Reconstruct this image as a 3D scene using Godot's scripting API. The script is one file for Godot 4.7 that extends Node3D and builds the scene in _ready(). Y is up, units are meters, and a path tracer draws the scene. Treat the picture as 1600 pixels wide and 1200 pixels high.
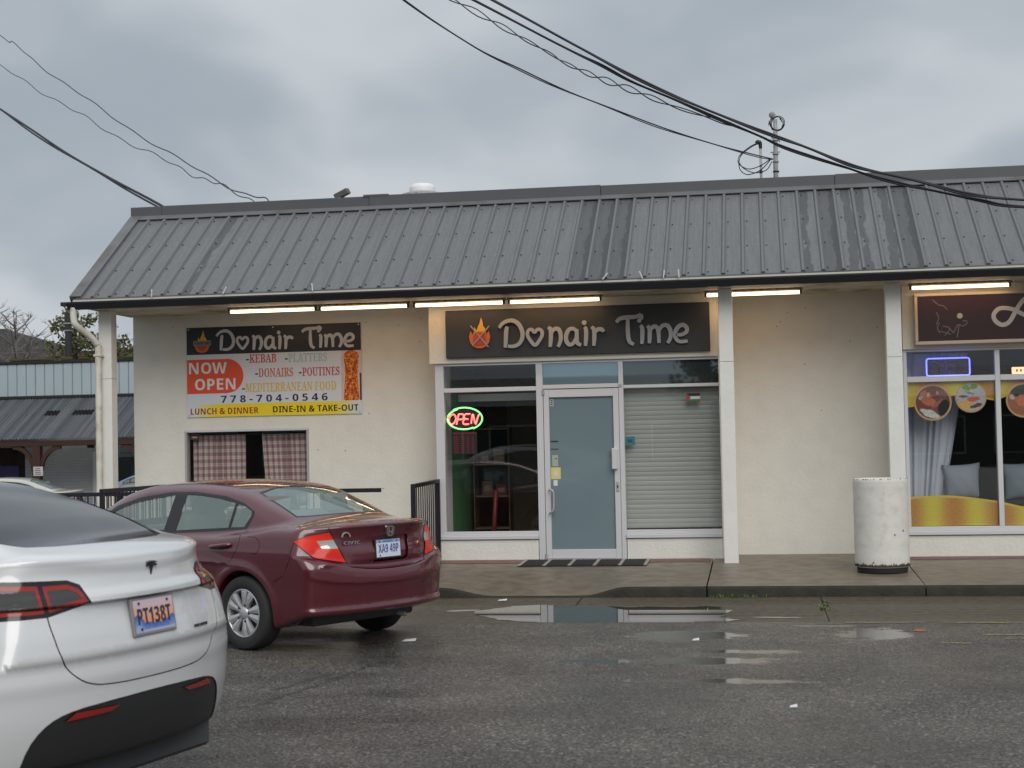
extends Node3D
# One strip-mall corner on a wet overcast day. World: x along the shop fronts, y up, z out towards the street;
# the glass line of the shops is z = 0, the road beside the kerb is y = 0.

var rng := RandomNumberGenerator.new()
var used := {}
var M := {}

# ---------------------------------------------------------------- naming and tagging
func numbered(called: String) -> String:
	if not used.has(called):
		used[called] = 0
		return called
	used[called] += 1
	return "%s_%03d" % [called, used[called]]

func tag(o: Node3D, label: String, category: String, group := "") -> Node3D:
	o.set_meta("label", label)
	o.set_meta("category", category)
	if group != "":
		o.set_meta("group", group)
	return o

func thing(called: String, label: String, category: String, at := Vector3.ZERO, turn := 0.0, group := "") -> Node3D:
	var o := Node3D.new()
	o.name = numbered(called)
	add_child(o)
	o.position = at
	o.rotation.y = turn
	return tag(o, label, category, group)

func structure(called: String) -> Node3D:
	var o := Node3D.new()
	o.name = numbered(called)
	add_child(o)
	o.set_meta("kind", "structure")
	return o

func part(parent: Node, called: String, mesh: Mesh, m: Material, at := Vector3.ZERO, turn := Vector3.ZERO) -> MeshInstance3D:
	var o := MeshInstance3D.new()
	o.name = called if parent != self else numbered(called)
	o.mesh = mesh
	o.material_override = m
	parent.add_child(o, true)
	o.position = at
	o.rotation = turn
	return o

func group_part(parent: Node, called: String, at := Vector3.ZERO) -> Node3D:
	var o := Node3D.new()
	o.name = called
	parent.add_child(o, true)
	o.position = at
	return o

# ---------------------------------------------------------------- mesh helpers
class MB:
	var st := SurfaceTool.new()
	func _init(smooth := false) -> void:
		st.begin(Mesh.PRIMITIVE_TRIANGLES)
		st.set_smooth_group(0 if smooth else -1)
	func tri(a: Vector3, b: Vector3, c: Vector3) -> void:
		st.add_vertex(a)
		st.add_vertex(b)
		st.add_vertex(c)
	func quad(a: Vector3, b: Vector3, c: Vector3, d: Vector3) -> void:
		tri(a, b, c)
		tri(a, c, d)
	func quad_uv(a: Vector3, b: Vector3, c: Vector3, d: Vector3, r := Rect2(0, 0, 1, 1)) -> void:
		var uv := [Vector2(r.position.x, r.end.y), Vector2(r.position.x, r.position.y), Vector2(r.end.x, r.position.y), Vector2(r.end.x, r.end.y)]
		var p := [a, b, c, d]
		for i in [0, 1, 2, 0, 2, 3]:
			st.set_uv(uv[i])
			st.add_vertex(p[i])
	func box(lo: Vector3, hi: Vector3) -> void:
		var v := []
		for i in 8:
			v.append(Vector3(hi.x if i & 1 else lo.x, hi.y if i & 2 else lo.y, hi.z if i & 4 else lo.z))
		quad(v[4], v[6], v[7], v[5])
		quad(v[1], v[3], v[2], v[0])
		quad(v[0], v[2], v[6], v[4])
		quad(v[5], v[7], v[3], v[1])
		quad(v[2], v[3], v[7], v[6])
		quad(v[0], v[4], v[5], v[1])
	# chamfered box
	func cbox(lo: Vector3, hi: Vector3, c: float) -> void:
		var s := (hi - lo) * 0.5
		var m := (hi + lo) * 0.5
		c = minf(c, minf(s.x, minf(s.y, s.z)) * 0.49)
		var f := func(sx: float, sy: float, sz: float, k: int) -> Vector3:
			var q := Vector3(s.x - c, s.y - c, s.z - c)
			q[k] += c
			return m + Vector3(q.x * sx, q.y * sy, q.z * sz)
		for k in 3:
			var i := (k + 1) % 3
			var j := (k + 2) % 3
			for sg in [-1.0, 1.0]:
				var r := []
				for e in [[-1.0, -1.0], [-1.0, 1.0], [1.0, 1.0], [1.0, -1.0]]:
					var sn := [0.0, 0.0, 0.0]
					sn[k] = sg
					sn[i] = e[0]
					sn[j] = e[1]
					r.append(f.call(sn[0], sn[1], sn[2], k))
				if sg > 0:
					quad(r[0], r[1], r[2], r[3])
				else:
					quad(r[3], r[2], r[1], r[0])
		for k in 3:
			var i := (k + 1) % 3
			var j := (k + 2) % 3
			for a in [-1.0, 1.0]:
				for b in [-1.0, 1.0]:
					var r := []
					for e in [[-1.0, i], [1.0, i], [1.0, j], [-1.0, j]]:
						var sn := [0.0, 0.0, 0.0]
						sn[i] = a
						sn[j] = b
						sn[k] = e[0]
						r.append(f.call(sn[0], sn[1], sn[2], e[1]))
					if a * b > 0:
						quad(r[3], r[2], r[1], r[0])
					else:
						quad(r[0], r[1], r[2], r[3])
		for n in 8:
			var sn := [1.0 if n & 1 else -1.0, 1.0 if n & 2 else -1.0, 1.0 if n & 4 else -1.0]
			var a: Vector3 = f.call(sn[0], sn[1], sn[2], 0)
			var b: Vector3 = f.call(sn[0], sn[1], sn[2], 1)
			var d: Vector3 = f.call(sn[0], sn[1], sn[2], 2)
			if sn[0] * sn[1] * sn[2] > 0:
				tri(a, d, b)
			else:
				tri(a, b, d)
	# tube along points; radius may be one number or one per point
	func tube(p: Array, radius: Variant, sides := 8, caps := true) -> void:
		var n := p.size()
		var rings := []
		var up := Vector3.UP
		for i in n:
			var d: Vector3 = (p[mini(i + 1, n - 1)] - p[maxi(i - 1, 0)]).normalized()
			if absf(d.dot(up)) > 0.95:
				up = Vector3.RIGHT if absf(d.x) < 0.8 else Vector3.BACK
			var x := d.cross(up).normalized()
			var y := x.cross(d).normalized()
			var r: float = radius if radius is float else radius[i]
			var ring := []
			for k in sides:
				var a := TAU * k / sides
				ring.append(p[i] + (x * cos(a) + y * sin(a)) * r)
			rings.append(ring)
		for i in n - 1:
			for k in sides:
				var k2 := (k + 1) % sides
				quad(rings[i][k], rings[i][k2], rings[i + 1][k2], rings[i + 1][k])
		if caps:
			for k in range(1, sides - 1):
				tri(rings[0][0], rings[0][k + 1], rings[0][k])
				tri(rings[n - 1][0], rings[n - 1][k], rings[n - 1][k + 1])
	# profile of Vector2(radius, height along axis), revolved round y
	func lathe(prof: Array, sides := 32, axis := Basis.IDENTITY, at := Vector3.ZERO) -> void:
		for i in prof.size() - 1:
			for k in sides:
				var a := TAU * k / sides
				var b := TAU * (k + 1) / sides
				var q := func(pt: Vector2, g: float) -> Vector3:
					return at + axis * Vector3(cos(g) * pt.x, pt.y, sin(g) * pt.x)
				quad(q.call(prof[i], a), q.call(prof[i + 1], a), q.call(prof[i + 1], b), q.call(prof[i], b))
	# polygon in xy pushed from z0 to z1
	func prism(poly: PackedVector2Array, z0: float, z1: float) -> void:
		var t := Geometry2D.triangulate_polygon(poly)
		for i in range(0, t.size(), 3):
			var a := poly[t[i]]
			var b := poly[t[i + 1]]
			var c := poly[t[i + 2]]
			tri(Vector3(a.x, a.y, z1), Vector3(c.x, c.y, z1), Vector3(b.x, b.y, z1))
			tri(Vector3(a.x, a.y, z0), Vector3(b.x, b.y, z0), Vector3(c.x, c.y, z0))
		for i in poly.size():
			var a := poly[i]
			var b := poly[(i + 1) % poly.size()]
			quad(Vector3(a.x, a.y, z0), Vector3(a.x, a.y, z1), Vector3(b.x, b.y, z1), Vector3(b.x, b.y, z0))
	# a brush stroke with width, standing out from z0 to z1 (xy plane)
	func stroke(pts: Array, w: Variant, z0: float, z1: float, closed := false) -> void:
		var n := pts.size()
		var l := []
		var r := []
		for i in n:
			var a: Vector2 = pts[(i - 1 + n) % n] if closed else pts[maxi(i - 1, 0)]
			var b: Vector2 = pts[(i + 1) % n] if closed else pts[mini(i + 1, n - 1)]
			var d := (b - a).normalized().orthogonal()
			var h: float = (w if w is float else w[i]) * 0.5
			l.append(pts[i] + d * h)
			r.append(pts[i] - d * h)
		for i in (n if closed else n - 1):
			var j := (i + 1) % n
			var v := func(p: Vector2, z: float) -> Vector3: return Vector3(p.x, p.y, z)
			quad(v.call(l[i], z1), v.call(l[j], z1), v.call(r[j], z1), v.call(r[i], z1))
			quad(v.call(l[i], z0), v.call(l[j], z0), v.call(l[j], z1), v.call(l[i], z1))
			quad(v.call(r[i], z1), v.call(r[j], z1), v.call(r[j], z0), v.call(r[i], z0))
		if not closed:
			for i in [0, n - 1]:
				quad(Vector3(l[i].x, l[i].y, z0), Vector3(l[i].x, l[i].y, z1), Vector3(r[i].x, r[i].y, z1), Vector3(r[i].x, r[i].y, z0))
	func done(uvs := false) -> ArrayMesh:
		st.generate_normals()
		return st.commit()

var box_cache := {}
func bx(size: Vector3, c := 0.004) -> ArrayMesh:
	var key := [size, c]
	if not box_cache.has(key):
		var b := MB.new()
		if c > 0.0:
			b.cbox(-size * 0.5, size * 0.5, c)
		else:
			b.box(-size * 0.5, size * 0.5)
		box_cache[key] = b.done()
	return box_cache[key]

func block(parent: Node, called: String, lo: Vector3, hi: Vector3, m: Material, c := 0.004) -> MeshInstance3D:
	return part(parent, called, bx(hi - lo, c), m, (lo + hi) * 0.5)

func smooth_line(p: Array, per := 6) -> Array:
	var out := []
	for i in p.size() - 1:
		var a = p[maxi(i - 1, 0)]
		var d = p[mini(i + 2, p.size() - 1)]
		for k in per:
			out.append(p[i].cubic_interpolate(p[i + 1], a, d, float(k) / per))
	out.append(p[-1])
	return out

# ---------------------------------------------------------------- materials
func lin(r: float, g: float, b: float, a := 1.0) -> Color:
	var c := Color(r, g, b).linear_to_srgb()
	c.a = a
	return c

func mat(c: Color, rough := 0.6, metal := 0.0, spec := 0.5) -> StandardMaterial3D:
	var m := StandardMaterial3D.new()
	m.albedo_color = c
	m.roughness = rough
	m.metallic = metal
	m.metallic_specular = spec
	return m

func glow(c: Color, energy: float) -> StandardMaterial3D:
	var m := mat(lin(0.8, 0.8, 0.8), 0.4)
	m.emission_enabled = true
	m.emission = c
	m.emission_energy_multiplier = energy
	return m

func noise_tex(seed_: int, freq: float, ramp: Array, size := 512, octaves := 4, kind := FastNoiseLite.TYPE_SIMPLEX_SMOOTH) -> NoiseTexture2D:
	var n := FastNoiseLite.new()
	n.seed = seed_
	n.frequency = freq
	n.noise_type = kind
	n.fractal_octaves = octaves
	var t := NoiseTexture2D.new()
	t.width = size
	t.height = size
	t.seamless = true
	t.noise = n
	if ramp.size():
		var g := Gradient.new()
		g.offsets = PackedFloat32Array(ramp.map(func(e): return e[0]))
		g.colors = PackedColorArray(ramp.map(func(e): return e[1]))
		t.color_ramp = g
	return t

func grey(v: float) -> Color:
	return Color(v, v, v)

func bumps(seed_: int, freq: float, strength := 4.0, size := 512) -> NoiseTexture2D:
	var t := noise_tex(seed_, freq, [], size, 4)
	t.as_normal_map = true
	t.bump_strength = strength
	return t

# world-mapped material: base colour times a mottled texture, with fine relief
func tri_mat(c: Color, rough: float, tex: Texture2D, scale: float, nrm: Texture2D = null, nstr := 0.5, spec := 0.5) -> StandardMaterial3D:
	var m := mat(c, rough, 0.0, spec)
	m.albedo_texture = tex
	m.uv1_triplanar = true
	m.uv1_world_triplanar = true
	m.uv1_scale = Vector3.ONE * scale
	if nrm:
		m.normal_enabled = true
		m.normal_texture = nrm
		m.normal_scale = nstr
	return m

func glass(tint: Color, alpha: float) -> StandardMaterial3D:
	var m := mat(Color(tint, alpha), 0.0, 0.0, 0.5)
	m.transparency = BaseMaterial3D.TRANSPARENCY_ALPHA
	return m

func make_materials() -> void:
	var mottle := noise_tex(3, 0.008, [[0.0, grey(0.965)], [0.5, grey(0.985)], [1.0, grey(1.0)]], 512, 6)
	var grime := noise_tex(4, 0.006, [[0.0, Color(0.62, 0.58, 0.5)], [0.3, Color(0.88, 0.86, 0.8)], [0.55, grey(0.97)], [1.0, grey(1.0)]], 512, 6)
	var fine := bumps(5, 0.05, 3.0)
	var rough_n := bumps(6, 0.12, 6.0)
	M.wall = tri_mat(lin(0.70, 0.68, 0.62), 0.75, mottle, 0.6, fine, 0.22, 0.35)
	M.knee = tri_mat(lin(0.70, 0.69, 0.64), 0.7, mottle, 0.6, fine, 0.3, 0.4)
	M.fascia_paint = tri_mat(lin(0.66, 0.625, 0.53), 0.65, mottle, 0.5, fine, 0.2)
	M.column = tri_mat(lin(0.74, 0.735, 0.70), 0.55, mottle, 0.4, fine, 0.15)
	M.soffit = tri_mat(lin(0.60, 0.56, 0.47), 0.7, grime, 0.5)
	M.downpipe = tri_mat(lin(0.68, 0.67, 0.62), 0.45, grime, 0.8)
	M.gutter = mat(lin(0.018, 0.019, 0.024), 0.4)
	M.drip = mat(lin(0.55, 0.53, 0.46), 0.5)
	M.bracket = mat(lin(0.6, 0.6, 0.6), 0.4)
	M.cap = tri_mat(lin(0.085, 0.089, 0.096), 0.5, mottle, 0.3)
	M.apron = tri_mat(lin(0.145, 0.15, 0.16), 0.5, grime, 0.4)
	M.seam = mat(lin(0.03, 0.03, 0.033), 0.7)
	M.alu = mat(lin(0.60, 0.60, 0.62), 0.38, 0.15)
	M.alu_dull = mat(lin(0.42, 0.42, 0.43), 0.45, 0.3)
	M.white = mat(lin(0.78, 0.78, 0.78), 0.5)
	M.black = mat(lin(0.012, 0.012, 0.014), 0.45)
	M.black_matt = mat(lin(0.016, 0.016, 0.017), 0.85)
	M.rubber = tri_mat(lin(0.022, 0.022, 0.023), 0.8, mottle, 3.0)
	M.steel = mat(lin(0.5, 0.5, 0.52), 0.35, 0.8)
	M.galv = tri_mat(lin(0.33, 0.34, 0.36), 0.5, grime, 2.0)
	M.cable = mat(lin(0.010, 0.009, 0.016), 0.6)
	M.cable_thin = mat(lin(0.045, 0.045, 0.055), 0.6)
	M.pane = glass(Color(0.2, 0.24, 0.23), 0.03)
	M.rail = mat(lin(0.010, 0.010, 0.016), 0.4)
	M.sign_board = tri_mat(lin(0.030, 0.031, 0.034), 0.6, mottle, 0.7)
	M.letter = mat(lin(0.33, 0.33, 0.335), 0.5)
	M.wheel_dish = mat(lin(0.13, 0.13, 0.13), 0.6, 0.3)
	M.car_under = mat(lin(0.060, 0.060, 0.062), 0.8)
	M.concrete = tri_mat(lin(0.180, 0.152, 0.118), 0.42, noise_tex(11, 0.014, [[0.0, Color(0.74, 0.72, 0.68)], [0.4, Color(0.88, 0.87, 0.84)], [0.7, grey(0.96)], [1.0, grey(1.0)]], 1024, 8), 0.22, fine, 0.25)
	M.kerb = tri_mat(lin(0.022, 0.020, 0.013), 0.75, noise_tex(12, 0.012, [[0.0, Color(0.45, 0.46, 0.32)], [0.5, Color(0.85, 0.83, 0.7)], [1.0, grey(1.0)]], 512, 6), 0.7, fine, 0.5)
	M.red_paint = tri_mat(lin(0.20, 0.085, 0.06), 0.5, noise_tex(13, 0.02, [[0.0, Color(0.45, 0.5, 0.48)], [0.4, Color(0.8, 0.8, 0.78)], [1.0, grey(1.0)]], 512, 6), 0.9)
	M.planter = tri_mat(lin(0.70, 0.69, 0.645), 0.7, noise_tex(14, 0.012, [[0.0, Color(0.90, 0.885, 0.84)], [0.4, grey(0.96)], [1.0, grey(1.0)]], 512, 6), 1.1, fine, 0.3)
	M.moss = tri_mat(lin(0.035, 0.034, 0.018), 0.9, mottle, 3.0, rough_n, 1.0)
	M.soil = mat(lin(0.02, 0.015, 0.01), 0.95)
	M.timber = tri_mat(lin(0.045, 0.016, 0.011), 0.7, mottle, 1.0)
	M.siding = tri_mat(lin(0.36, 0.43, 0.46), 0.55, mottle, 0.2)
	M.grey_brick = tri_mat(lin(0.55, 0.57, 0.57), 0.8, mottle, 0.6)
	M.dark_room = mat(lin(0.045, 0.038, 0.036), 0.8)  # dark brown walls, colour kept near-black so the rooms look gloomy
	M.maroon_paint = mat(lin(0.085, 0.012, 0.012), 0.6)
	M.green_paint = mat(lin(0.09, 0.24, 0.105), 0.6)
	M.tan = mat(lin(0.20, 0.135, 0.07), 0.6)
	M.wood = tri_mat(lin(0.17, 0.095, 0.045), 0.55, noise_tex(15, 0.01, [[0.0, grey(0.6)], [1.0, grey(1.0)]], 256), 1.5)

# ---------------------------------------------------------------- sky
func make_sky() -> Sky:
	var w := 1024
	var h := 512
	var img := Image.create(w, h, false, Image.FORMAT_RGBF)
	var big := FastNoiseLite.new()
	big.seed = 21
	big.noise_type = FastNoiseLite.TYPE_SIMPLEX_SMOOTH
	big.frequency = 1.05
	big.fractal_octaves = 5
	big.fractal_gain = 0.5
	var warp := FastNoiseLite.new()
	warp.seed = 22
	warp.frequency = 1.2
	for j in h:
		var th := PI * (j + 0.5) / h
		var y := cos(th)
		var sy := sin(th)
		for i in w:
			var ph := TAU * (i + 0.5) / w
			var d := Vector3(sin(ph) * sy, y, -cos(ph) * sy)
			var c: Color
			if y < -0.02:
				c = Color(0.12, 0.12, 0.12)
			else:
				# layer of cloud seen from below: stretched towards the horizon
				var k := 1.0 / (maxf(y, 0.0) + 0.28)
				var q := Vector3(d.x * k, 0.4, d.z * k)
				var n := big.get_noise_3dv(q + Vector3(0.35, 0, 0.2) * warp.get_noise_3dv(q))
				var t := clampf(0.5 + n * 1.25, 0.0, 1.0)
				t = t * t * (3.0 - 2.0 * t)
				var dark := Color(0.295, 0.338, 0.382)
				var light := Color(0.462, 0.495, 0.525)
				c = dark.lerp(light, t)
				# thick cloud brightens gently from the horizon to overhead
				c = c * (1.0 + 0.45 * smoothstep(0.2, 0.9, y))
			img.set_pixel(i, j, c)
	var m := PanoramaSkyMaterial.new()
	m.panorama = ImageTexture.create_from_image(img)
	var s := Sky.new()
	s.sky_material = m
	return s

func make_view() -> void:
	var cam := Camera3D.new()
	cam.name = "camera"
	cam.fov = 28.266
	cam.near = 0.1
	cam.far = 400.0
	cam.position = Vector3(0, 1.70, 19.45)
	cam.rotation_degrees = Vector3(2.10, 9.11, -1.175)
	add_child(cam)
	cam.current = true
	var e := Environment.new()
	e.background_mode = Environment.BG_SKY
	e.sky = make_sky()
	e.tonemap_mode = Environment.TONE_MAPPER_LINEAR
	e.tonemap_exposure = 1.22
	e.sdfgi_enabled = true
	e.ssao_enabled = true
	e.ssil_enabled = true
	var we := WorldEnvironment.new()
	var lens := CameraAttributesPhysical.new()
	lens.exposure_aperture = 3.2
	lens.frustum_focal_length = 35.0
	lens.frustum_focus_distance = 18.0
	we.camera_attributes = lens
	we.name = "daylight"
	we.environment = e
	add_child(we)
	var sun := DirectionalLight3D.new()
	sun.name = "sun_behind_cloud"
	sun.light_energy = 0.50
	sun.light_color = Color(1.0, 0.98, 0.95)
	sun.light_angular_distance = 45.0
	sun.shadow_enabled = true
	add_child(sun)
	sun.look_at_from_position(Vector3(7, 14, 15), Vector3.ZERO)

# ---------------------------------------------------------------- ground
func ground(x: float, z: float) -> float:
	var y := -0.05 if z > 4.92 else -0.13
	y -= 0.55 * smoothstep(-9.8, -15.0, x) * (1.0 - smoothstep(5.0, 9.0, z))
	return y

# top of the concrete gutter apron between kerb and road: a shallow dish
func dish(z: float) -> float:
	return -0.050 - 0.016 * smoothstep(2.7, 3.35, z) * (1.0 - smoothstep(4.80, 4.95, z))

func asphalt_maps() -> Array:
	var n := 2048
	var speck := FastNoiseLite.new()
	speck.seed = 31
	speck.noise_type = FastNoiseLite.TYPE_CELLULAR
	speck.cellular_return_type = FastNoiseLite.RETURN_CELL_VALUE
	speck.frequency = 0.30
	speck.fractal_type = FastNoiseLite.FRACTAL_NONE
	var a := speck.get_image(n, n).get_data()
	var grain := FastNoiseLite.new()
	grain.seed = 32
	grain.frequency = 0.22
	grain.fractal_octaves = 3
	var b := grain.get_image(n, n).get_data()
	var patch := FastNoiseLite.new()
	patch.seed = 33
	patch.frequency = 0.0045
	patch.fractal_octaves = 5
	patch.domain_warp_enabled = true
	patch.domain_warp_amplitude = 40.0
	var p := patch.get_image(n, n).get_data()
	var wet := FastNoiseLite.new()
	wet.seed = 36
	wet.frequency = 0.006
	wet.fractal_octaves = 6
	var wi := wet.get_image(n, n)
	wi.resize(n, n * 2, Image.INTERPOLATE_BILINEAR)   # lengthen across the slope of the lot
	wi = wi.get_region(Rect2i(0, 0, n, n))
	wi.rotate_90(CLOCKWISE)
	var w := wi.get_data()
	var col := PackedByteArray()
	col.resize(n * n * 3)
	var rgh := PackedByteArray()
	rgh.resize(n * n)
	var hi := grain.get_image(n, n)
	hi.bump_map_to_normal_map(5.0)
	hi.convert(Image.FORMAT_RGB8)
	var nrm := hi.get_data()
	for i in n * n:
		var s := a[i]
		var v := 0.318 + (b[i] - 128) * 0.0016 + (p[i] - 128) * 0.00045
		if s > 238:
			v += 0.15
		elif s > 214:
			v += 0.06
		elif s < 40:
			v -= 0.09
		var dry := clampf((w[i] - 70) / 110.0, 0.0, 1.0)
		v *= 0.84 + 0.18 * dry
		var k := i * 3
		col[k] = int(clampf(v * 1.05, 0, 1) * 255)
		col[k + 1] = int(clampf(v, 0, 1) * 255)
		col[k + 2] = int(clampf(v * 0.925, 0, 1) * 255)
		rgh[i] = int((0.24 + 0.30 * dry + (b[i] - 128) * 0.0008) * 255)
	# shallow standing water in the dips: smooth, flat, with a ragged edge where the stones come through
	var rag := FastNoiseLite.new()
	rag.seed = 37
	rag.frequency = 3.2
	rag.fractal_octaves = 5
	for e in [[-0.68, 5.93, 0.56, 0.40], [0.98, 5.80, 0.38, 0.44], [-0.45, 7.42, 0.60, 0.22], [-1.25, 7.45, 0.5, 0.12], [-0.1, 6.9, 0.5, 0.12], [-0.3, 8.4, 0.7, 0.12], [0.6, 5.2, 0.3, 0.08]]:
		for y in range(int((e[1] - e[3] * 2.2 - 5.0) / 12.0 * n), int((e[1] + e[3] * 2.2 - 5.0) / 12.0 * n)):
			for x in range(int((e[0] - e[2] * 2.2 + 7.0) / 12.0 * n), int((e[0] + e[2] * 2.2 + 7.0) / 12.0 * n)):
				if x < 0 or y < 0 or x >= n or y >= n:
					continue
				var wx := x * 12.0 / n - 7.0
				var wz := y * 12.0 / n + 5.0
				var dx: float = (wx - e[0]) / e[2]
				var dz: float = (wz - e[1]) / e[3]
				var i := y * n + x
				var f := exp(-dx * dx - dz * dz) + 0.42 * rag.get_noise_2d(wx, wz * 1.8) - (b[i] - 128) * 0.0011
				var t := smoothstep(0.36, 0.54, f)
				if t > 0.0:
					rgh[i] = int(lerpf(rgh[i], 14.0, t))
					for c in 3:
						col[i * 3 + c] = int(col[i * 3 + c] * (1.0 - 0.25 * t))
						nrm[i * 3 + c] = int(lerpf(nrm[i * 3 + c], 255.0 if c == 2 else 128.0, t))
	# old oil-dark seam running out from under the parked car
	for e in [[[-3.33, 9.30], [-3.19, 8.66], [-3.08, 7.9], [-2.97, 7.2], [-2.77, 6.4]], [[-3.6, 9.8], [-3.3, 9.42]], [[-3.45, 8.9], [-3.25, 8.2]]]:
		for q in e.size() - 1:
			for st in 260:
				var t := st / 260.0
				var cx := lerpf(e[q][0], e[q + 1][0], t)
				var cz := lerpf(e[q][1], e[q + 1][1], t)
				var wide := int(3.0 + 7.0 * maxf(0.0, rag.get_noise_2d(cx * 0.8, cz * 0.8) + 0.15))
				var gx := int((cx + 7.0) / 12.0 * n + 6.0 * rag.get_noise_2d(cx * 2.0, 9.0))
				var gz := int((cz - 5.0) / 12.0 * n)
				for yy in range(gz - wide / 2, gz + wide / 2 + 1):
					for xx in range(gx - wide, gx + wide + 1):
						var i := yy * n + xx
						if i < 0 or i >= n * n or rag.get_noise_2d(xx * 0.02, yy * 0.02) < -0.12:
							continue
						for c in 3:
							col[i * 3 + c] = mini(col[i * 3 + c], 46 + (b[i] >> 4))
						rgh[i] = mini(rgh[i], 80)
	return [Image.create_from_data(n, n, false, Image.FORMAT_RGB8, col), Image.create_from_data(n, n, false, Image.FORMAT_L8, rgh), Image.create_from_data(n, n, false, Image.FORMAT_RGB8, nrm)]

func make_ground() -> void:
	var maps := asphalt_maps()
	var m := mat(Color.WHITE, 1.0)
	m.albedo_texture = ImageTexture.create_from_image(maps[0])
	m.roughness_texture = ImageTexture.create_from_image(maps[1])
	m.roughness_texture_channel = BaseMaterial3D.TEXTURE_CHANNEL_GRAYSCALE
	m.normal_enabled = true
	m.normal_texture = ImageTexture.create_from_image(maps[2])
	m.normal_scale = 0.9
	var xs := []
	var zs := []
	for v in [-260.0, -150.0, -80.0, -50.0, -35.0, -26.0, -20.0]:
		xs.append(v)
	for i in 61:
		xs.append(-17.0 + i * 0.5)
	for v in [18.0, 28.0, 50.0, 90.0, 160.0, 260.0]:
		xs.append(v)
	for v in [-260.0, -150.0, -80.0, -50.0, -35.0, -20.0, -8.0, -2.0, 2.0, 3.5, 4.88, 4.93]:
		zs.append(v)
	for i in 38:
		zs.append(5.2 + i * 0.4)
	for v in [22.0, 28.0, 40.0, 60.0, 100.0, 160.0, 260.0]:
		zs.append(v)
	var st := SurfaceTool.new()
	st.begin(Mesh.PRIMITIVE_TRIANGLES)
	for z in zs:
		for x in xs:
			st.set_uv(Vector2((x + 7.0) / 12.0, (z - 5.0) / 12.0))
			st.add_vertex(Vector3(x, ground(x, z), z))
	var nx := xs.size()
	for j in zs.size() - 1:
		for i in nx - 1:
			var a := j * nx + i
			for q in [a, a + 1, a + nx + 1, a, a + nx + 1, a + nx]:
				st.add_index(q)
	st.generate_normals()
	st.generate_tangents()
	var o := part(self, "road", st.commit(), m)
	o.set_meta("kind", "structure")

	# concrete gutter apron along the kerb, in slabs
	var ap := structure("gutter_apron")
	var apron_m := tri_mat(lin(0.200, 0.175, 0.130), 0.5, noise_tex(17, 0.02, [[0.0, Color(0.5, 0.48, 0.42)], [0.4, Color(0.8, 0.78, 0.74)], [0.7, grey(0.95)], [1.0, grey(1.0)]], 1024, 7), 0.4, bumps(18, 0.2, 8.0), 0.6)
	var cuts := [-14.0, -9.0, -5.2, -1.95, 0.62, 3.35, 6.1, 12.0]
	for i in cuts.size() - 1:
		var b := MB.new(true)
		var x0: float = cuts[i] + 0.006
		var x1: float = cuts[i + 1] - 0.006
		var zz := [2.62, 2.75, 2.9, 3.05, 3.2, 3.35, 3.8, 4.3, 4.80, 4.84, 4.88, 4.92, 4.955]
		for q in zz.size() - 1:
			b.quad(Vector3(x0, dish(zz[q]), zz[q]), Vector3(x1, dish(zz[q]), zz[q]), Vector3(x1, dish(zz[q + 1]), zz[q + 1]), Vector3(x0, dish(zz[q + 1]), zz[q + 1]))
			for x in [x0, x1]:
				b.quad(Vector3(x, dish(zz[q]), zz[q]), Vector3(x, dish(zz[q + 1]), zz[q + 1]), Vector3(x, -0.2, zz[q + 1]), Vector3(x, -0.2, zz[q]))
		b.quad(Vector3(x0, dish(4.955), 4.955), Vector3(x1, dish(4.955), 4.955), Vector3(x1, -0.2, 4.96), Vector3(x0, -0.2, 4.96))
		part(ap, "slab", b.done(), apron_m)

	# footway slabs with a kerb edge and a dropped crossing in front of the door
	var fw := structure("sidewalk")
	var joints := [-14.0, -9.4, -7.0, -4.3, -0.59, 1.72, 4.4, 7.2, 12.0]
	for i in joints.size() - 1:
		var x0: float = joints[i] + 0.008
		var x1: float = joints[i + 1] - 0.008
		var nseg := maxi(1, int((x1 - x0) / 0.08))
		var zz := [-0.62, 0.0, 0.6, 1.2, 1.6, 1.9, 2.15, 2.4, 2.55, KERB]
		var b := SurfaceTool.new()
		b.begin(Mesh.PRIMITIVE_TRIANGLES)
		b.set_smooth_group(0)
		var k := SurfaceTool.new()
		k.begin(Mesh.PRIMITIVE_TRIANGLES)
		k.set_smooth_group(0)
		var put := func(s: SurfaceTool, p: Array) -> void:
			for q in [0, 1, 2, 0, 2, 3]:
				s.add_vertex(p[q])
		for j in nseg:
			var xa := x0 + (x1 - x0) * j / nseg
			var xb := x0 + (x1 - x0) * (j + 1) / nseg
			for q in zz.size() - 1:
				put.call(b, [Vector3(xa, walk(xa, zz[q]), zz[q]), Vector3(xb, walk(xb, zz[q]), zz[q]), Vector3(xb, walk(xb, zz[q + 1]), zz[q + 1]), Vector3(xa, walk(xa, zz[q + 1]), zz[q + 1])])
			var e := [[KERB, 0.0], [KERB + 0.02, -0.007], [KERB + 0.03, -0.028]]
			for q in 2:
				put.call(k, [Vector3(xa, walk(xa, KERB) + e[q][1], e[q][0]), Vector3(xb, walk(xb, KERB) + e[q][1], e[q][0]), Vector3(xb, walk(xb, KERB) + e[q + 1][1], e[q + 1][0]), Vector3(xa, walk(xa, KERB) + e[q + 1][1], e[q + 1][0])])
			put.call(k, [Vector3(xa, walk(xa, KERB) - 0.028, KERB + 0.03), Vector3(xb, walk(xb, KERB) - 0.028, KERB + 0.03), Vector3(xb, -0.12, KERB + 0.04), Vector3(xa, -0.12, KERB + 0.04)])
		for x in [x0, x1]:
			put.call(b, [Vector3(x, walk(x, -0.6), -0.62), Vector3(x, walk(x, KERB), KERB), Vector3(x, -0.15, KERB), Vector3(x, -0.15, -0.62)])
		b.generate_normals()
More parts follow.
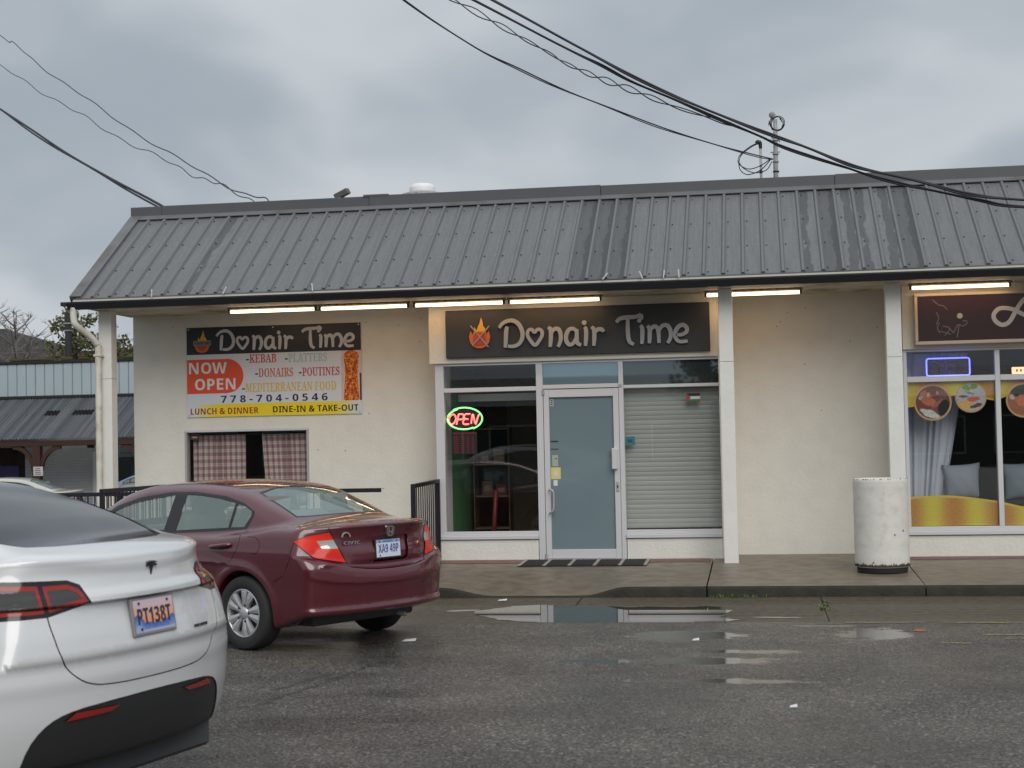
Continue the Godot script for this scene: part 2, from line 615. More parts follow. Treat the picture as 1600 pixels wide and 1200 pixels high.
		k.generate_normals()
		part(fw, "slab", b.commit(), M.concrete)
		part(fw, "kerb_edge", k.commit(), M.kerb)
	# worn red paint along the foot of the shop fronts
	for r in [[-4.2, -0.62, 0.38], [1.76, 4.38, 0.32], [4.42, 7.1, 0.32]]:
		var b := MB.new()
		var last := Vector2(r[0], 0.0)
		var pts := PackedVector2Array([Vector2(r[0], -0.02)])
		var x: float = r[0]
		while x < r[1]:
			pts.append(Vector2(x, r[2] + rng.randf_range(-0.035, 0.035)))
			x += 0.11
		pts.append(Vector2(r[1], r[2]))
		pts.append(Vector2(r[1], -0.02))
		var t := Geometry2D.triangulate_polygon(pts)
		for i in range(0, t.size(), 3):
			b.tri(Vector3(pts[t[i]].x, 0.159 - 0.0338 * pts[t[i]].y, pts[t[i]].y), Vector3(pts[t[i + 1]].x, 0.159 - 0.0338 * pts[t[i + 1]].y, pts[t[i + 1]].y), Vector3(pts[t[i + 2]].x, 0.159 - 0.0338 * pts[t[i + 2]].y, pts[t[i + 2]].y))
		part(fw, "red_strip", b.done(), M.red_paint)

	# standing water
	var water := mat(lin(0.020, 0.018, 0.014), 0.02, 0.0, 0.55)
	var pools := [
		[[-2.95, 3.95], [-2.67, 3.52], [-2.3, 3.3], [-1.7, 3.41], [-1.25, 3.52], [-0.66, 3.48], [-0.4, 3.62], [-0.32, 4.02], [-0.44, 4.42], [-0.2, 4.62], [-0.55, 4.81], [-1.15, 4.88], [-1.89, 4.87], [-2.41, 4.74], [-2.7, 4.4]],
		[[-3.25, 3.8], [-3.05, 3.72], [-2.9, 3.76], [-3.0, 3.86], [-3.2, 3.88]],
		[[-0.1, 4.45], [0.15, 4.39], [0.4, 4.45], [0.2, 4.53]],
	]
	var rag := FastNoiseLite.new()
	rag.seed = 38
	rag.frequency = 2.2
	rag.fractal_octaves = 5
	for q in pools.size():
		var ring := []
		for e in pools[q]:
			ring.append(Vector2(e[0], e[1]))
		var poly := PackedVector2Array()
		var n := ring.size()
		for i in n:
			for k in 16:
				var pt: Vector2 = ring[i].cubic_interpolate(ring[(i + 1) % n], ring[(i - 1 + n) % n], ring[(i + 2) % n], k / 16.0)
				poly.append(pt + Vector2(rag.get_noise_2dv(pt), rag.get_noise_2dv(pt + Vector2(50, 0)) * 0.8) * (0.13 if q == 0 else 0.05))
		var t := Geometry2D.triangulate_polygon(poly)
		if t.is_empty():
			print("puddle outline crosses itself ", q)
		var st2 := SurfaceTool.new()
		st2.begin(Mesh.PRIMITIVE_TRIANGLES)
		for i in t:
			st2.set_normal(Vector3.UP)
			st2.add_vertex(Vector3(poly[i].x, -0.0625 if q == 0 else dish(poly[i].y) + 0.003, poly[i].y))
		var pd := part(self, "puddle", st2.commit(), water)
		pd.set_meta("kind", "structure")

	# what is left of a yellow line beside the gutter
	var yl := structure("yellow_line")
	var ym := tri_mat(lin(0.40, 0.36, 0.16), 0.6, noise_tex(19, 0.03, [[0.0, grey(0.5)], [1.0, grey(1.0)]], 256), 2.0)
	for seg in [[0.75, 1.5, 4.99], [1.62, 2.9, 5.0], [2.95, 4.3, 4.99], [1.85, 2.4, 5.86], [2.0, 2.3, 6.1], [1.45, 1.7, 6.4]]:
		var pts := PackedVector2Array()
		var lower := []
		var x: float = seg[0]
		while x < seg[1]:
			pts.append(Vector2(x, seg[2] - 0.012 - rng.randf() * 0.03))
			lower.append(Vector2(x, seg[2] + 0.012 + rng.randf() * 0.04))
			x += 0.06
		lower.reverse()
		pts.append_array(PackedVector2Array(lower))
		var b := MB.new()
		var t := Geometry2D.triangulate_polygon(pts)
		for i in range(0, t.size(), 3):
			var v := []
			for k in 3:
				v.append(Vector3(pts[t[i + k]].x, -0.046, pts[t[i + k]].y))
			b.tri(v[0], v[1], v[2])
		part(yl, "paint_remnant", b.done(), ym)

const KERB := 2.66
func walk(x: float, z: float) -> float:
	var r := smoothstep(-3.55, -2.95, x) * (1.0 - smoothstep(-1.95, -1.45, x))
	return 0.155 - 0.0338 * maxf(z, 0.0) - 0.095 * r * smoothstep(1.2, KERB, z)

# ---------------------------------------------------------------- the shop building
const EAVE_Y := 3.655
const EAVE_Z := 0.80
const TOP_Y := 4.99
const TOP_Z := -1.21

func panel_tex(kind: int) -> ImageTexture:
	var img := Image.create(48, 384, false, Image.FORMAT_RGB8)
	var n := FastNoiseLite.new()
	n.seed = 50 + kind
	n.frequency = 0.06
	n.fractal_octaves = 4
	var e := FastNoiseLite.new()
	e.seed = 70 + kind
	e.frequency = 0.012
	e.fractal_octaves = 4
	for y in 384:
		for x in 48:
			var v := 0.92 + 0.08 * n.get_noise_2d(x * 1.6, y * 0.10) + 0.05 * n.get_noise_2d(x + 300, y)
			if kind >= 3:                                   # water runs with a wandering edge
				var mid := 14.0 + 16.0 * (kind - 3) + 9.0 * e.get_noise_2d(0, y)
				var wide := 7.0 + 5.0 * (kind - 3) + 8.0 * e.get_noise_2d(500, y * 0.7)
				if absf(x - mid) < wide:
					v *= 0.76
			if kind == 5 :
				v *= 0.80 + 0.03 * n.get_noise_2d(x * 3.0, y * 0.2)
			img.set_pixel(x, y, Color(v, v, v * 1.005))
	return ImageTexture.create_from_image(img)

func make_roof(b: Node3D) -> void:
	var roof := group_part(b, "mansard_roof")
	var run := Vector3(0, TOP_Y - EAVE_Y, TOP_Z - EAVE_Z)
	var n := Vector3(0, -run.z, run.y).normalized()
	var mats := []
	for k in 6:
		var m := mat(lin(0.150, 0.155, 0.160), 0.46, 0.0)
		m.albedo_texture = panel_tex(k)
		mats.append(m)
	var rib_m := mat(lin(0.132, 0.136, 0.140), 0.5)
	var p := 0.239
	var pan := MB.new()
	var lo := Vector3(0, EAVE_Y, EAVE_Z)
	pan.quad_uv(Vector3(0, 0, 0), run, run + Vector3(p, 0, 0), Vector3(p, 0, 0))
	pan.quad_uv(Vector3(0, 0, 0), Vector3(p, 0, 0), Vector3(p, -0.02, 0.0), Vector3(0, -0.02, 0.0))
	var pan_mesh := pan.done()
	var rib := MB.new()
	var prof := [[-0.028, 0.0015], [-0.013, 0.026], [0.013, 0.026], [0.028, 0.0015]]
	for i in 3:
		var a: Vector3 = Vector3(prof[i][0], 0, 0) + n * prof[i][1]
		var c: Vector3 = Vector3(prof[i + 1][0], 0, 0) + n * prof[i + 1][1]
		rib.quad(a, a + run, c + run, c)
	rib.quad(Vector3(-0.028, 0, 0), Vector3(-0.013, 0, 0) + n * 0.026, Vector3(0.013, 0, 0) + n * 0.026, Vector3(0.028, 0, 0))
	var rib_mesh := rib.done()
	var hole := MB.new()
	hole.box(Vector3(-0.02, -0.012, 0.001), Vector3(0.02, 0.014, 0.012))
	var scr := MB.new()
	var k0 := int(floor((-8.62 - 0.353) / p))
	for k in range(k0, 27):
		var x := 0.353 + k * p
		var kind := rng.randi() % 3
		if x > -2.35 and x < -1.75:
			kind = 5
		elif x > 0.5 and x < 1.95:
			kind = [3, 5, 4, 3, 4, 5][int((x - 0.5) / p) % 6]
		elif rng.randf() < 0.10:
			kind = 3
		part(roof, "roof_panel", pan_mesh, mats[kind], Vector3(x, EAVE_Y, EAVE_Z))
		part(roof, "rib", rib_mesh, rib_m, Vector3(x, EAVE_Y, EAVE_Z))
		for t in [0.035, 0.31, 0.60, 0.90]:
			for off in [0.055]:
				var c: Vector3 = lo + run * (t + rng.randf_range(-0.004, 0.004)) + Vector3(x + off, 0, 0)
				scr.box(c + Vector3(-0.008, -0.006, -0.006), c + Vector3(0.008, 0.010, 0.010))
	var so := part(roof, "screws", scr.done(), M.black)
	so.set_meta("kind", "stuff")
	# closure strip under the rib ends
	block(roof, "closure_strip", Vector3(-8.78, EAVE_Y - 0.022, EAVE_Z - 0.03), Vector3(6.8, EAVE_Y - 0.002, EAVE_Z - 0.004), M.seam, 0.0)
	# rake trim at the end
	var rk := MB.new()
	var lift := n * 0.034
	for q in [[-8.80, -8.645]]:
		var a := Vector3(q[0], EAVE_Y, EAVE_Z) + lift
		var c := Vector3(q[1], EAVE_Y, EAVE_Z) + lift
		rk.quad(a, a + run, c + run, c)
		rk.quad(c, c + run, c + run - lift, c - lift)
		rk.quad(a - lift * 3, a + run - lift * 3, a + run, a)
		rk.quad(a, c, c - lift, a - lift)
	part(roof, "rake_trim", rk.done(), M.apron)
	var gb := MB.new()
	gb.tri(Vector3(-8.77, EAVE_Y, EAVE_Z), Vector3(-8.77, TOP_Y, TOP_Z), Vector3(-8.77, EAVE_Y, TOP_Z))
	gb.quad(Vector3(-8.77, EAVE_Y, TOP_Z), Vector3(-8.77, TOP_Y + 0.1, TOP_Z), Vector3(-8.77, TOP_Y + 0.1, -13.9), Vector3(-8.77, EAVE_Y, -13.9))
	part(roof, "gable_end", gb.done(), M.cap)
	# cap and apron flashing, in lengths
	var cuts := [-8.80, -8.33, -5.28, -2.03, 1.10, 3.9, 6.8]
	for i in cuts.size() - 1:
		var jog := [0.0, 0.004, 0.012, 0.003, 0.009, 0.002][i] as float
		block(roof, "cap_flashing", Vector3(cuts[i] + 0.0015, TOP_Y - 0.02 + jog, TOP_Z - 0.34 + jog), Vector3(cuts[i + 1] - 0.0015, 5.142 + jog, TOP_Z + 0.022 + jog), M.cap, 0.006)
		var ab := MB.new()
		var u := run.normalized()
		var a0 := Vector3(cuts[i] + 0.001, TOP_Y, TOP_Z) + n * (0.030 + jog * 0.3)
		var c0 := Vector3(cuts[i + 1] - 0.001, TOP_Y, TOP_Z) + n * (0.030 + jog * 0.3)
		ab.quad(a0 - u * 0.125, a0 + u * 0.02, c0 + u * 0.02, c0 - u * 0.125)
		ab.quad(a0 - u * 0.125, c0 - u * 0.125, c0 - u * 0.125 - n * 0.012, a0 - u * 0.125 - n * 0.012)
		part(roof, "apron_flashing", ab.done(), M.apron)
	block(roof, "lap_plate", Vector3(-5.36, 5.135, TOP_Z - 0.2), Vector3(-5.0, 5.168, TOP_Z + 0.038), M.cap, 0.004)
	block(roof, "flat_deck", Vector3(-8.75, 4.80, -13.9), Vector3(6.8, 4.90, TOP_Z - 0.30), M.cap, 0.0)
	# gutter: folded profile along the eave
	var g := MB.new()
	var gp := [[0.805, 3.600], [0.805, 3.505], [0.872, 3.505], [0.900, 3.560], [0.912, 3.585], [0.912, 3.602], [0.902, 3.602], [0.860, 3.515], [0.815, 3.515], [0.812, 3.600]]
	for i in gp.size():
		var a: Array = gp[i]
		var c: Array = gp[(i + 1) % gp.size()]
		g.quad(Vector3(-8.80, a[1], a[0]), Vector3(6.8, a[1], a[0]), Vector3(6.8, c[1], c[0]), Vector3(-8.80, c[1], c[0]))
	g.cbox(Vector3(-8.885, 3.552, 0.81), Vector3(-8.802, 3.604, 0.905), 0.006)
	part(b, "gutter", g.done(), M.gutter)
	block(b, "drip_edge", Vector3(-8.76, 3.603, 0.775), Vector3(6.8, 3.640, 0.800), M.drip, 0.004)
	var br := [[-7.66, 0.02], [-6.68, 0.5], [-5.52, -0.1], [-1.80, 0.7], [-1.36, -0.4], [-1.08, 0.15], [-0.90, -0.05]]
	for e in br:
		part(b, "gutter_strap", bx(Vector3(0.016, 0.10, 0.012), 0.002), M.bracket, Vector3(e[0], 3.685, 0.84), Vector3(0.0, 0.0, -e[1]))
	var dp := MB.new(true)
	dp.tube(smooth_line([Vector3(-8.725, 3.53, 0.85), Vector3(-8.725, 3.38, 0.85), Vector3(-8.69, 3.29, 0.83), Vector3(-8.57, 3.16, 0.69), Vector3(-8.515, 3.06, 0.62), Vector3(-8.505, 2.94, 0.60), Vector3(-8.505, 1.5, 0.60), Vector3(-8.505, 0.17, 0.60)], 6), 0.043, 12)
	part(b, "downspout", dp.done(), M.downpipe)
	for y in [2.9, 0.9]:
		block(b, "pipe_strap", Vector3(-8.555, y, 0.515), Vector3(-8.455, y + 0.03, 0.648), M.downpipe, 0.003)

func make_building() -> void:
	var b := thing("strip_mall_building", "cream painted strip mall building with grey ribbed metal mansard roof", "building")
	make_roof(b)
	# soffit boards
	for i in 7:
		block(b, "soffit_board", Vector3(-8.53, 3.512, -0.60 + i * 0.2007 + 0.003), Vector3(6.8, 3.53, -0.60 + (i + 1) * 0.2007 - 0.003), M.soffit, 0.002)
	block(b, "soffit_backing", Vector3(-8.53, 3.534, -0.6), Vector3(6.8, 3.55, 0.80), M.seam, 0.0)
	block(b, "soffit_end_trim", Vector3(-8.56, 3.506, -0.6), Vector3(-8.531, 3.60, 0.80), M.soffit, 0.003)
	# walls
	var W: Material = M.wall
	block(b, "wall", Vector3(-8.53, -0.6, -0.8), Vector3(-7.80, 3.535, -0.6), W, 0.0)
	block(b, "wall", Vector3(-7.80, 1.925, -0.8), Vector3(-6.03, 3.535, -0.6), W, 0.0)
	block(b, "wall", Vector3(-7.80, -0.6, -0.8), Vector3(-6.03, 0.85, -0.6), W, 0.0)
	block(b, "wall", Vector3(-6.03, -0.6, -0.8), Vector3(-4.15, 3.535, -0.6), W, 0.0)
	block(b, "wall", Vector3(-0.62, 0.1, -0.8), Vector3(1.98, 3.535, -0.6), W, 0.0)
	block(b, "wall", Vector3(-8.53, -0.6, -13.8), Vector3(-8.33, 3.535, -0.802), W, 0.0)
	block(b, "wall", Vector3(-8.53, 3.536, -13.8), Vector3(-8.33, 4.78, -1.3), W, 0.0)
	block(b, "wall", Vector3(-8.33, -0.6, -13.8), Vector3(6.8, 4.8, -13.6), W, 0.0)
	block(b, "wall", Vector3(6.6, -0.6, -13.6), Vector3(6.8, 4.8, -0.05), W, 0.0)
	block(b, "wall", Vector3(-8.33, 3.56, -1.2), Vector3(6.6, 4.78, -1.0), W, 0.0)
	# returns of the projecting shop fronts
	block(b, "return_wall", Vector3(-4.148, 0.1, -0.598), Vector3(-4.10, 2.70, -0.12), W, 0.0)
	block(b, "return_wall", Vector3(-0.47, 0.1, -0.598), Vector3(-0.42, 3.51, 0.0), W, 0.0)
	block(b, "return_wall", Vector3(1.78, 0.1, -0.598), Vector3(1.80, 3.51, 0.0), W, 0.0)
	block(b, "fascia", Vector3(-4.20, 2.704, -0.598), Vector3(-0.472, 3.51, 0.03), M.fascia_paint, 0.006)
	block(b, "fascia", Vector3(1.802, 2.716, -0.598), Vector3(6.58, 3.51, 0.03), M.fascia_paint, 0.006)
	block(b, "knee_wall", Vector3(-4.13, 0.1, -0.14), Vector3(-2.815, 0.42, 0.0), M.knee, 0.005)
	block(b, "knee_wall", Vector3(-1.675, 0.1, -0.14), Vector3(-0.472, 0.42, 0.0), M.knee, 0.005)
	block(b, "knee_wall", Vector3(1.802, 0.1, -0.14), Vector3(6.58, 0.42, 0.0), M.knee, 0.005)
	# small holes and stains left by old fixings
	for h in [[0.42, 3.28], [0.65, 3.33], [0.33, 3.16], [1.55, 3.05], [1.20, 2.88], [0.28, 3.10], [0.62, 2.60], [0.82, 2.0], [-4.75, 3.28], [-4.45, 3.05], [-4.44, 3.36], [-5.18, 2.10], [-5.20, 3.33], [-5.9, 1.62], [-5.52, 1.60], [-7.95, 3.35], [-5.65, 1.06], [-5.0, 1.08]]:
		part(b, "fixing_hole", bx(Vector3(0.012, 0.012, 0.006), 0.002), M.seam, Vector3(h[0], h[1], -0.598), Vector3(0, 0, rng.randf()))
	# posts
	for x in [[-8.54, -8.36], [-0.445, -0.270], [1.565, 1.750], [4.75, 4.93]]:
		block(b, "post", Vector3(x[0], 0.12, 0.34), Vector3(x[1], 2.606, 0.52), M.column, 0.006)
		block(b, "post", Vector3(x[0] + 0.001, 2.609, 0.341), Vector3(x[1] - 0.001, 3.511, 0.519), M.column, 0.006)
	make_fronts(b)
	make_interior(b)

func frame_bar(p: Node, x0: float, x1: float, y0: float, y1: float, z0 := -0.105, z1 := -0.004, m: Material = null) -> void:
	block(p, "frame", Vector3(x0, y0, z0), Vector3(x1, y1, z1), m if m else M.alu, 0.004)

func pane(p: Node, x0: float, x1: float, y0: float, y1: float, z := -0.055) -> void:
	block(p, "pane", Vector3(x0, y0, z - 0.003), Vector3(x1, y1, z + 0.003), M.pane, 0.0)

func make_fronts(b: Node3D) -> void:
	var w := group_part(b, "shop_window")
	frame_bar(w, -4.135, -4.021, 0.52, 2.672)
	frame_bar(w, -2.808, -2.722, 0.155, 2.672, -0.107, -0.002)
	frame_bar(w, -4.135, -2.722, 2.673, 2.702)
	frame_bar(w, -4.0205, -2.8085, 2.330, 2.386)
	frame_bar(w, -4.10, -2.8085, 0.471, 0.522)
	block(w, "sill", Vector3(-4.10, 0.422, -0.11), Vector3(-2.809, 0.4705, 0.028), M.alu, 0.005)
	block(w, "gasket", Vector3(-4.10, 0.4165, -0.02), Vector3(-2.812, 0.4225, 0.012), M.seam, 0.0)
	pane(w, -4.024, -2.805, 0.519, 2.333)
	pane(w, -4.024, -2.805, 2.383, 2.676)
	# door with its frame
	var d := group_part(b, "door")
	frame_bar(d, -1.742, -1.682, 0.155, 2.672, -0.107, -0.002)
	frame_bar(d, -2.7215, -1.6825, 2.673, 2.702)
	frame_bar(d, -2.7215, -1.7425, 2.346, 2.398)
	var sun_film := mat(lin(0.30, 0.40, 0.44), 0.02, 0.85)
	block(d, "film_pane", Vector3(-2.724, 2.395, -0.058), Vector3(-1.74, 2.676, -0.052), sun_film, 0.0)
	var film := mat(lin(0.158, 0.212, 0.236), 0.05, 0.0, 0.5)
	block(d, "stile", Vector3(-2.716, 0.168, -0.085), Vector3(-2.645, 2.338, -0.008), M.alu, 0.004)
	block(d, "stile", Vector3(-1.818, 0.168, -0.085), Vector3(-1.746, 2.338, -0.008), M.alu, 0.004)
	block(d, "rail", Vector3(-2.6445, 2.235, -0.084), Vector3(-1.8185, 2.337, -0.010), M.alu, 0.004)
	block(d, "rail", Vector3(-2.6445, 0.169, -0.084), Vector3(-1.8185, 0.282, -0.010), M.alu, 0.004)
	block(d, "frosted_pane", Vector3(-2.648, 0.279, -0.048), Vector3(-1.815, 2.238, -0.042), film, 0.0)
	block(d, "threshold", Vector3(-2.72, 0.150, -0.1), Vector3(-1.742, 0.166, 0.03), M.alu_dull, 0.004)
	var hm := MB.new(true)
	hm.tube(smooth_line([Vector3(-2.655, 1.055, -0.01), Vector3(-2.650, 1.055, 0.045), Vector3(-2.615, 1.04, 0.06), Vector3(-2.600, 1.0, 0.06), Vector3(-2.600, 0.85, 0.06), Vector3(-2.612, 0.78, 0.06), Vector3(-2.648, 0.76, 0.045), Vector3(-2.655, 0.76, -0.01)], 4), 0.013, 8)
	part(d, "pull_handle", hm.done(), M.alu_dull)
	block(d, "push_box", Vector3(-1.845, 1.30, -0.01), Vector3(-1.775, 1.57, 0.05), M.alu, 0.008)
	block(d, "lock_plate", Vector3(-1.798, 1.02, -0.009), Vector3(-1.762, 1.14, 0.006), M.alu_dull, 0.003)
	part(d, "lock_cylinder", bx(Vector3(0.016, 0.03, 0.012), 0.004), M.black, Vector3(-1.78, 1.08, 0.009))
	for y in [[2.27, 2.335], [0.17, 0.235]]:
		block(d, "pivot", Vector3(-2.730, y[0], -0.001), Vector3(-2.702, y[1], 0.016), M.galv, 0.003)
	block(d, "corner_bolt", Vector3(-1.738, 2.35, -0.001), Vector3(-1.70, 2.39, 0.012), M.alu_dull, 0.004)
	# papers on the door
	var notes := [["hours_sticker", -2.635, -2.59, 2.125, 2.215, lin(0.5, 0.5, 0.5)], ["dark_sticker", -2.637, -2.54, 1.66, 1.678, lin(0.02, 0.02, 0.02)], ["dark_sticker", -2.637, -2.54, 1.562, 1.578, lin(0.05, 0.06, 0.06)], ["notice", -2.622, -2.545, 1.35, 1.495, lin(0.33, 0.39, 0.30)], ["yellow_notice", -2.64, -2.515, 1.185, 1.335, lin(0.62, 0.55, 0.20)], ["card_sticker", -2.61, -2.558, 1.10, 1.172, lin(0.62, 0.64, 0.66)]]
	for e in notes:
		block(d, e[0], Vector3(e[1], e[3], -0.0418), Vector3(e[2], e[4], -0.0398), mat(e[5], 0.6), 0.0)
	block(d, "notice_print", Vector3(-2.605, 1.23, -0.0397), Vector3(-2.55, 1.285, -0.0390), mat(lin(0.62, 0.6, 0.5), 0.7), 0.0)
	block(d, "notice_print", Vector3(-2.59, 1.44, -0.0397), Vector3(-2.555, 1.455, -0.0390), mat(lin(0.4, 0.06, 0.05), 0.7), 0.0)
	for y in [2.195, 2.17, 2.145]:
		block(d, "sticker_print", Vector3(-2.625, y - 0.008, -0.0397), Vector3(-2.60, y + 0.008, -0.0390), M.black, 0.0)
	# right-hand window of the same shop, roller blind behind
	var v := group_part(b, "shop_window")
	frame_bar(v, -1.6815, -0.4725, 2.673, 2.702)
	frame_bar(v, -1.6815, -0.4725, 2.330, 2.372)
	frame_bar(v, -1.6815, -0.4725, 0.471, 0.524)
	block(v, "sill", Vector3(-1.681, 0.422, -0.11), Vector3(-0.473, 0.4705, 0.028), M.alu, 0.005)
	block(v, "gasket", Vector3(-1.677, 0.4165, -0.02), Vector3(-0.473, 0.4225, 0.012), M.seam, 0.0)
	pane(v, -1.684, -0.472, 0.521, 2.333)
	block(v, "film_pane", Vector3(-1.684, 2.369, -0.058), Vector3(-0.472, 2.676, -0.052), mat(lin(0.17, 0.20, 0.20), 0.02, 0.8), 0.0)
	# spa window: two bays in the frame, more beyond it
	var s := group_part(b, "shop_window")
	var xs := [1.802, 2.93, 4.06, 5.19, 6.3]
	frame_bar(s, 1.803, 1.848, 0.524, 2.688)
	frame_bar(s, 1.803, 6.57, 2.689, 2.715)
	frame_bar(s, 1.803, 6.57, 0.471, 0.5235)
	block(s, "sill", Vector3(1.803, 0.422, -0.11), Vector3(6.57, 0.4705, 0.028), M.alu, 0.005)
	block(s, "gasket", Vector3(1.803, 0.4165, -0.02), Vector3(6.57, 0.4225, 0.012), M.seam, 0.0)
	for i in 4:
		var x0: float = (1.8485 if i == 0 else xs[i] + 0.0305)
		var x1: float = xs[i + 1] - 0.0305
		frame_bar(s, xs[i + 1] - 0.030, xs[i + 1] + 0.030, 0.524, 2.688, -0.106, -0.003)
		frame_bar(s, x0, x1, 2.312, 2.382)
		pane(s, x0 - 0.004, x1 + 0.004, 0.521, 2.315)
		pane(s, x0 - 0.004, x1 + 0.004, 2.379, 2.691)
	# window in the banner wall
	var c := group_part(b, "cafe_window")
	block(c, "frame", Vector3(-7.798, 0.862, -0.72), Vector3(-7.768, 1.890, -0.592), M.alu_dull, 0.004)
	block(c, "frame", Vector3(-6.062, 0.862, -0.72), Vector3(-6.032, 1.890, -0.592), M.alu_dull, 0.004)
	block(c, "frame", Vector3(-7.798, 1.891, -0.72), Vector3(-6.032, 1.924, -0.588), M.alu, 0.004)
	block(c, "sill", Vector3(-7.798, 0.832, -0.72), Vector3(-6.032, 0.861, -0.57), M.alu, 0.004)
	block(c, "pane", Vector3(-7.77, 0.86, -0.655), Vector3(-6.06, 1.893, -0.649), M.pane, 0.0)

func make_interior(b: Node3D) -> void:
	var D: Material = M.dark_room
	var floor_m := mat(lin(0.10, 0.085, 0.07), 0.4)
	var ceil_m := mat(lin(0.30, 0.30, 0.29), 0.8)
	# rooms: cafe wing, donair shop, spa
	block(b, "inner_floor", Vector3(-8.33, 0.10, -7.0), Vector3(-4.151, 0.150, -0.81), floor_m, 0.0)
	block(b, "inner_floor", Vector3(-4.15, 0.10, -7.0), Vector3(-0.62, 0.151, -0.141), floor_m, 0.0)
	block(b, "inner_floor", Vector3(1.80, 0.10, -7.0), Vector3(6.58, 0.151, -0.141), floor_m, 0.0)
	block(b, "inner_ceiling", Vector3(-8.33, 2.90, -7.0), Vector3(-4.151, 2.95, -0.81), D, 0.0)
	block(b, "inner_ceiling", Vector3(-4.15, 2.703, -7.0), Vector3(-0.62, 2.75, -0.60), ceil_m, 0.0)
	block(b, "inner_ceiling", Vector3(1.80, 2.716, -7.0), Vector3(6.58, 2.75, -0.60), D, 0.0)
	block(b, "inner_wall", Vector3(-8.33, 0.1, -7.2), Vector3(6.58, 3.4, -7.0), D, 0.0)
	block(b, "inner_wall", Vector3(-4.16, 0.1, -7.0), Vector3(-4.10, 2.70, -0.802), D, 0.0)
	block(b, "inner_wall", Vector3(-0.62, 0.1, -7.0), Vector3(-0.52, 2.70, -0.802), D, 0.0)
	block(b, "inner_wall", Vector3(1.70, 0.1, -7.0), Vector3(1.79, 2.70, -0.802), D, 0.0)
	# donair shop, seen dimly: painted wall bands, posts, shelf and counter
	block(b, "inner_jamb", Vector3(-4.098, 0.152, -0.60), Vector3(-4.05, 2.70, -0.142), M.white, 0.003)
	block(b, "green_wall", Vector3(-4.098, 0.152, -2.4), Vector3(-4.05, 2.70, -0.605), M.green_paint, 0.003)
	block(b, "ceiling_stand_in", Vector3(-4.04, 2.235, -1.10), Vector3(-0.65, 2.335, -1.05), M.white, 0.003)  # white box standing in for the strip of shop ceiling behind the pane
	block(b, "tan_partition", Vector3(-3.72, 0.152, -3.3), Vector3(-3.02, 2.5, -3.2), M.tan, 0.003)
	block(b, "maroon_panel", Vector3(-4.05, 1.95, -3.38), Vector3(-3.55, 2.6, -3.31), M.maroon_paint, 0.003)
	block(b, "maroon_panel", Vector3(-2.95, 0.152, -2.9), Vector3(-2.35, 1.15, -2.85), M.maroon_paint, 0.003)

# ---------------------------------------------------------------- lettering
const LETTERS := {"D": [[[-3.254,3.145],[-3.211,3.198],[-3.141,3.232],[-3.061,3.23],[-2.994,3.178],[-2.954,3.086],[-2.958,3.0],[-2.999,2.933],[-3.068,2.903],[-3.144,2.906]],[[-3.148,3.16],[-3.162,3.108],[-3.169,3.006],[-3.178,2.889]]], "n": [[[-2.618,3.134],[-2.585,3.101],[-2.585,2.988],[-2.596,2.88]],[[-2.581,3.051],[-2.541,3.104],[-2.489,3.107],[-2.459,3.047],[-2.461,2.957],[-2.494,2.879]]], "a": [[[-2.25,3.063],[-2.29,3.105],[-2.347,3.094],[-2.384,3.032],[-2.386,2.955],[-2.351,2.904],[-2.301,2.916],[-2.263,2.978]],[[-2.247,3.099],[-2.251,3.0],[-2.246,2.924],[-2.197,2.891]]], "i": [[[-2.151,3.123],[-2.13,3.087],[-2.132,2.974],[-2.141,2.878]]], "r": [[[-2.061,3.12],[-2.028,3.083],[-2.026,2.971],[-2.035,2.877]],[[-2.025,3.034],[-1.985,3.082],[-1.931,3.085],[-1.905,3.053]]], "T": [[[-1.741,3.168],[-1.695,3.212],[-1.612,3.227],[-1.489,3.232],[-1.421,3.261]],[[-1.425,3.261],[-1.422,3.221],[-1.45,3.181]],[[-1.591,3.231],[-1.596,3.114],[-1.593,2.991],[-1.576,2.917],[-1.524,2.879]]], "i ": [[[-1.438,3.118],[-1.414,3.086],[-1.414,2.986],[-1.423,2.883]]], "m": [[[-1.349,3.111],[-1.321,3.074],[-1.321,2.972],[-1.327,2.889]],[[-1.319,3.039],[-1.278,3.095],[-1.229,3.089],[-1.208,3.024],[-1.205,2.888]],[[-1.206,3.039],[-1.157,3.105],[-1.095,3.107],[-1.057,3.039],[-1.059,2.952],[-1.096,2.884]]], "e": [[[-0.987,2.988],[-0.917,2.986],[-0.858,3.02],[-0.852,3.073],[-0.9,3.11],[-0.958,3.085],[-0.998,3.017],[-0.993,2.948],[-0.945,2.9],[-0.843,2.903]]]}
const HEART := [[-2.795,3.076],[-2.751,3.111],[-2.703,3.091],[-2.698,3.032],[-2.735,2.966],[-2.791,2.909],[-2.849,2.969],[-2.885,3.038],[-2.876,3.097],[-2.833,3.113]]

func v2s(a: Array) -> Array:
	return a.map(func(e): return Vector2(e[0], e[1]))

func disc_poly(c: Vector2, r: float, n := 20, squash := 1.0) -> PackedVector2Array:
	var p := PackedVector2Array()
	for k in n:
		p.append(c + Vector2(cos(TAU * k / n) * r, sin(TAU * k / n) * r * squash))
	return p

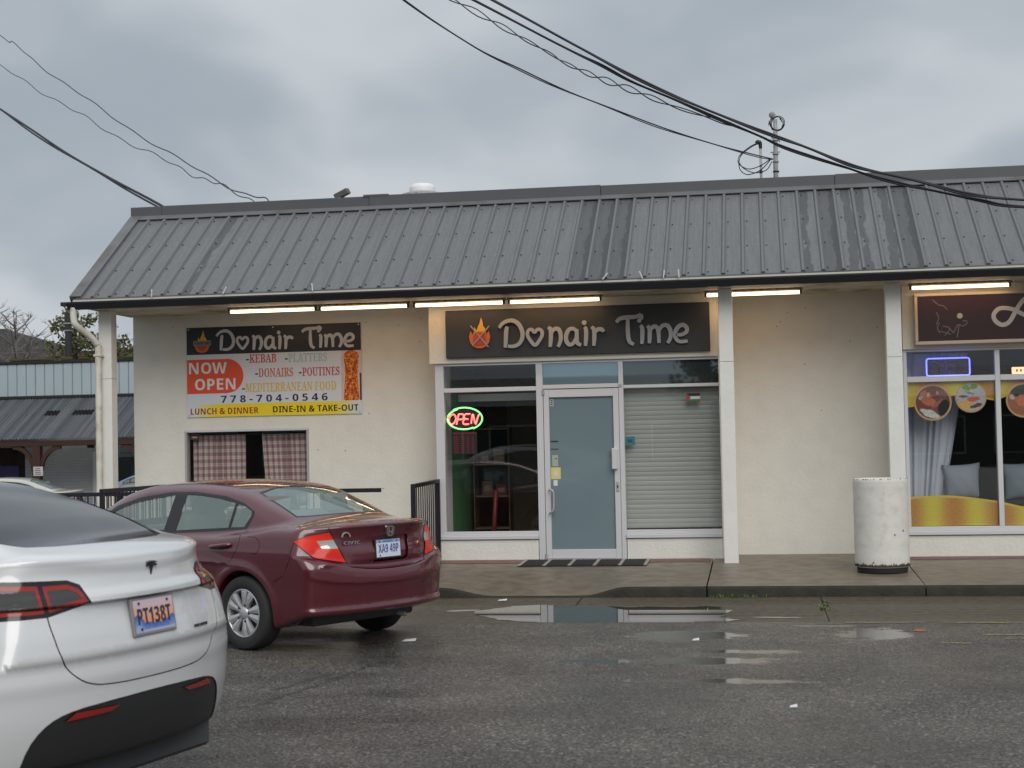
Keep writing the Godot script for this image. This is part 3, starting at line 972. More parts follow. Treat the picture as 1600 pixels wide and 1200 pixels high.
# the brush-script shop name; fit maps the big sign's metres to another board
func script_name(parent: Node, m: Material, z0: float, z1: float, fit: Callable, w: float) -> void:
	for key in LETTERS:
		var b := MB.new()
		var i := 0
		for s in LETTERS[key]:
			var pts := smooth_line(v2s(s).map(fit), 5)
			var ws := []
			for k in pts.size():
				var t := float(k) / (pts.size() - 1)
				ws.append(w * (0.82 + 0.28 * sin(PI * t)))
			b.stroke(pts, ws, z0, z1 + i * 0.0006)
			i += 1
		if key == "i":
			b.prism(disc_poly(fit.call(Vector2(-2.15, 3.177)), w * 0.62), z0, z1 + 0.0005)
		if key == "T":
			b.prism(disc_poly(fit.call(Vector2(-1.45, 3.181)), w * 0.55), z0, z1 + 0.002)
		part(parent, "letter", b.done(), m)
	var hb := MB.new()
	var ring := v2s(HEART).map(fit)
	var pts := []
	var n := ring.size()
	for i in n:
		for k in 5:
			pts.append(ring[i].cubic_interpolate(ring[(i + 1) % n], ring[(i - 1 + n) % n], ring[(i + 2) % n], k / 5.0))
	hb.stroke(pts, w * 0.9, z0, z1, true)
	part(parent, "letter", hb.done(), m)

func flame_logo(parent: Node, c: Vector2, s: float, z: float, step: float) -> void:
	var at := func(x: float, y: float) -> Vector2: return c + Vector2(x, y) * s
	var yellow := mat(lin(0.62, 0.36, 0.03), 0.6)
	var orange := mat(lin(0.55, 0.13, 0.035), 0.6)
	var red := mat(lin(0.42, 0.055, 0.025), 0.6)
	var flame := PackedVector2Array()
	for e in [[-0.60, 0.30], [-0.50, 0.98], [-0.28, 0.66], [-0.16, 1.0], [0.02, 1.35], [0.16, 1.90], [0.30, 1.40], [0.34, 1.10], [0.60, 0.75], [0.62, 0.30], [0.0, 0.2]]:
		flame.append(at.call(e[0], e[1]))
	var b := MB.new()
	b.prism(flame, z, z + step)
	part(parent, "yellow_flame", b.done(), yellow)
	var body := PackedVector2Array()
	for e in [[-0.86, 0.62], [-0.62, 0.25], [-0.3, 0.55], [0.0, 0.62], [0.3, 0.55], [0.62, 0.25], [0.88, 0.62], [1.0, 0.1], [0.9, -0.45], [0.6, -0.85], [0.2, -1.0], [-0.2, -1.0], [-0.6, -0.85], [-0.9, -0.45], [-1.0, 0.1]]:
		body.append(at.call(e[0], e[1]))
	b = MB.new()
	b.prism(body, z, z + step * 1.6)
	part(parent, "orange_flame", b.done(), orange)
	b = MB.new()
	b.prism(disc_poly(at.call(0.0, -0.12), 0.62 * s, 24), z + step, z + step * 2.2)
	part(parent, "red_disc", b.done(), red)

func fit_text(parent: Node, called: String, text: String, font: String, weight: int, x0: float, x1: float, y0: float, y1: float, z: float, m: Material, depth := 0.0008) -> void:
	var f := SystemFont.new()
	f.font_names = PackedStringArray([font])
	f.font_weight = weight
	var t := TextMesh.new()
	t.font = f
	t.text = text
	t.font_size = 48
	t.pixel_size = 0.01
	t.depth = depth
	t.curve_step = 2.0
	var o := MeshInstance3D.new()
	o.name = called
	o.mesh = t
	o.material_override = m
	parent.add_child(o, true)
	var a := t.get_aabb()
	var s := Vector3((x1 - x0) / a.size.x, (y1 - y0) / a.size.y, 1.0)
	o.scale = s
	o.position = Vector3(x0 - a.position.x * s.x, y0 - a.position.y * s.y, z)

func make_banner() -> void:
	var o := thing("wall_banner", "large printed takeaway menu banner with orange NOW OPEN shape on cream wall", "banner", Vector3(-7.748, 2.098, -0.592))
	var W := 620
	var H := 310
	var img := Image.create(W, H, false, Image.FORMAT_RGB8)
	var n := FastNoiseLite.new()
	n.seed = 91
	n.frequency = 0.045
	n.fractal_octaves = 4
	var white := Color(0.80, 0.82, 0.86)
	for y in H:
		var v := (H - 0.5 - y) / H * 1.237
		for x in W:
			var u := (x + 0.5) / W * 2.475
			var c := white
			if v > 0.86:
				c = Color(0.075, 0.07, 0.085)
			elif v < 0.175:
				var f := smoothstep(0.0, 0.55, u) * (1.0 - smoothstep(1.95, 2.5, u))
				c = white.lerp(Color(0.90, 0.80, 0.05), f)
			else:
				# orange tab with a round end
				var r := 0.235
				if v > 0.325 and v < 0.795 and (u < 0.575 or Vector2(u - 0.575, v - 0.56).length() < r):
					c = Color(0.86, 0.30, 0.13)
				# picture of a stuffed wrap
				if u > 2.19 and v > 0.185 and v < 0.86:
					var k := n.get_noise_2d(x * 1.4, y * 0.9)
					var q := n.get_noise_2d(x * 3.0 + 900, y * 2.2)
					var edge := absf(u - 2.335) / (0.098 + 0.012 * sin(v * 9.0))
					var food := Color(0.70, 0.26, 0.05).lerp(Color(0.94, 0.62, 0.12), clampf(0.5 + k * 1.4, 0, 1)).lerp(Color(0.38, 0.07, 0.03), clampf(q * 2.2 - 0.1, 0, 1))
					var cap := v > 0.80 and absf(u - 2.335) > 0.10 - pow((v - 0.80) * 1.4, 2.0) * 10.0
					if edge < 1.0 + 0.08 * k and not cap:
						c = food
					elif u > 2.45 and v < 0.55:
						c = Color(0.25, 0.16, 0.12)
					else:
						c = Color(0.80, 0.66, 0.64).lerp(white, clampf((0.30 - absf(u - 2.335)) * 2.0 + 0.35 * k, 0.0, 0.6))
			img.set_pixel(x, y, c)
	var pm := mat(Color.WHITE, 0.42)
	pm.albedo_texture = ImageTexture.create_from_image(img)
	block(o, "backing_board", Vector3(0, 0, 0), Vector3(2.475, 1.237, 0.006), M.white, 0.0)
	var b := MB.new()
	b.quad_uv(Vector3(0, 0, 0.0072), Vector3(0, 1.237, 0.0072), Vector3(2.475, 1.237, 0.0072), Vector3(2.475, 0, 0.0072))
	part(o, "print", b.done(), pm)
	var grey_l := mat(lin(0.50, 0.50, 0.52), 0.5)
	script_name(o, grey_l, 0.0074, 0.0086, func(p: Vector2) -> Vector2: return Vector2(remap(p.x, -3.275, -0.83, 0.415, 2.385), remap(p.y, 2.862, 3.28, 0.893, 1.215)), 0.041)
	flame_logo(o, Vector2(0.222, 0.995), 0.108, 0.0074, 0.0005)
	block(o, "logo_ribbon", Vector3(0.095, 0.985, 0.0076), Vector3(0.352, 1.055, 0.0092), mat(lin(0.20, 0.19, 0.17), 0.6), 0.0)
	fit_text(o, "lettering", "DONAIR TIME", "Droid Sans", 700, 0.112, 0.335, 1.003, 1.038, 0.0095, M.black)
	var Z := 0.0080
	var ink := M.black as Material
	fit_text(o, "lettering", "NOW", "Droid Sans", 700, 0.03, 0.575, 0.597, 0.752, Z, mat(lin(0.68, 0.70, 0.72), 0.5))
	fit_text(o, "lettering", "OPEN", "Droid Sans", 700, 0.115, 0.695, 0.374, 0.527, Z, mat(lin(0.68, 0.70, 0.72), 0.5))
	var rows := [["KEBAB", 0.90, 1.28, 0.73, 0.845, lin(0.50, 0.05, 0.05), 0.852], ["PLATTERS", 1.452, 1.997, 0.725, 0.84, lin(0.30, 0.46, 0.55), 1.405], ["DONAIRS", 1.027, 1.518, 0.53, 0.65, lin(0.52, 0.12, 0.05), 0.98], ["POUTINES", 1.647, 2.171, 0.53, 0.645, lin(0.46, 0.03, 0.07), 1.60], ["MEDITERRANEAN FOOD", 0.837, 2.119, 0.33, 0.45, lin(0.62, 0.44, 0.02), 0.79]]
	for r in rows:
		fit_text(o, "lettering", r[0], "Droid Serif", 700, r[1], r[2], r[3], r[4], Z, mat(r[5], 0.5))
		block(o, "dash", Vector3(r[6], r[3] + 0.035, 0.0074), Vector3(r[6] + 0.038, r[3] + 0.055, 0.0086), ink, 0.0)
	fit_text(o, "lettering", "7 7 8 - 7 0 4 - 0 5 4 6", "Droid Sans", 700, 0.484, 1.997, 0.190, 0.290, Z, mat(lin(0.012, 0.012, 0.05), 0.5))
	fit_text(o, "lettering", "LUNCH & DINNER", "Droid Sans", 700, 0.047, 1.02, 0.038, 0.122, Z, mat(lin(0.30, 0.02, 0.02), 0.5))
	fit_text(o, "lettering", "DINE-IN & TAKE-OUT", "Droid Sans", 700, 1.225, 2.425, 0.043, 0.128, Z, ink)
	for e in [[0.03, 1.21], [1.24, 1.21], [2.445, 1.21], [0.03, 0.03], [1.24, 0.02], [2.445, 0.03]]:
		b = MB.new()
		b.prism(disc_poly(Vector2(e[0], e[1]), 0.009, 8), 0.0074, 0.0125)
		part(o, "screw", b.done(), M.steel)

func make_signs() -> void:
	make_banner()
	var o := thing("shop_sign", "dark grey fascia sign with raised grey script letters and flame logo", "sign")
	block(o, "board", Vector3(-3.965, 2.774, 0.034), Vector3(-0.563, 3.392, 0.082), M.sign_board, 0.006)
	script_name(o, M.letter, 0.0835, 0.118, func(p: Vector2) -> Vector2: return p, 0.049)
	flame_logo(o, Vector2(-3.515, 3.03), 0.138, 0.0835, 0.010)
	for s in [[Vector2(-3.63, 3.185), Vector2(-3.40, 2.905)], [Vector2(-3.385, 3.175), Vector2(-3.61, 2.925)]]:
		var b := MB.new()
		b.stroke([s[0], (s[0] + s[1]) * 0.5, s[1]], 0.015, 0.104, 0.112 if s[0].x < -3.5 else 0.115)
		part(o, "skewer", b.done(), mat(lin(0.30, 0.27, 0.25), 0.5))
	# spa sign box
	var q := thing("shop_sign", "dark brown box sign with pale frame and script letter above spa window", "sign")
	var tan_f := mat(lin(0.42, 0.36, 0.30), 0.5)
	block(q, "cabinet", Vector3(1.965, 2.79, 0.034), Vector3(5.6, 3.385, 0.128), M.black, 0.004)
	var face := mat(lin(0.032, 0.012, 0.011), 0.14)
	block(q, "face", Vector3(1.985, 2.81, 0.1285), Vector3(5.58, 3.365, 0.134), face, 0.0)
	block(q, "frame", Vector3(1.945, 3.362, 0.036), Vector3(5.62, 3.400, 0.150), tan_f, 0.005)
	block(q, "frame", Vector3(1.945, 2.764, 0.036), Vector3(5.62, 2.806, 0.150), tan_f, 0.005)
	block(q, "frame", Vector3(1.945, 2.807, 0.036), Vector3(1.982, 3.361, 0.150), tan_f, 0.005)
	block(q, "frame", Vector3(5.583, 2.807, 0.036), Vector3(5.62, 3.361, 0.150), tan_f, 0.005)
	var lb := MB.new()
	lb.stroke(smooth_line(v2s([[3.329,3.345],[3.239,3.276],[3.164,3.176],[3.073,3.024],[2.985,2.982],[2.907,3.025]]), 6), 0.052, 0.1345, 0.1375)
	lb.stroke(smooth_line(v2s([[2.921,3.012],[2.888,3.065],[2.893,3.125],[2.963,3.185],[3.106,3.171],[3.262,3.09],[3.405,3.063]]), 6), 0.051, 0.1348, 0.1382)
	part(q, "letter", lb.done(), mat(lin(0.40, 0.40, 0.41), 0.4))
	for l in [[[2.221,2.929],[2.301,2.911],[2.373,2.886]], [[2.274,2.987],[2.347,2.97],[2.403,2.9]], [[2.239,3.034],[2.215,2.967],[2.242,2.905]], [[2.3,2.873],[2.36,2.947],[2.325,2.986]], [[2.403,2.9],[2.441,2.975],[2.464,3.004]], [[2.445,2.846],[2.462,2.929],[2.471,3.004]], [[2.471,3.004],[2.522,2.984],[2.574,3.023]], [[2.516,3.047],[2.574,3.043]], [[2.167,3.316],[2.238,3.253],[2.296,3.236],[2.339,3.189]], [[2.206,3.163],[2.233,3.087],[2.202,3.012]]]:
		var b := MB.new()
		b.stroke(smooth_line(v2s(l), 5), 0.011, 0.1345, 0.136 + rng.randf() * 0.001)
		part(q, "line_art", b.done(), mat(lin(0.11, 0.105, 0.10), 0.5))
	lb = MB.new()
	lb.prism(disc_poly(Vector2(2.485, 3.109), 0.034, 18), 0.1345, 0.137)
	part(q, "pale_dot", lb.done(), mat(lin(0.34, 0.34, 0.33), 0.5))

# ---------------------------------------------------------------- lamps
func make_lamps() -> void:
	var tube_m := glow(Color(1.0, 0.86, 0.70), 3.2)
	var holder := mat(lin(0.03, 0.03, 0.03), 0.6)
	var batten := tri_mat(lin(0.34, 0.31, 0.26), 0.6, noise_tex(41, 0.03, [[0.0, grey(0.5)], [1.0, grey(1.0)]], 256), 1.5)
	var where := [["over the left part of the menu banner", -6.823], ["over the right part of the menu banner", -5.590], ["over the flame logo of the dark grey sign", -4.337], ["over the middle of the dark grey sign", -3.100], ["crossing behind the middle white post", -0.612], ["over the dark brown box sign", 1.878]]
	for e in where:
		var o := thing("fluorescent_lamp", "lit bare fluorescent tube under the eave " + e[0], "lamp", Vector3(e[1], 3.455, 0.3), 0.0, "fluorescent tubes under the eave")
		var b := MB.new(true)
		b.tube([Vector3(0.03, 0, 0), Vector3(0.6, 0, 0), Vector3(1.168, 0, 0)], 0.021, 12)
		part(o, "tube", b.done(), tube_m)
		for x in [0.0, 1.168]:
			block(o, "holder", Vector3(x, -0.02, -0.018), Vector3(x + 0.028, 0.030, 0.018), holder, 0.003)
		block(o, "batten", Vector3(-0.01, 0.031, -0.035), Vector3(1.206, 0.056, 0.035), batten, 0.004)
		var l := AreaLight3D.new()
		l.name = "tube_light"
		l.area_size = Vector2(1.13, 0.04)
		l.light_color = Color(1.0, 0.80, 0.56)
		l.light_energy = 0.26
		l.area_range = 12.0
		l.shadow_enabled = true
		o.add_child(l)
		l.position = Vector3(0.6, -0.024, 0)
		l.rotation_degrees = Vector3(-90, 0, 0)
	# neon OPEN in the donair window
	var red := glow(Color(1.0, 0.16, 0.13), 2.0)
	var green := glow(Color(0.10, 0.95, 0.42), 1.3)
	var s := thing("neon_sign", "red OPEN neon lettering inside a green oval ring in dark window", "neon sign", Vector3(0, 0, -0.09))
	var plate := MB.new()
	plate.prism(disc_poly(Vector2(-3.774, 1.987), 0.235, 28, 0.6), -0.035, -0.03)
	part(s, "backing", plate.done(), M.black)
	var word := [[[-3.897,2.04],[-3.935,2.047],[-3.968,2.004],[-3.975,1.954],[-3.95,1.922],[-3.912,1.934],[-3.885,1.983],[-3.893,2.035]], [[-3.878,1.914],[-3.862,1.98],[-3.846,2.049]], [[-3.846,2.049],[-3.788,2.045],[-3.78,2.012],[-3.796,1.985],[-3.858,1.979]], [[-3.693,2.048],[-3.752,2.047],[-3.776,2.025],[-3.764,1.989],[-3.719,1.983]], [[-3.764,1.984],[-3.79,1.956],[-3.778,1.918],[-3.712,1.918]], [[-3.684,1.92],[-3.661,2.047],[-3.643,1.985],[-3.625,1.916],[-3.600,1.985],[-3.577,2.043]]]
	for l in word:
		var b := MB.new(true)
		var pts := smooth_line(l.map(func(e): return Vector3(e[0], e[1], 0.0)), 4)
		b.tube(pts, 0.0108, 8)
		part(s, "red_tube", b.done(), red)
	for a in [[128.0, -62.0], [112.0 + 0.0, 303.0]]:
		var b := MB.new(true)
		var pts := []
		for k in 25:
			var t := deg_to_rad(lerpf(a[0], a[1], k / 24.0))
			var rr := 1.0 if a[0] > 120.0 else 0.93
			pts.append(Vector3(-3.774 + cos(t) * 0.24 * rr, 1.987 + sin(t) * 0.147 * rr, 0.004))
		b.tube(pts, 0.0108, 8)
		part(s, "green_tube", b.done(), green)
	for e in [[-3.774, 1.98, Color(1.0, 0.25, 0.2)]]:
		var l := OmniLight3D.new()
		l.name = "neon_glow"
		l.light_color = e[2]
		l.light_energy = 0.02
		l.omni_range = 6.0
		l.omni_attenuation = 2.0
		l.light_size = 0.1
		l.shadow_enabled = true
		s.add_child(l)
		l.position = Vector3(e[0], e[1], 0.02)
	# blue framed OPEN in the spa window
	var blue := glow(Color(0.26, 0.30, 1.0), 2.4)
	var dim := mat(lin(0.20, 0.02, 0.03), 0.4)
	var q := thing("neon_sign", "blue rectangular neon border with unlit red OPEN letters inside", "neon sign", Vector3(0, 0, -0.09))
	var ring := []
	var cs := [[2.585, 2.575, 0.0], [2.122, 2.575, 90.0], [2.122, 2.415, 180.0], [2.585, 2.415, 270.0]]
	for c in cs:
		for k in 5:
			var t := deg_to_rad(c[2] + 90.0 * k / 4.0)
			ring.append(Vector3(c[0] + cos(t) * 0.028, c[1] + sin(t) * 0.028, 0))
	ring.append(ring[0])
	var rb := MB.new(true)
	rb.tube(ring, 0.0095, 8, false)
	part(q, "border_tube", rb.done(), blue)
	block(q, "backing", Vector3(2.10, 2.395, -0.03), Vector3(2.605, 2.595, -0.024), M.black, 0.002)
	var sx := 2.145
	var shapes := [[[[0.04,0.145],[0.0,0.12],[0.0,0.03],[0.04,0.0],[0.08,0.03],[0.08,0.12],[0.04,0.145]]], [[[0.0,0.0],[0.0,0.145],[0.07,0.14],[0.08,0.105],[0.07,0.075],[0.0,0.07]]], [[[0.08,0.145],[0.0,0.145],[0.0,0.0],[0.08,0.0]],[[0.0,0.072],[0.065,0.072]]], [[[0.0,0.0],[0.0,0.145],[0.085,0.0],[0.085,0.145]]]]
	for i in 4:
		for l in shapes[i]:
			var b := MB.new(true)
			b.tube(l.map(func(e): return Vector3(sx + i * 0.108 + e[0], 2.422 + e[1], 0.0)), 0.006, 6)
			part(q, "letter_tube", b.done(), dim)
	var bl := OmniLight3D.new()
	bl.name = "neon_glow"
	bl.light_color = Color(0.3, 0.35, 1.0)
	bl.light_energy = 0.03
	bl.omni_range = 6.0
	bl.omni_attenuation = 2.0
	bl.light_size = 0.15
	bl.shadow_enabled = true
	q.add_child(bl)
	bl.position = Vector3(2.35, 2.49, 0.02)
	# small lit plaque at the edge of the next bay
	var am := thing("lit_plaque", "small amber lit plaque in the spa window upper pane", "sign", Vector3(3.11, 2.385, -0.085))
	var ab := MB.new()
	ab.cbox(Vector3.ZERO, Vector3(0.36, 0.085, 0.02), 0.008)
	part(am, "face", ab.done(), glow(Color(1.0, 0.72, 0.40), 0.9))
	for k in 6:
		part(am, "mark", bx(Vector3(0.022, 0.03, 0.006), 0.002), mat(lin(0.35, 0.12, 0.03), 0.5), Vector3(0.06 + k * 0.048, 0.042, 0.022))

# ---------------------------------------------------------------- things behind the glass
func cloth(x0: float, x1: float, y0: float, y1: float, z: float, folds: float, depth: float, lean: Callable, uvscale := Vector2(4, 4)) -> ArrayMesh:
	var st := SurfaceTool.new()
	st.begin(Mesh.PRIMITIVE_TRIANGLES)
	st.set_smooth_group(0)
	var nx := 90
	var ny := 14
	for j in ny + 1:
		var t := float(j) / ny
		var y := lerpf(y0, y1, t)
		for i in nx + 1:
			var u := float(i) / nx
			var e: Vector2 = lean.call(t)
			var x := lerpf(x0 + e.x, x1 + e.y, u)
			var amp := depth * (0.55 + 0.45 * sin(u * 13.0 + 1.0))
			var zz := z + amp * sin(u * folds * TAU + 0.6 * sin(t * 2.0 + u * 9.0)) + 0.3 * amp * sin(u * folds * 2.3 * TAU)
			st.set_uv(Vector2(u * (x1 - x0) * 1.5 * uvscale.x, (1.0 - t) * (y1 - y0) * uvscale.y))
			st.add_vertex(Vector3(x, y, zz))
	for j in ny:
		for i in nx:
			var a := j * (nx + 1) + i
			for q in [a, a + nx + 1, a + nx + 2, a, a + nx + 2, a + 1]:
				st.add_index(q)
	st.generate_normals()
	return st.commit()

func plaid_tex() -> ImageTexture:
	var n := 128
	var img := Image.create(n, n, false, Image.FORMAT_RGB8)
	var w := Color(0.78, 0.75, 0.73)
	var r := Color(0.50, 0.34, 0.35)
	for y in n:
		for x in n:
			var a := (x % 64) > 30
			var b := (y % 64) > 30
			var fx := 0.5 if (x % 64) in range(12, 18) else 0.0
			var fy := 0.5 if (y % 64) in range(12, 18) else 0.0
			var k := (0.42 if a else 0.0) + (0.42 if b else 0.0) + (0.16 if fx > 0 or fy > 0 else 0.0)
			k += 0.06 * (((x * 7 + y * 13) % 5) / 5.0 - 0.5)
			img.set_pixel(x, y, w.lerp(r, clampf(k, 0, 1)))
	return ImageTexture.create_from_image(img)

func make_window_things() -> void:
	var pl := mat(Color.WHITE, 0.9)
	pl.albedo_texture = plaid_tex()
	var straight := func(_t: float) -> Vector2: return Vector2.ZERO
	var c1 := part(self, "curtain", cloth(-7.73, -6.98, 0.90, 1.85, -0.76, 11.0, 0.024, straight, Vector2(4.2, 5.2)), pl)
	tag(c1, "red and white plaid curtain at the banner wall window, straight hem", "curtain", "plaid curtains")
	var c2 := part(self, "curtain", cloth(-6.74, -6.07, 0.90, 1.85, -0.76, 10.0, 0.022, func(t: float) -> Vector2: return Vector2(0.06 * (1.0 - t), 0.0), Vector2(4.2, 5.2)), pl)
	tag(c2, "red and white plaid curtain with slanting inner edge beside the dark gap", "curtain", "plaid curtains")
	var rod := MB.new(true)
	rod.tube([Vector3(-7.8, 1.86, -0.77), Vector3(-6.9, 1.858, -0.77), Vector3(-6.03, 1.86, -0.77)], 0.008, 8)
	tag(part(self, "curtain_rod", rod.done(), M.black), "thin dark rod carrying the plaid curtains", "curtain rod")
	var st := thing("window_sticker", "small maroon sticker in the top corner of plaid curtain window", "sticker", Vector3(-7.74, 1.79, -0.661))
	block(st, "label", Vector3(0, 0, 0), Vector3(0.13, 0.075, 0.003), mat(lin(0.10, 0.015, 0.025), 0.5), 0.0)
	block(st, "print", Vector3(0.02, 0.025, 0.0031), Vector3(0.10, 0.045, 0.0040), mat(lin(0.42, 0.36, 0.36), 0.5), 0.0)
	# roller blind of wide slats
	var bl := thing("slatted_blind", "closed grey horizontal slat blind behind the shop window right of door", "blind", Vector3(-1.70, 0.53, -0.16))
	var sl := MB.new(true)
	var L := 1.235
	var prof := []
	for k in 9:
		var a := PI * k / 8.0
		prof.append(Vector2(-cos(a) * 0.031, 0.007 * sin(a)))
	for k in 8:
		sl.quad(Vector3(0, prof[k].x, prof[k].y), Vector3(0, prof[k + 1].x, prof[k + 1].y), Vector3(L, prof[k + 1].x, prof[k + 1].y), Vector3(L, prof[k].x, prof[k].y))
	var sl_mesh := sl.done()
	var sm := [mat(lin(0.36, 0.38, 0.35), 0.5), mat(lin(0.38, 0.395, 0.36), 0.5), mat(lin(0.345, 0.365, 0.34), 0.5)]
	for k in 30:
		part(bl, "slat", sl_mesh, sm[(k * 7) % 3], Vector3(0, 0.035 + k * 0.0600, rng.randf_range(-0.002, 0.002)), Vector3(rng.randf_range(-0.05, 0.05), 0.0, rng.randf_range(-0.0012, 0.0012) if k > 0 else 0.005))
	var cord := MB.new()
	cord.box(Vector3(0, 0.0, -0.012), Vector3(L, 1.80, -0.010))
	part(bl, "backing_tape", cord.done(), mat(lin(0.10, 0.10, 0.09), 0.8))
	var fl := thing("flag_sticker", "small black white and green flag sticker with red triangle", "sticker", Vector3(-0.885, 2.135, -0.0515))
	for e in [[0.0, lin(0.03, 0.14, 0.05)], [0.037, lin(0.6, 0.6, 0.6)], [0.074, lin(0.012, 0.012, 0.012)]]:
		block(fl, "stripe", Vector3(0, e[0], 0), Vector3(0.172, e[0] + 0.037, 0.002), mat(e[1], 0.5), 0.0)
	var tb := MB.new()
	tb.prism(PackedVector2Array([Vector2(0, 0), Vector2(0.06, 0.0555), Vector2(0, 0.111)]), 0.0021, 0.0030)
	part(fl, "triangle", tb.done(), mat(lin(0.40, 0.03, 0.04), 0.5))
	var tq := thing("teal_card", "small teal card stuck inside the blind window near the door", "sticker", Vector3(-1.675, 1.605, -0.0625))
	block(tq, "card", Vector3(0, 0, 0), Vector3(0.122, 0.108, 0.003), mat(lin(0.045, 0.22, 0.26), 0.5), 0.0)
	block(tq, "print", Vector3(0.03, 0.03, 0.0031), Vector3(0.09, 0.07, 0.0036), mat(lin(0.02, 0.10, 0.14), 0.5), 0.0)
	# hours board under the neon
	var hb := thing("hours_board", "dark business hours board with rows of red print under oval neon", "sign", Vector3(-3.94, 1.525, -0.075))
	block(hb, "panel", Vector3(0, 0, 0), Vector3(0.335, 0.29, 0.006), mat(lin(0.012, 0.010, 0.012), 0.5), 0.002)
	var hr := mat(lin(0.17, 0.008, 0.014), 0.5)
	block(hb, "heading", Vector3(0.015, 0.262, 0.0061), Vector3(0.32, 0.284, 0.0072), hr, 0.0)
	for r in 8:
		for e in [[0.02, 0.072], [0.12, 0.05], [0.195, 0.04], [0.265, 0.034]]:
			block(hb, "row_print", Vector3(e[0] + rng.randf() * 0.006, 0.018 + r * 0.029, 0.0061), Vector3(e[0] + e[1] - rng.randf() * 0.008, 0.034 + r * 0.029, 0.0070), hr, 0.0)
	# furniture glimpsed in the donair shop
	var cn := thing("service_counter", "wooden service counter in the dark donair shop", "counter", Vector3(-3.3, 0.152, -4.4))
	block(cn, "front", Vector3(-0.5, 0, 0), Vector3(2.2, 0.95, 0.5), M.wood, 0.006)
	block(cn, "worktop", Vector3(-0.54, 0.952, -0.04), Vector3(2.24, 0.99, 0.54), M.tan, 0.006)
	var sh := thing("shelf_unit", "tan shelf unit with boxes behind the oval neon sign", "shelf", Vector3(-3.72, 0.152, -1.9))
	for x in [-0.26, 0.24]:
		block(sh, "upright", Vector3(x, 0, -0.15), Vector3(x + 0.02, 1.75, 0.15), M.wood, 0.003)
	for y in [0.3, 0.75, 1.2, 1.7]:
		block(sh, "shelf", Vector3(-0.239, y, -0.15), Vector3(0.239, y + 0.02, 0.15), M.tan, 0.003)
	for e in [[-0.18, 1.221, 0.16, M.maroon_paint, "maroon carton on the upper tan shelf behind the neon"], [0.02, 1.221, 0.2, M.tan, "tan carton on the upper tan shelf behind the neon"], [-0.15, 0.771, 0.2, M.wood, "brown carton on the middle tan shelf behind the neon"], [0.05, 0.771, 0.15, M.maroon_paint, "maroon carton on the middle tan shelf behind the neon"]]:
		var bo := thing("shelf_box", e[4], "box", Vector3(-3.72 + e[0], 0.152 + e[1], -1.95), 0.0, "cartons on the shelf unit")
		block(bo, "carton", Vector3(0, 0, 0), Vector3(0.15, e[2], 0.12), e[3], 0.004)
		block(bo, "label", Vector3(0.03, e[2] * 0.3, 0.1202), Vector3(0.12, e[2] * 0.7, 0.1215), M.tan, 0.0)
	var rp := MB.new(true)
	rp.tube([Vector3(-3.60, 0.2, -1.05), Vector3(-3.57, 0.6, -1.06), Vector3(-3.54, 1.02, -1.07)], 0.034, 10)
	rp.lathe([Vector2(0.0, 0.0), Vector2(0.09, 0.0), Vector2(0.085, 0.05), Vector2(0.03, 0.07)], 16, Basis.IDENTITY, Vector3(-3.60, 0.152, -1.05))
	tag(part(self, "red_stand", rp.done(), mat(lin(0.16, 0.010, 0.014), 0.45)), "leaning red stand pole inside the dark window with green wall", "stand")
	# spa window: curtain, cushions, printed film
	var cw := mat(lin(0.56, 0.61, 0.68), 0.85)
	cw.backlight_enabled = true
	cw.backlight = lin(0.25, 0.28, 0.32)
	var c3 := part(self, "curtain", cloth(1.87, 2.46, 0.75, 2.68, -0.42, 7.0, 0.035, func(t: float) -> Vector2: return Vector2(0.0, -0.18 + 0.36 * t), Vector2(1, 1)), cw)
	tag(c3, "pale blue-white sheer curtain hanging at one side of the spa window", "curtain")
	for e in [[2.52, 0.98, -0.40, lin(0.30, 0.35, 0.40), "light grey linen cushion beside the pale curtain", 0.06], [2.84, 0.94, -0.42, lin(0.012, 0.013, 0.018), "black textured cushion between the two grey cushions", -0.05], [3.24, 0.98, -0.40, lin(0.20, 0.26, 0.30), "blue-grey cushion beyond the window mullion of the spa", 0.04]]:
		var st2 := SurfaceTool.new()
		st2.begin(Mesh.PRIMITIVE_TRIANGLES)
		st2.set_smooth_group(0)
		var n := 18
		for side in [1.0, -1.0]:
			for j in n:
				for i in n:
					var q := []
					for d in [[0, 0], [0, 1], [1, 1], [1, 0]]:
						var u: float = (i + d[0]) * 2.0 / n - 1.0
						var v: float = (j + d[1]) * 2.0 / n - 1.0
						var pinch := 1.0 - 0.07 * (1.0 - u * u) * absf(v) - 0.0
						var pinch2 := 1.0 - 0.07 * (1.0 - v * v) * absf(u)
						var h := pow((1.0 - u * u) * (1.0 - v * v), 0.5) * 0.10
						q.append(Vector3(u * 0.235 * pinch2, v * 0.235 * pinch, side * (h + 0.003 * sin(u * 9.0 + v * 5.0) * h * 10.0)))
					for k in ([0, 1, 2, 0, 2, 3] if side > 0 else [0, 2, 1, 0, 3, 2]):
						st2.add_vertex(q[k])
		st2.generate_normals()
		var cm := tri_mat(e[3], 0.95, noise_tex(44, 0.2, [[0.0, grey(0.75)], [1.0, grey(1.0)]], 256), 5.0)
		var cu := part(self, "cushion", st2.commit(), cm, Vector3(e[0], e[1] + 0.075, e[2] + 0.03), Vector3(-0.15, 0, e[5]))
		tag(cu, e[4], "cushion", "cushions on the spa window seat")
	var seat := thing("cushioned_bench", "dark window seat under the cushions in the spa", "bench", Vector3(1.87, 0.152, -0.75))
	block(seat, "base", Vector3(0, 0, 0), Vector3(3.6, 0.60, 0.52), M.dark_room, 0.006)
	block(seat, "pad", Vector3(0, 0.602, 0), Vector3(3.6, 0.672, 0.53), M.black_matt, 0.02)
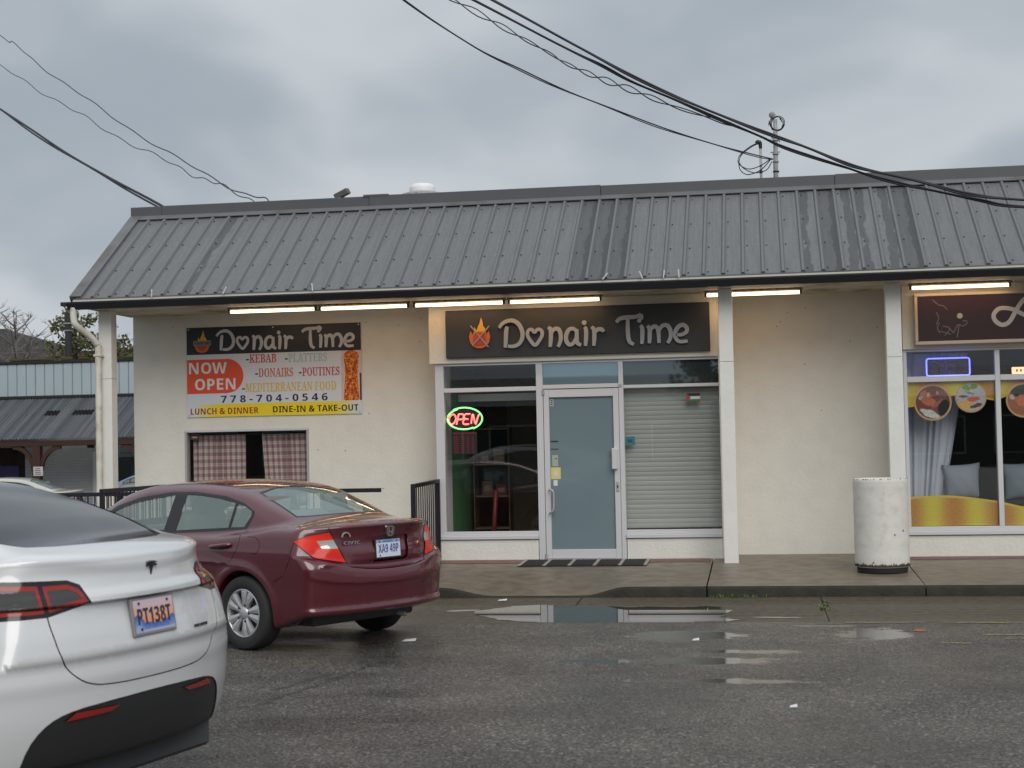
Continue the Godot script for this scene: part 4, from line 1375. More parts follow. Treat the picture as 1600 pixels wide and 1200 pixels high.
	block(seat, "back_panel", Vector3(0, 0.675, -0.04), Vector3(3.6, 1.05, -0.002), M.black_matt, 0.006)
	make_film()

func disc_picture(kind: int) -> ImageTexture:
	var n := 192
	var img := Image.create(n, n, false, Image.FORMAT_RGB8)
	var f := FastNoiseLite.new()
	f.seed = 60 + kind
	f.frequency = 0.02
	f.fractal_octaves = 3
	# soft blobs standing for the printed photographs: [x, y, rx, ry, turn, colour]
	var sets := [
		[Color(0.47, 0.26, 0.20), [[0.30, 0.30, 0.20, 0.17, 0.2, Color(0.66, 0.38, 0.30)], [0.55, 0.14, 0.25, 0.12, 0.0, Color(0.42, 0.22, 0.19)], [0.75, 0.30, 0.2, 0.2, 0.4, Color(0.44, 0.30, 0.30)], [0.16, 0.36, 0.09, 0.07, 0.0, Color(0.62, 0.66, 0.68)], [0.40, 0.48, 0.26, 0.12, 0.3, Color(0.72, 0.42, 0.30)], [0.62, 0.55, 0.22, 0.07, -0.7, Color(0.60, 0.38, 0.36)], [0.82, 0.66, 0.18, 0.24, 0.4, Color(0.10, 0.07, 0.08)], [0.42, 0.84, 0.34, 0.11, 0.42, Color(0.74, 0.78, 0.75)], [0.38, 0.26, 0.05, 0.08, 0.2, Color(0.75, 0.60, 0.40)], [0.62, 0.22, 0.04, 0.07, 0.0, Color(0.72, 0.52, 0.34)]]],
		[Color(0.66, 0.68, 0.70), [[0.35, 0.14, 0.16, 0.10, 0.2, Color(0.42, 0.60, 0.20)], [0.62, 0.10, 0.14, 0.11, -0.3, Color(0.36, 0.56, 0.16)], [0.24, 0.45, 0.18, 0.05, 0.1, Color(0.50, 0.36, 0.30)], [0.60, 0.56, 0.24, 0.09, -0.1, Color(0.80, 0.38, 0.24)], [0.30, 0.78, 0.36, 0.16, 0.1, Color(0.82, 0.66, 0.38)], [0.68, 0.80, 0.24, 0.07, -0.3, Color(0.34, 0.24, 0.26)], [0.46, 0.32, 0.2, 0.03, 0.3, Color(0.45, 0.47, 0.5)]]],
		[Color(0.60, 0.40, 0.28), [[0.45, 0.18, 0.40, 0.22, 0.0, Color(0.08, 0.06, 0.07)], [0.55, 0.52, 0.34, 0.22, 0.2, Color(0.74, 0.46, 0.32)], [0.30, 0.86, 0.5, 0.10, 0.1, Color(0.60, 0.38, 0.22)], [0.14, 0.40, 0.1, 0.08, 0.3, Color(0.72, 0.70, 0.68)]]],
	]
	for y in n:
		for x in n:
			var c: Color = sets[kind][0]
			var p := Vector2(x + 7.0 * f.get_noise_2d(x, y), y + 7.0 * f.get_noise_2d(x + 400, y)) / n
			for b in sets[kind][1]:
				var d := (p - Vector2(b[0], b[1])).rotated(-b[4])
				var r := Vector2(d.x / b[2], d.y / b[3]).length()
				c = c.lerp(b[5], 1.0 - smoothstep(0.82, 1.06, r))
			var k := 1.0 + 0.12 * f.get_noise_2d(x * 2.5, y * 2.5)
			img.set_pixel(x, y, Color(c.r * k, c.g * k, c.b * k))
	return ImageTexture.create_from_image(img)

func make_film() -> void:
	var o := thing("window_film", "golden printed window film with round spa photographs on the glass", "window film", Vector3(0, 0, -0.066))
	var g := Image.create(256, 96, false, Image.FORMAT_RGB8)
	for y in 96:
		for x in 256:
			var u := x / 256.0
			var k := 0.5 + 0.5 * cos(u * TAU * 2.0)
			var c := Color(0.76, 0.72, 0.20).lerp(Color(0.68, 0.46, 0.15), k)
			var px := (x % 24) - 12.0
			var py := (y % 24) - 12.0
			var ring := absf(sqrt(px * px + py * py) - 9.0)
			if ring < 1.1:
				c = c.lerp(Color(0.86, 0.78, 0.45), 0.16)
			g.set_pixel(x, y, c)
	var gold := mat(Color.WHITE, 0.45)
	gold.albedo_texture = ImageTexture.create_from_image(g)
	var rim := mat(lin(0.56, 0.43, 0.03), 0.45)
	for s in [[1.855, 2.893, [[1.855, 0.893], [2.235, 0.906], [2.522, 0.884], [2.893, 0.829]]], [2.967, 4.02, [[2.967, 0.812], [3.201, 0.756], [3.6, 0.70], [4.02, 0.69]]]]:
		var line := smooth_line(v2s(s[2]), 6)
		var b := MB.new()
		var r := MB.new()
		for i in line.size() - 1:
			var a: Vector2 = line[i]
			var c: Vector2 = line[i + 1]
			var ua: float = (a.x - s[0]) / (s[1] - s[0])
			var uc: float = (c.x - s[0]) / (s[1] - s[0])
			b.quad_uv(Vector3(a.x, 0.53, 0), Vector3(a.x, a.y - 0.028, 0), Vector3(c.x, c.y - 0.028, 0), Vector3(c.x, 0.53, 0), Rect2(ua, 0.1, uc - ua, 0.9))
			r.quad(Vector3(a.x, a.y - 0.028, 0), Vector3(a.x, a.y, 0), Vector3(c.x, c.y, 0), Vector3(c.x, c.y - 0.028, 0))
		part(o, "gold_band", b.done(), gold)
		part(o, "gold_rim", r.done(), rim)
	for s in [[1.855, 2.893, [[1.855, 2.0], [2.05, 2.04], [2.412, 2.137], [2.62, 2.12], [2.893, 2.062]]], [2.967, 4.02, [[2.967, 2.085], [3.2, 2.15], [3.6, 2.1], [4.02, 2.0]]]]:
		var line := smooth_line(v2s(s[2]), 6)
		var b := MB.new()
		var r := MB.new()
		for i in line.size() - 1:
			var a: Vector2 = line[i]
			var c: Vector2 = line[i + 1]
			var ua: float = (a.x - s[0]) / (s[1] - s[0])
			var uc: float = (c.x - s[0]) / (s[1] - s[0])
			b.quad_uv(Vector3(a.x, a.y + 0.02, 0), Vector3(a.x, 2.31, 0), Vector3(c.x, 2.31, 0), Vector3(c.x, c.y + 0.02, 0), Rect2(ua * 0.8 + 0.3, 0.05, (uc - ua) * 0.8, 0.3))
			r.quad(Vector3(a.x, a.y, 0), Vector3(a.x, a.y + 0.02, 0), Vector3(c.x, c.y + 0.02, 0), Vector3(c.x, c.y, 0))
		part(o, "gold_band", b.done(), gold)
		part(o, "gold_rim", r.done(), rim)
	var edge := mat(lin(0.52, 0.33, 0.14), 0.5)
	for d in [[2.154, 2.059, 0.228, 0], [2.612, 2.109, 0.188, 1], [3.243, 2.061, 0.215, 2]]:
		var b := MB.new()
		b.prism(disc_poly(Vector2(d[0], d[1]), d[2], 40), 0.0008, 0.0014)
		part(o, "round_border", b.done(), edge)
		var m := mat(Color.WHITE, 0.45)
		m.albedo_texture = disc_picture(d[3])
		var st := SurfaceTool.new()
		st.begin(Mesh.PRIMITIVE_TRIANGLES)
		var R: float = d[2] * 0.90
		for k in 40:
			for e in [Vector2.ZERO, Vector2.from_angle(TAU * (k + 1) / 40.0), Vector2.from_angle(TAU * k / 40.0)]:
				st.set_uv(Vector2(0.5 + e.x * 0.5, 0.5 - e.y * 0.5))
				st.add_vertex(Vector3(d[0] + e.x * R, d[1] + e.y * R, 0.0021))
		st.generate_normals()
		part(o, "round_print", st.commit(), m)

# ---------------------------------------------------------------- street furniture
func railing(label: String, a: Vector3, b: Vector3, base_y: float, posts: Array, pickets: int, group := "black picket railings", from := 0.0) -> void:
	var o := thing("railing", label, "railing", Vector3.ZERO, 0.0, group)
	var d := b - a
	var len := Vector2(d.x, d.z).length()
	var turn := Vector3(0, atan2(-d.z, d.x), 0)
	var tilt := atan2(d.y, len)
	var bar := func(called: String, p: Vector3, q: Vector3, h: float, w: float) -> void:
		var s := (q - p).length()
		var r := part(o, called, bx(Vector3(s, h, w), 0.004), M.rail, (p + q) * 0.5)
		r.basis = Basis(Vector3.UP, turn.y) * Basis(Vector3.BACK, tilt)
	bar.call("top_rail", a - Vector3(0, 0.026, 0), b - Vector3(0, 0.026, 0), 0.050, 0.044)
	bar.call("bottom_rail", Vector3(a.x + d.x * from, base_y + 0.11, a.z + d.z * from), Vector3(b.x, base_y + 0.11, b.z), 0.03, 0.03)
	for t in posts:
		var p: Vector3 = a + d * t
		var top := p.y - 0.002
		block(o, "post", Vector3(p.x - 0.026, base_y - 0.01, p.z - 0.026), Vector3(p.x + 0.026, top, p.z + 0.026), M.rail, 0.005)
		block(o, "foot_plate", Vector3(p.x - 0.05, base_y - 0.004, p.z - 0.05), Vector3(p.x + 0.05, base_y + 0.008, p.z + 0.05), M.rail, 0.003)
	for k in pickets:
		var t := from + (1.0 - from) * (k + 0.5) / pickets
		var p := a + d * t
		var h := p.y - 0.05 - (base_y + 0.12)
		part(o, "picket", bx(Vector3(0.014, h, 0.014), 0.002), M.rail, Vector3(p.x, base_y + 0.12 + h * 0.5, p.z))

func make_street() -> void:
	railing("short black picket railing standing out from the dark shop window corner", Vector3(-4.11, 1.215, 0.06), Vector3(-4.11, 1.195, 1.50), 0.105, [0.0, 1.0], 12)
	railing("long black railing parallel to the banner wall behind the maroon sedan", Vector3(-4.50, 1.155, 1.52), Vector3(-9.2, 1.155, 1.52), 0.104, [0.15, 0.43, 0.71, 0.99], 44, "black picket railings", 0.15)
	railing("black picket railing running out from the banner wall, beside the downspout", Vector3(-7.47, 1.225, 0.95), Vector3(-7.59, 1.225, 2.60), 0.095, [0.02, 0.98], 17)
	# concrete pipe planter
	var p := thing("concrete_planter", "white painted concrete pipe planter with mossy black foot", "planter", Vector3(1.372, 0.106, 1.45))
	p.scale = Vector3(1.07, 1.085, 1.07)
	var body := MB.new(true)
	var prof := [Vector2(0.270, 0.055), Vector2(0.284, 0.066)]
	for k in 14:
		prof.append(Vector2(0.287 + 0.0018 * sin(k * 2.1) + 0.001 * sin(k * 5.0), 0.09 + k * 0.066))
	prof.append_array([Vector2(0.286, 0.975), Vector2(0.276, 0.985), Vector2(0.246, 0.983), Vector2(0.240, 0.970), Vector2(0.238, 0.90)])
	body.lathe(prof, 48)
	part(p, "pipe", body.done(), M.planter)
	var foot := MB.new(true)
	foot.lathe([Vector2(0.262, 0.0), Vector2(0.266, 0.03), Vector2(0.268, 0.054), Vector2(0.0, 0.0545)], 40)
	part(p, "foot_ring", foot.done(), M.black_matt)
	# ragged moss fringe round the bottom edge
	var moss := MB.new()
	for k in 120:
		var a := TAU * k / 120.0
		var h := 0.010 + 0.022 * absf(sin(k * 1.7) * sin(k * 0.43 + 1.0)) + rng.randf() * 0.008
		var r := 0.2895
		var q := func(an: float, y: float) -> Vector3: return Vector3(cos(an) * r, y, sin(an) * r)
		moss.quad(q.call(a, 0.066), q.call(a + 0.01, 0.075 + h), q.call(a + 0.042, 0.075 + h * rng.randf_range(0.5, 1.0)), q.call(a + TAU / 120.0, 0.066))
	part(p, "moss_fringe", moss.done(), M.moss)
	var chips := MB.new()
	for k in 90:
		var a := rng.randf() * TAU
		var wd := rng.randf_range(0.01, 0.09) * rng.randf()
		var r := 0.2885
		chips.quad(Vector3(cos(a) * r, 0.984 - rng.randf() * 0.014, sin(a) * r), Vector3(cos(a) * 0.2875, 0.984, sin(a) * 0.2875), Vector3(cos(a + wd) * 0.2875, 0.984, sin(a + wd) * 0.2875), Vector3(cos(a + wd) * r, 0.984 - rng.randf() * 0.014, sin(a + wd) * r))
	part(p, "rim_lichen", chips.done(), M.moss)
	var soil := MB.new(true)
	soil.lathe([Vector2(0.24, 0.90), Vector2(0.12, 0.925), Vector2(0.0, 0.92)], 24)
	part(p, "soil", soil.done(), M.soil)
	for c in [[0.14, 0.40], [-0.13, 0.115], [0.27, 0.44]]:
		var ang: float = PI / 2 - c[0] * 3.0
		part(p, "chip", bx(Vector3(0.012, 0.012 + 0.03 * absf(c[0]), 0.004), 0.001), M.soil, Vector3(cos(ang) * 0.2885, c[1], sin(ang) * 0.2885), Vector3(0, PI / 2 - ang, 0))
	# rubber door mat in ribbed sections
	var m := thing("door_mat", "black ribbed rubber door mat with pale section strips before the door", "door mat", Vector3(-2.98, 0.1555, 0.10))
	m.rotation.x = atan(0.0338)
	var bar := mat(lin(0.26, 0.25, 0.23), 0.5)
	block(m, "backing", Vector3(0, 0, 0), Vector3(1.60, 0.006, 0.66), M.black_matt, 0.002)
	for k in 6:
		block(m, "strip", Vector3(k * 0.312, 0.007, 0.0), Vector3(k * 0.312 + 0.042, 0.016, 0.66), bar, 0.003)
	for s in 5:
		for k in 8:
			block(m, "rib", Vector3(s * 0.312 + 0.050 + k * 0.0325, 0.0065, 0.01), Vector3(s * 0.312 + 0.050 + k * 0.0325 + 0.020, 0.015, 0.65), M.rubber, 0.003)
	# litter and weeds
	var paper := mat(lin(0.6, 0.61, 0.62), 0.7)
	var bits := [["scrap of white paper on the wet asphalt behind the maroon sedan", -3.07, 6.29, 0.12, 0.05], ["white scrap lying at the end of the silty puddle", -0.57, 6.24, 0.06, 0.03], ["white scrap in the gutter beside the big puddle", -2.80, 2.95, 0.10, 0.03], ["white scrap on open asphalt beyond the yellow paint remnants", 0.18, 9.46, 0.05, 0.02]]
	for e in bits:
		var b := MB.new()
		var y: float = (ground(e[1], e[2]) if e[2] > 4.9 else dish(e[2])) + 0.004
		var w: float = e[3]
		var d: float = e[4]
		b.quad(Vector3(-w * 0.5, 0.002, d), Vector3(-w * 0.4, 0.008, -d), Vector3(w * 0.45, 0.018, -d * 0.9), Vector3(w * 0.5, 0.004, d * 0.8))
		b.quad(Vector3(-w * 0.5, 0.0, d), Vector3(w * 0.5, 0.002, d * 0.8), Vector3(w * 0.45, 0.016, -d * 0.9), Vector3(-w * 0.4, 0.006, -d))
		tag(part(self, "paper_scrap", b.done(), paper, Vector3(e[1], y, e[2])), e[0], "litter", "scraps of paper on the ground")
	var leaf := MB.new(true)
	for k in 6:
		var t := k / 6.0
		var t2 := (k + 1) / 6.0
		var wa := 0.045 * sin(PI * t)
		var wb := 0.045 * sin(PI * t2)
		leaf.quad(Vector3(t * 0.14 - 0.07, 0.012 * sin(t * 3.0), -wa), Vector3(t2 * 0.14 - 0.07, 0.012 * sin(t2 * 3.0), -wb), Vector3(t2 * 0.14 - 0.07, 0.004, wb), Vector3(t * 0.14 - 0.07, 0.004, wa))
	tag(part(self, "fallen_leaf", leaf.done(), mat(lin(0.36, 0.11, 0.03), 0.6), Vector3(1.36, -0.046, 5.62), Vector3(0, 0.3, 0)), "single orange fallen leaf beside the small pale puddle", "leaf")
	var wm := mat(lin(0.10, 0.16, 0.025), 0.8)
	for e in [[0.62, 3.5, 26, 0.9, "strip of green weeds in the joint of the concrete gutter apron", 0.05], [-0.25, 2.74, 30, 0.3, "low green weeds at the foot of the kerb beyond the big puddle", 0.3], [3.35, 3.9, 16, 0.6, "sparse weeds in the gutter apron joint near the spa", 0.04]]:
		var b := MB.new()
		for k in e[2]:
			var x: float = rng.randf_range(-1, 1) * e[5]
			var z: float = rng.randf_range(-1, 1) * e[3] * (0.5 if e[5] < 0.1 else 0.08)
			var h := rng.randf_range(0.015, 0.05)
			for s in 4:
				var a := rng.randf() * TAU
				var dir := Vector3(cos(a), 0, sin(a))
				var sd := dir.cross(Vector3.UP) * 0.006
				b.tri(Vector3(x, 0, z) + sd, Vector3(x, 0, z) - sd, Vector3(x, h, z) + dir * h * 0.8)
		tag(part(self, "weed_tuft", b.done(), wm, Vector3(e[0], dish(e[1]) - 0.002, e[1])), e[4], "weeds", "weeds along the kerb")

# ---------------------------------------------------------------- overhead
func v3s(a: Array) -> Array:
	return a.map(func(e): return Vector3(e[0], e[1], e[2]))

func cable(label: String, pts: Array, r: float, m: Material, group: String, second := Vector3.ZERO, wob := 0.0) -> void:
	var line := smooth_line(v3s(pts), 8)
	if wob > 0.0:
		for i in line.size():
			line[i] += Vector3(0, sin(i * 0.9) * wob + sin(i * 0.37 + 1.0) * wob, 0)
	var b := MB.new(true)
	b.tube(line, r, 7)
	if second != Vector3.ZERO:
		var l2 := []
		for i in line.size():
			l2.append(line[i] + second * (0.6 + 0.5 * sin(i * 0.31)) )
		b.tube(l2, r * 0.8, 7)
	tag(part(self, "overhead_cable", b.done(), m), label, "cable", group)

func make_overhead() -> void:
	var g := "overhead cables"
	cable("thick black cable pair, upper of the two crossing in front of the roof", [[-8.6, 9.9, 3.6], [-3.6, 6.95, 3.6], [-1.82, 5.86, 3.6], [-1.22, 5.5, 3.6], [-0.63, 5.18, 3.6], [-0.14, 4.95, 3.6], [0.3, 4.76, 3.6], [0.59, 4.63, 3.6], [0.92, 4.48, 3.6], [1.21, 4.37, 3.6], [1.74, 4.22, 3.6], [2.17, 4.09, 3.6], [2.7, 4.0, 3.6], [4.2, 3.86, 3.6], [7.0, 3.9, 3.6]], 0.013, M.cable, g, Vector3(0, -0.022, 0.015))
	cable("thick black cable pair, lower of the two crossing in front of the roof", [[-8.8, 9.8, 3.55], [-3.8, 6.95, 3.55], [-2.0, 5.89, 3.55], [-1.52, 5.63, 3.55], [-1.18, 5.42, 3.55], [-0.68, 5.18, 3.55], [-0.26, 4.97, 3.55], [0.1, 4.79, 3.55], [0.36, 4.66, 3.55], [0.92, 4.44, 3.55], [1.17, 4.34, 3.55], [1.52, 4.23, 3.55], [1.87, 4.13, 3.55], [2.28, 4.03, 3.55], [2.7, 3.94, 3.55], [4.2, 3.8, 3.55], [7.0, 3.84, 3.55]], 0.012, M.cable, g, Vector3(0, -0.02, 0.012))
	cable("thin black double wire ending at the roof mast", [[-5.6, 8.2, 4.3], [-4.2, 7.06, 2.4], [-3.37, 6.56, 1.26], [-2.85, 6.39, 0.52], [-2.34, 6.24, -0.21], [-1.78, 6.12, -0.95], [-1.18, 5.99, -1.69], [-0.54, 5.88, -2.43], [-0.03, 5.85, -3.16], [0.33, 5.89, -3.96]], 0.009, M.cable, g, Vector3(0, -0.026, 0.02))
	cable("thick dark cable reaching the left end of the roof", [[-27.0, 15.1, -24.0], [-18.14, 10.22, -14.0], [-16.49, 9.31, -12.08], [-14.84, 8.41, -10.17], [-13.09, 7.43, -8.25], [-11.34, 6.53, -6.33], [-9.62, 5.68, -4.42], [-8.45, 5.05, -2.6]], 0.022, M.cable, g, Vector3(0, -0.05, 0.04))
	cable("thin wavy wire, upper of the two reaching the roof near its left end", [[-26.0, 16.9, -24.0], [-18.69, 12.24, -16.0], [-17.42, 11.47, -14.56], [-16.08, 10.54, -13.11], [-14.55, 9.54, -11.67], [-13.03, 8.56, -10.22], [-11.48, 7.6, -8.78], [-10.02, 6.77, -7.33], [-8.75, 6.09, -5.89], [-7.82, 5.69, -4.44], [-7.13, 5.1, -2.6]], 0.011, M.cable_thin, g, Vector3.ZERO, 0.02)
	cable("thin wavy wire, lower of the two reaching the roof near its left end", [[-27.5, 16.2, -24.0], [-19.21, 11.67, -16.0], [-17.85, 10.97, -14.7], [-16.39, 10.13, -13.4], [-14.9, 9.27, -12.1], [-13.54, 8.49, -10.8], [-12.15, 7.73, -9.5], [-10.89, 7.09, -8.2], [-9.86, 6.57, -6.9], [-8.94, 6.14, -5.6], [-7.98, 5.66, -4.3], [-7.23, 5.1, -2.8]], 0.009, M.cable_thin, g, Vector3.ZERO, 0.03)
	# twisted pair with loops
	var line := smooth_line(v3s([[-8.9, 9.6, 3.5], [-4.0, 6.95, 3.5], [-2.27, 5.92, 3.5], [-1.94, 5.7, 3.5], [-1.59, 5.52, 3.5], [-1.13, 5.32, 3.5], [-0.76, 5.15, 3.5], [-0.44, 5.03, 3.5], [-0.1, 4.90, 3.53]]), 24)
	var b := MB.new(true)
	var dist := 0.0
	var two := [[], []]
	for i in line.size():
		if i > 0:
			dist += (line[i] - line[i - 1]).length()
		for k in 2:
			var a := dist * 11.0 + PI * k + 1.3 * sin(dist * 2.3)
			two[k].append(line[i] + Vector3(0.0, cos(a), sin(a)) * (0.024 + 0.012 * sin(dist * 3.7 + 1.0)))
	for k in 2:
		b.tube(two[k], 0.0065, 6)
	tag(part(self, "overhead_cable", b.done(), M.cable_thin), "twisted double wire with open loops below the thick cables", "cable", g)
	# service masts on the roof
	var mt := thing("service_mast", "tall galvanised service mast with coiled wires at its head", "mast", Vector3(0.375, 4.9, -4.0))
	b = MB.new(true)
	b.tube([Vector3(0, 0, 0), Vector3(0, 0.9, 0), Vector3(0.008, 1.3, 0), Vector3(0.012, 1.6, 0)], [0.042, 0.036, 0.032, 0.03], 12)
	part(mt, "pipe", b.done(), M.galv)
	for y in [0.80, 0.95, 1.07, 1.28]:
		b = MB.new(true)
		b.lathe([Vector2(0.034, -0.014), Vector2(0.048, -0.010), Vector2(0.048, 0.010), Vector2(0.034, 0.014)], 14, Basis.IDENTITY, Vector3(0.004, y, 0))
		part(mt, "clamp", b.done(), M.black if y < 0.9 else M.galv)
	part(mt, "cross_arm", bx(Vector3(0.15, 0.014, 0.03), 0.003), M.galv, Vector3(0.0, 1.10, 0))
	b = MB.new(true)
	b.lathe([Vector2(0.0, 0.075), Vector2(0.03, 0.068), Vector2(0.05, 0.03), Vector2(0.045, -0.01), Vector2(0.028, -0.03)], 14, Basis(Vector3.BACK, 0.6), Vector3(-0.02, 1.65, 0))
	part(mt, "weather_head", b.done(), M.galv)
	for k in 5:
		b = MB.new(true)
		var pts := []
		for i in 17:
			var t := i / 16.0
			var a := t * TAU * 0.85 + k
			pts.append(Vector3(0.03 + cos(a) * (0.075 + 0.012 * k), 1.56 + sin(a) * (0.085 + 0.01 * k) - 0.05 * t, 0.04 * sin(a * 1.5 + k)))
		b.tube(pts, 0.006, 6)
		part(mt, "wire_coil", b.done(), M.cable)
	for s in [-1.0, 1.0]:
		b = MB.new(true)
		b.tube([Vector3(0.0, 1.26, 0), Vector3(0.05 * s, 1.32 - 0.02 * s, 0.01), Vector3(0.07 * s, 1.25, 0.02)], 0.012, 6)
		part(mt, "insulator", b.done(), M.galv)
	var m2 := thing("service_mast", "short thin conduit mast with a wire loop hanging at its side", "mast", Vector3(0.150, 4.9, -3.98))
	b = MB.new(true)
	b.tube([Vector3(0, 0, 0), Vector3(0.003, 0.6, 0), Vector3(0.004, 1.20, 0)], 0.021, 10)
	part(m2, "pipe", b.done(), M.galv)
	b = MB.new(true)
	b.tube(smooth_line([Vector3(0.004, 1.16, 0), Vector3(0.0, 1.24, 0), Vector3(-0.03, 1.262, 0.0), Vector3(-0.062, 1.24, 0.0)], 5), [0.024, 0.026, 0.027, 0.028, 0.03, 0.032, 0.033, 0.034, 0.035, 0.036, 0.036, 0.036, 0.034, 0.032, 0.028, 0.02], 10)
	part(m2, "weather_head", b.done(), M.black)
	part(m2, "tape", bx(Vector3(0.05, 0.04, 0.05), 0.008), M.black, Vector3(0.002, 0.80, 0))
	for l in [[[-0.03,1.245],[-0.14,1.20],[-0.29,1.09],[-0.34,0.98],[-0.29,0.90],[-0.16,0.85],[0.01,0.90],[0.14,0.985]], [[-0.03,1.235],[-0.16,1.17],[-0.30,1.05],[-0.32,0.87],[-0.22,0.77],[-0.08,0.79],[0.04,0.86],[0.15,0.98]], [[-0.32,0.95],[-0.25,0.86],[-0.1,0.79],[0.08,0.82],[0.17,0.95]]]:
		b = MB.new(true)
		b.tube(smooth_line(l.map(func(e): return Vector3(e[0], e[1], 0.03)), 5), 0.0075, 6)
		part(m2, "wire_loop", b.done(), M.cable)
	# roof vent and flood lamp
	var v := thing("roof_vent", "white domed roof vent behind the roof cap", "roof vent", Vector3(-5.13, 4.9, -4.0))
	b = MB.new(true)
	b.lathe([Vector2(0.34, 0.0), Vector2(0.345, 0.60), Vector2(0.35, 0.68), Vector2(0.33, 0.705), Vector2(0.21, 0.735)], 28)
	part(v, "curb", b.done(), M.galv)
	b = MB.new(true)
	b.lathe([Vector2(0.195, 0.70), Vector2(0.205, 0.79), Vector2(0.195, 0.835), Vector2(0.15, 0.862), Vector2(0.08, 0.872), Vector2(0.0, 0.874)], 28)
	part(v, "dome", b.done(), M.white)
	var fl := thing("flood_lamp", "small flood lamp box tilted down on the roof cap", "lamp", Vector3(-5.73, 5.15, -1.42))
	var hood := part(fl, "housing", bx(Vector3(0.21, 0.085, 0.16), 0.01), mat(lin(0.10, 0.095, 0.085), 0.5), Vector3(0.0, 0.085, 0.0), Vector3(0.15, 0.0, 0.42))
	part(fl, "lens", bx(Vector3(0.075, 0.035, 0.10), 0.008), glow(Color(0.92, 0.84, 1.0), 1.4), Vector3(-0.055, 0.025, 0.02), Vector3(0.15, 0.0, 0.42))
	block(fl, "bracket", Vector3(-0.02, -0.01, -0.03), Vector3(0.03, 0.07, 0.03), M.black, 0.003)

# ---------------------------------------------------------------- trees
func leaf_mesh(s: float) -> ArrayMesh:
	var b := MB.new()
	b.quad(Vector3(-0.5, 0, 0) * s, Vector3(0, 0.08, 0.28) * s, Vector3(0.5, 0, 0) * s, Vector3(0, -0.05, -0.28) * s)
	return b.done()

func tree(label: String, at: Vector3, h: float, spread: float, leaves: int, bark: Material, leaf_m: Material, leaf_s: float, seed_: int, bare := false, conifer := false) -> void:
	var r := RandomNumberGenerator.new()
	r.seed = seed_
	var o := thing("conifer_tree" if conifer else "tree", label, "tree", at, 0.0, "trees beyond the neighbouring building" if at.z < 0 else "trees across the street")
	var b := MB.new(true)
	var lean := Vector3(r.randf_range(-0.05, 0.05), 1, r.randf_range(-0.05, 0.05))
	b.tube([Vector3(0, -0.2, 0), lean * h * 0.35, lean * h * 0.7, lean * h * 0.98], [h * 0.022, h * 0.017, h * 0.010, h * 0.002], 8)
	part(o, "trunk", b.done(), bark)
	var limbs := MB.new()
	var tips := []
	var n := 46 if conifer else 34
	for k in n:
		var t := lerpf(0.14 if conifer else 0.22, 0.97, float(k) / n)
		var base := lean * h * t
		var a := k * 2.4 + r.randf() * 0.7
		var reach := spread * ((1.02 - t) if conifer else sin(PI * lerpf(0.25, 0.93, t))) * r.randf_range(0.65, 1.1)
		var up := (0.05 if conifer else 0.75) * reach
		var tip := base + Vector3(cos(a) * reach, up + r.randf() * 0.2, sin(a) * reach)
		var mid := (base + tip) * 0.5 + Vector3(0, (0.08 if conifer else -0.06) * reach, 0)
		limbs.tube([base, mid, tip], [h * 0.006, h * 0.004, h * 0.0012], 5, false)
		for q in 5:
			var f := r.randf_range(0.35, 1.0)
			var s0 := base.lerp(tip, f)
			var s1 := s0 + Vector3(r.randf_range(-1, 1), r.randf_range(-0.1, 0.8), r.randf_range(-1, 1)) * reach * (0.35 if not conifer else 0.22)
			limbs.tube([s0, (s0 + s1) * 0.5 + Vector3(0, 0.03, 0), s1], [h * 0.0022, h * 0.0016, h * 0.0007], 4, false)
			tips.append(s1)
			tips.append(s0.lerp(s1, 0.5))
			if bare:
				for z in 4:
					var s2 := s1 + Vector3(r.randf_range(-1, 1), r.randf_range(0.0, 1.0), r.randf_range(-1, 1)) * reach * 0.22
					limbs.tube([s0.lerp(s1, r.randf_range(0.4, 1.0)), s2], [h * 0.001, h * 0.0005], 3, false)
	part(o, "limbs", limbs.done(), bark)
	if leaves > 0:
		var mm := MultiMesh.new()
		mm.transform_format = MultiMesh.TRANSFORM_3D
		mm.mesh = leaf_mesh(leaf_s)
		mm.instance_count = leaves
		for i in leaves:
			var c: Vector3 = tips[r.randi() % tips.size()]
			c += Vector3(r.randfn(0, 1), r.randfn(0, 0.7), r.randfn(0, 1)) * spread * 0.09
			mm.set_instance_transform(i, Transform3D(Basis.from_euler(Vector3(r.randf() * TAU, r.randf() * TAU, r.randf() * TAU)).scaled(Vector3.ONE * r.randf_range(0.6, 1.4)), c))
		var mi := MultiMeshInstance3D.new()
		mi.name = "crown"
		mi.set_meta("kind", "stuff")
		mi.multimesh = mm
		mi.material_override = leaf_m
		o.add_child(mi)

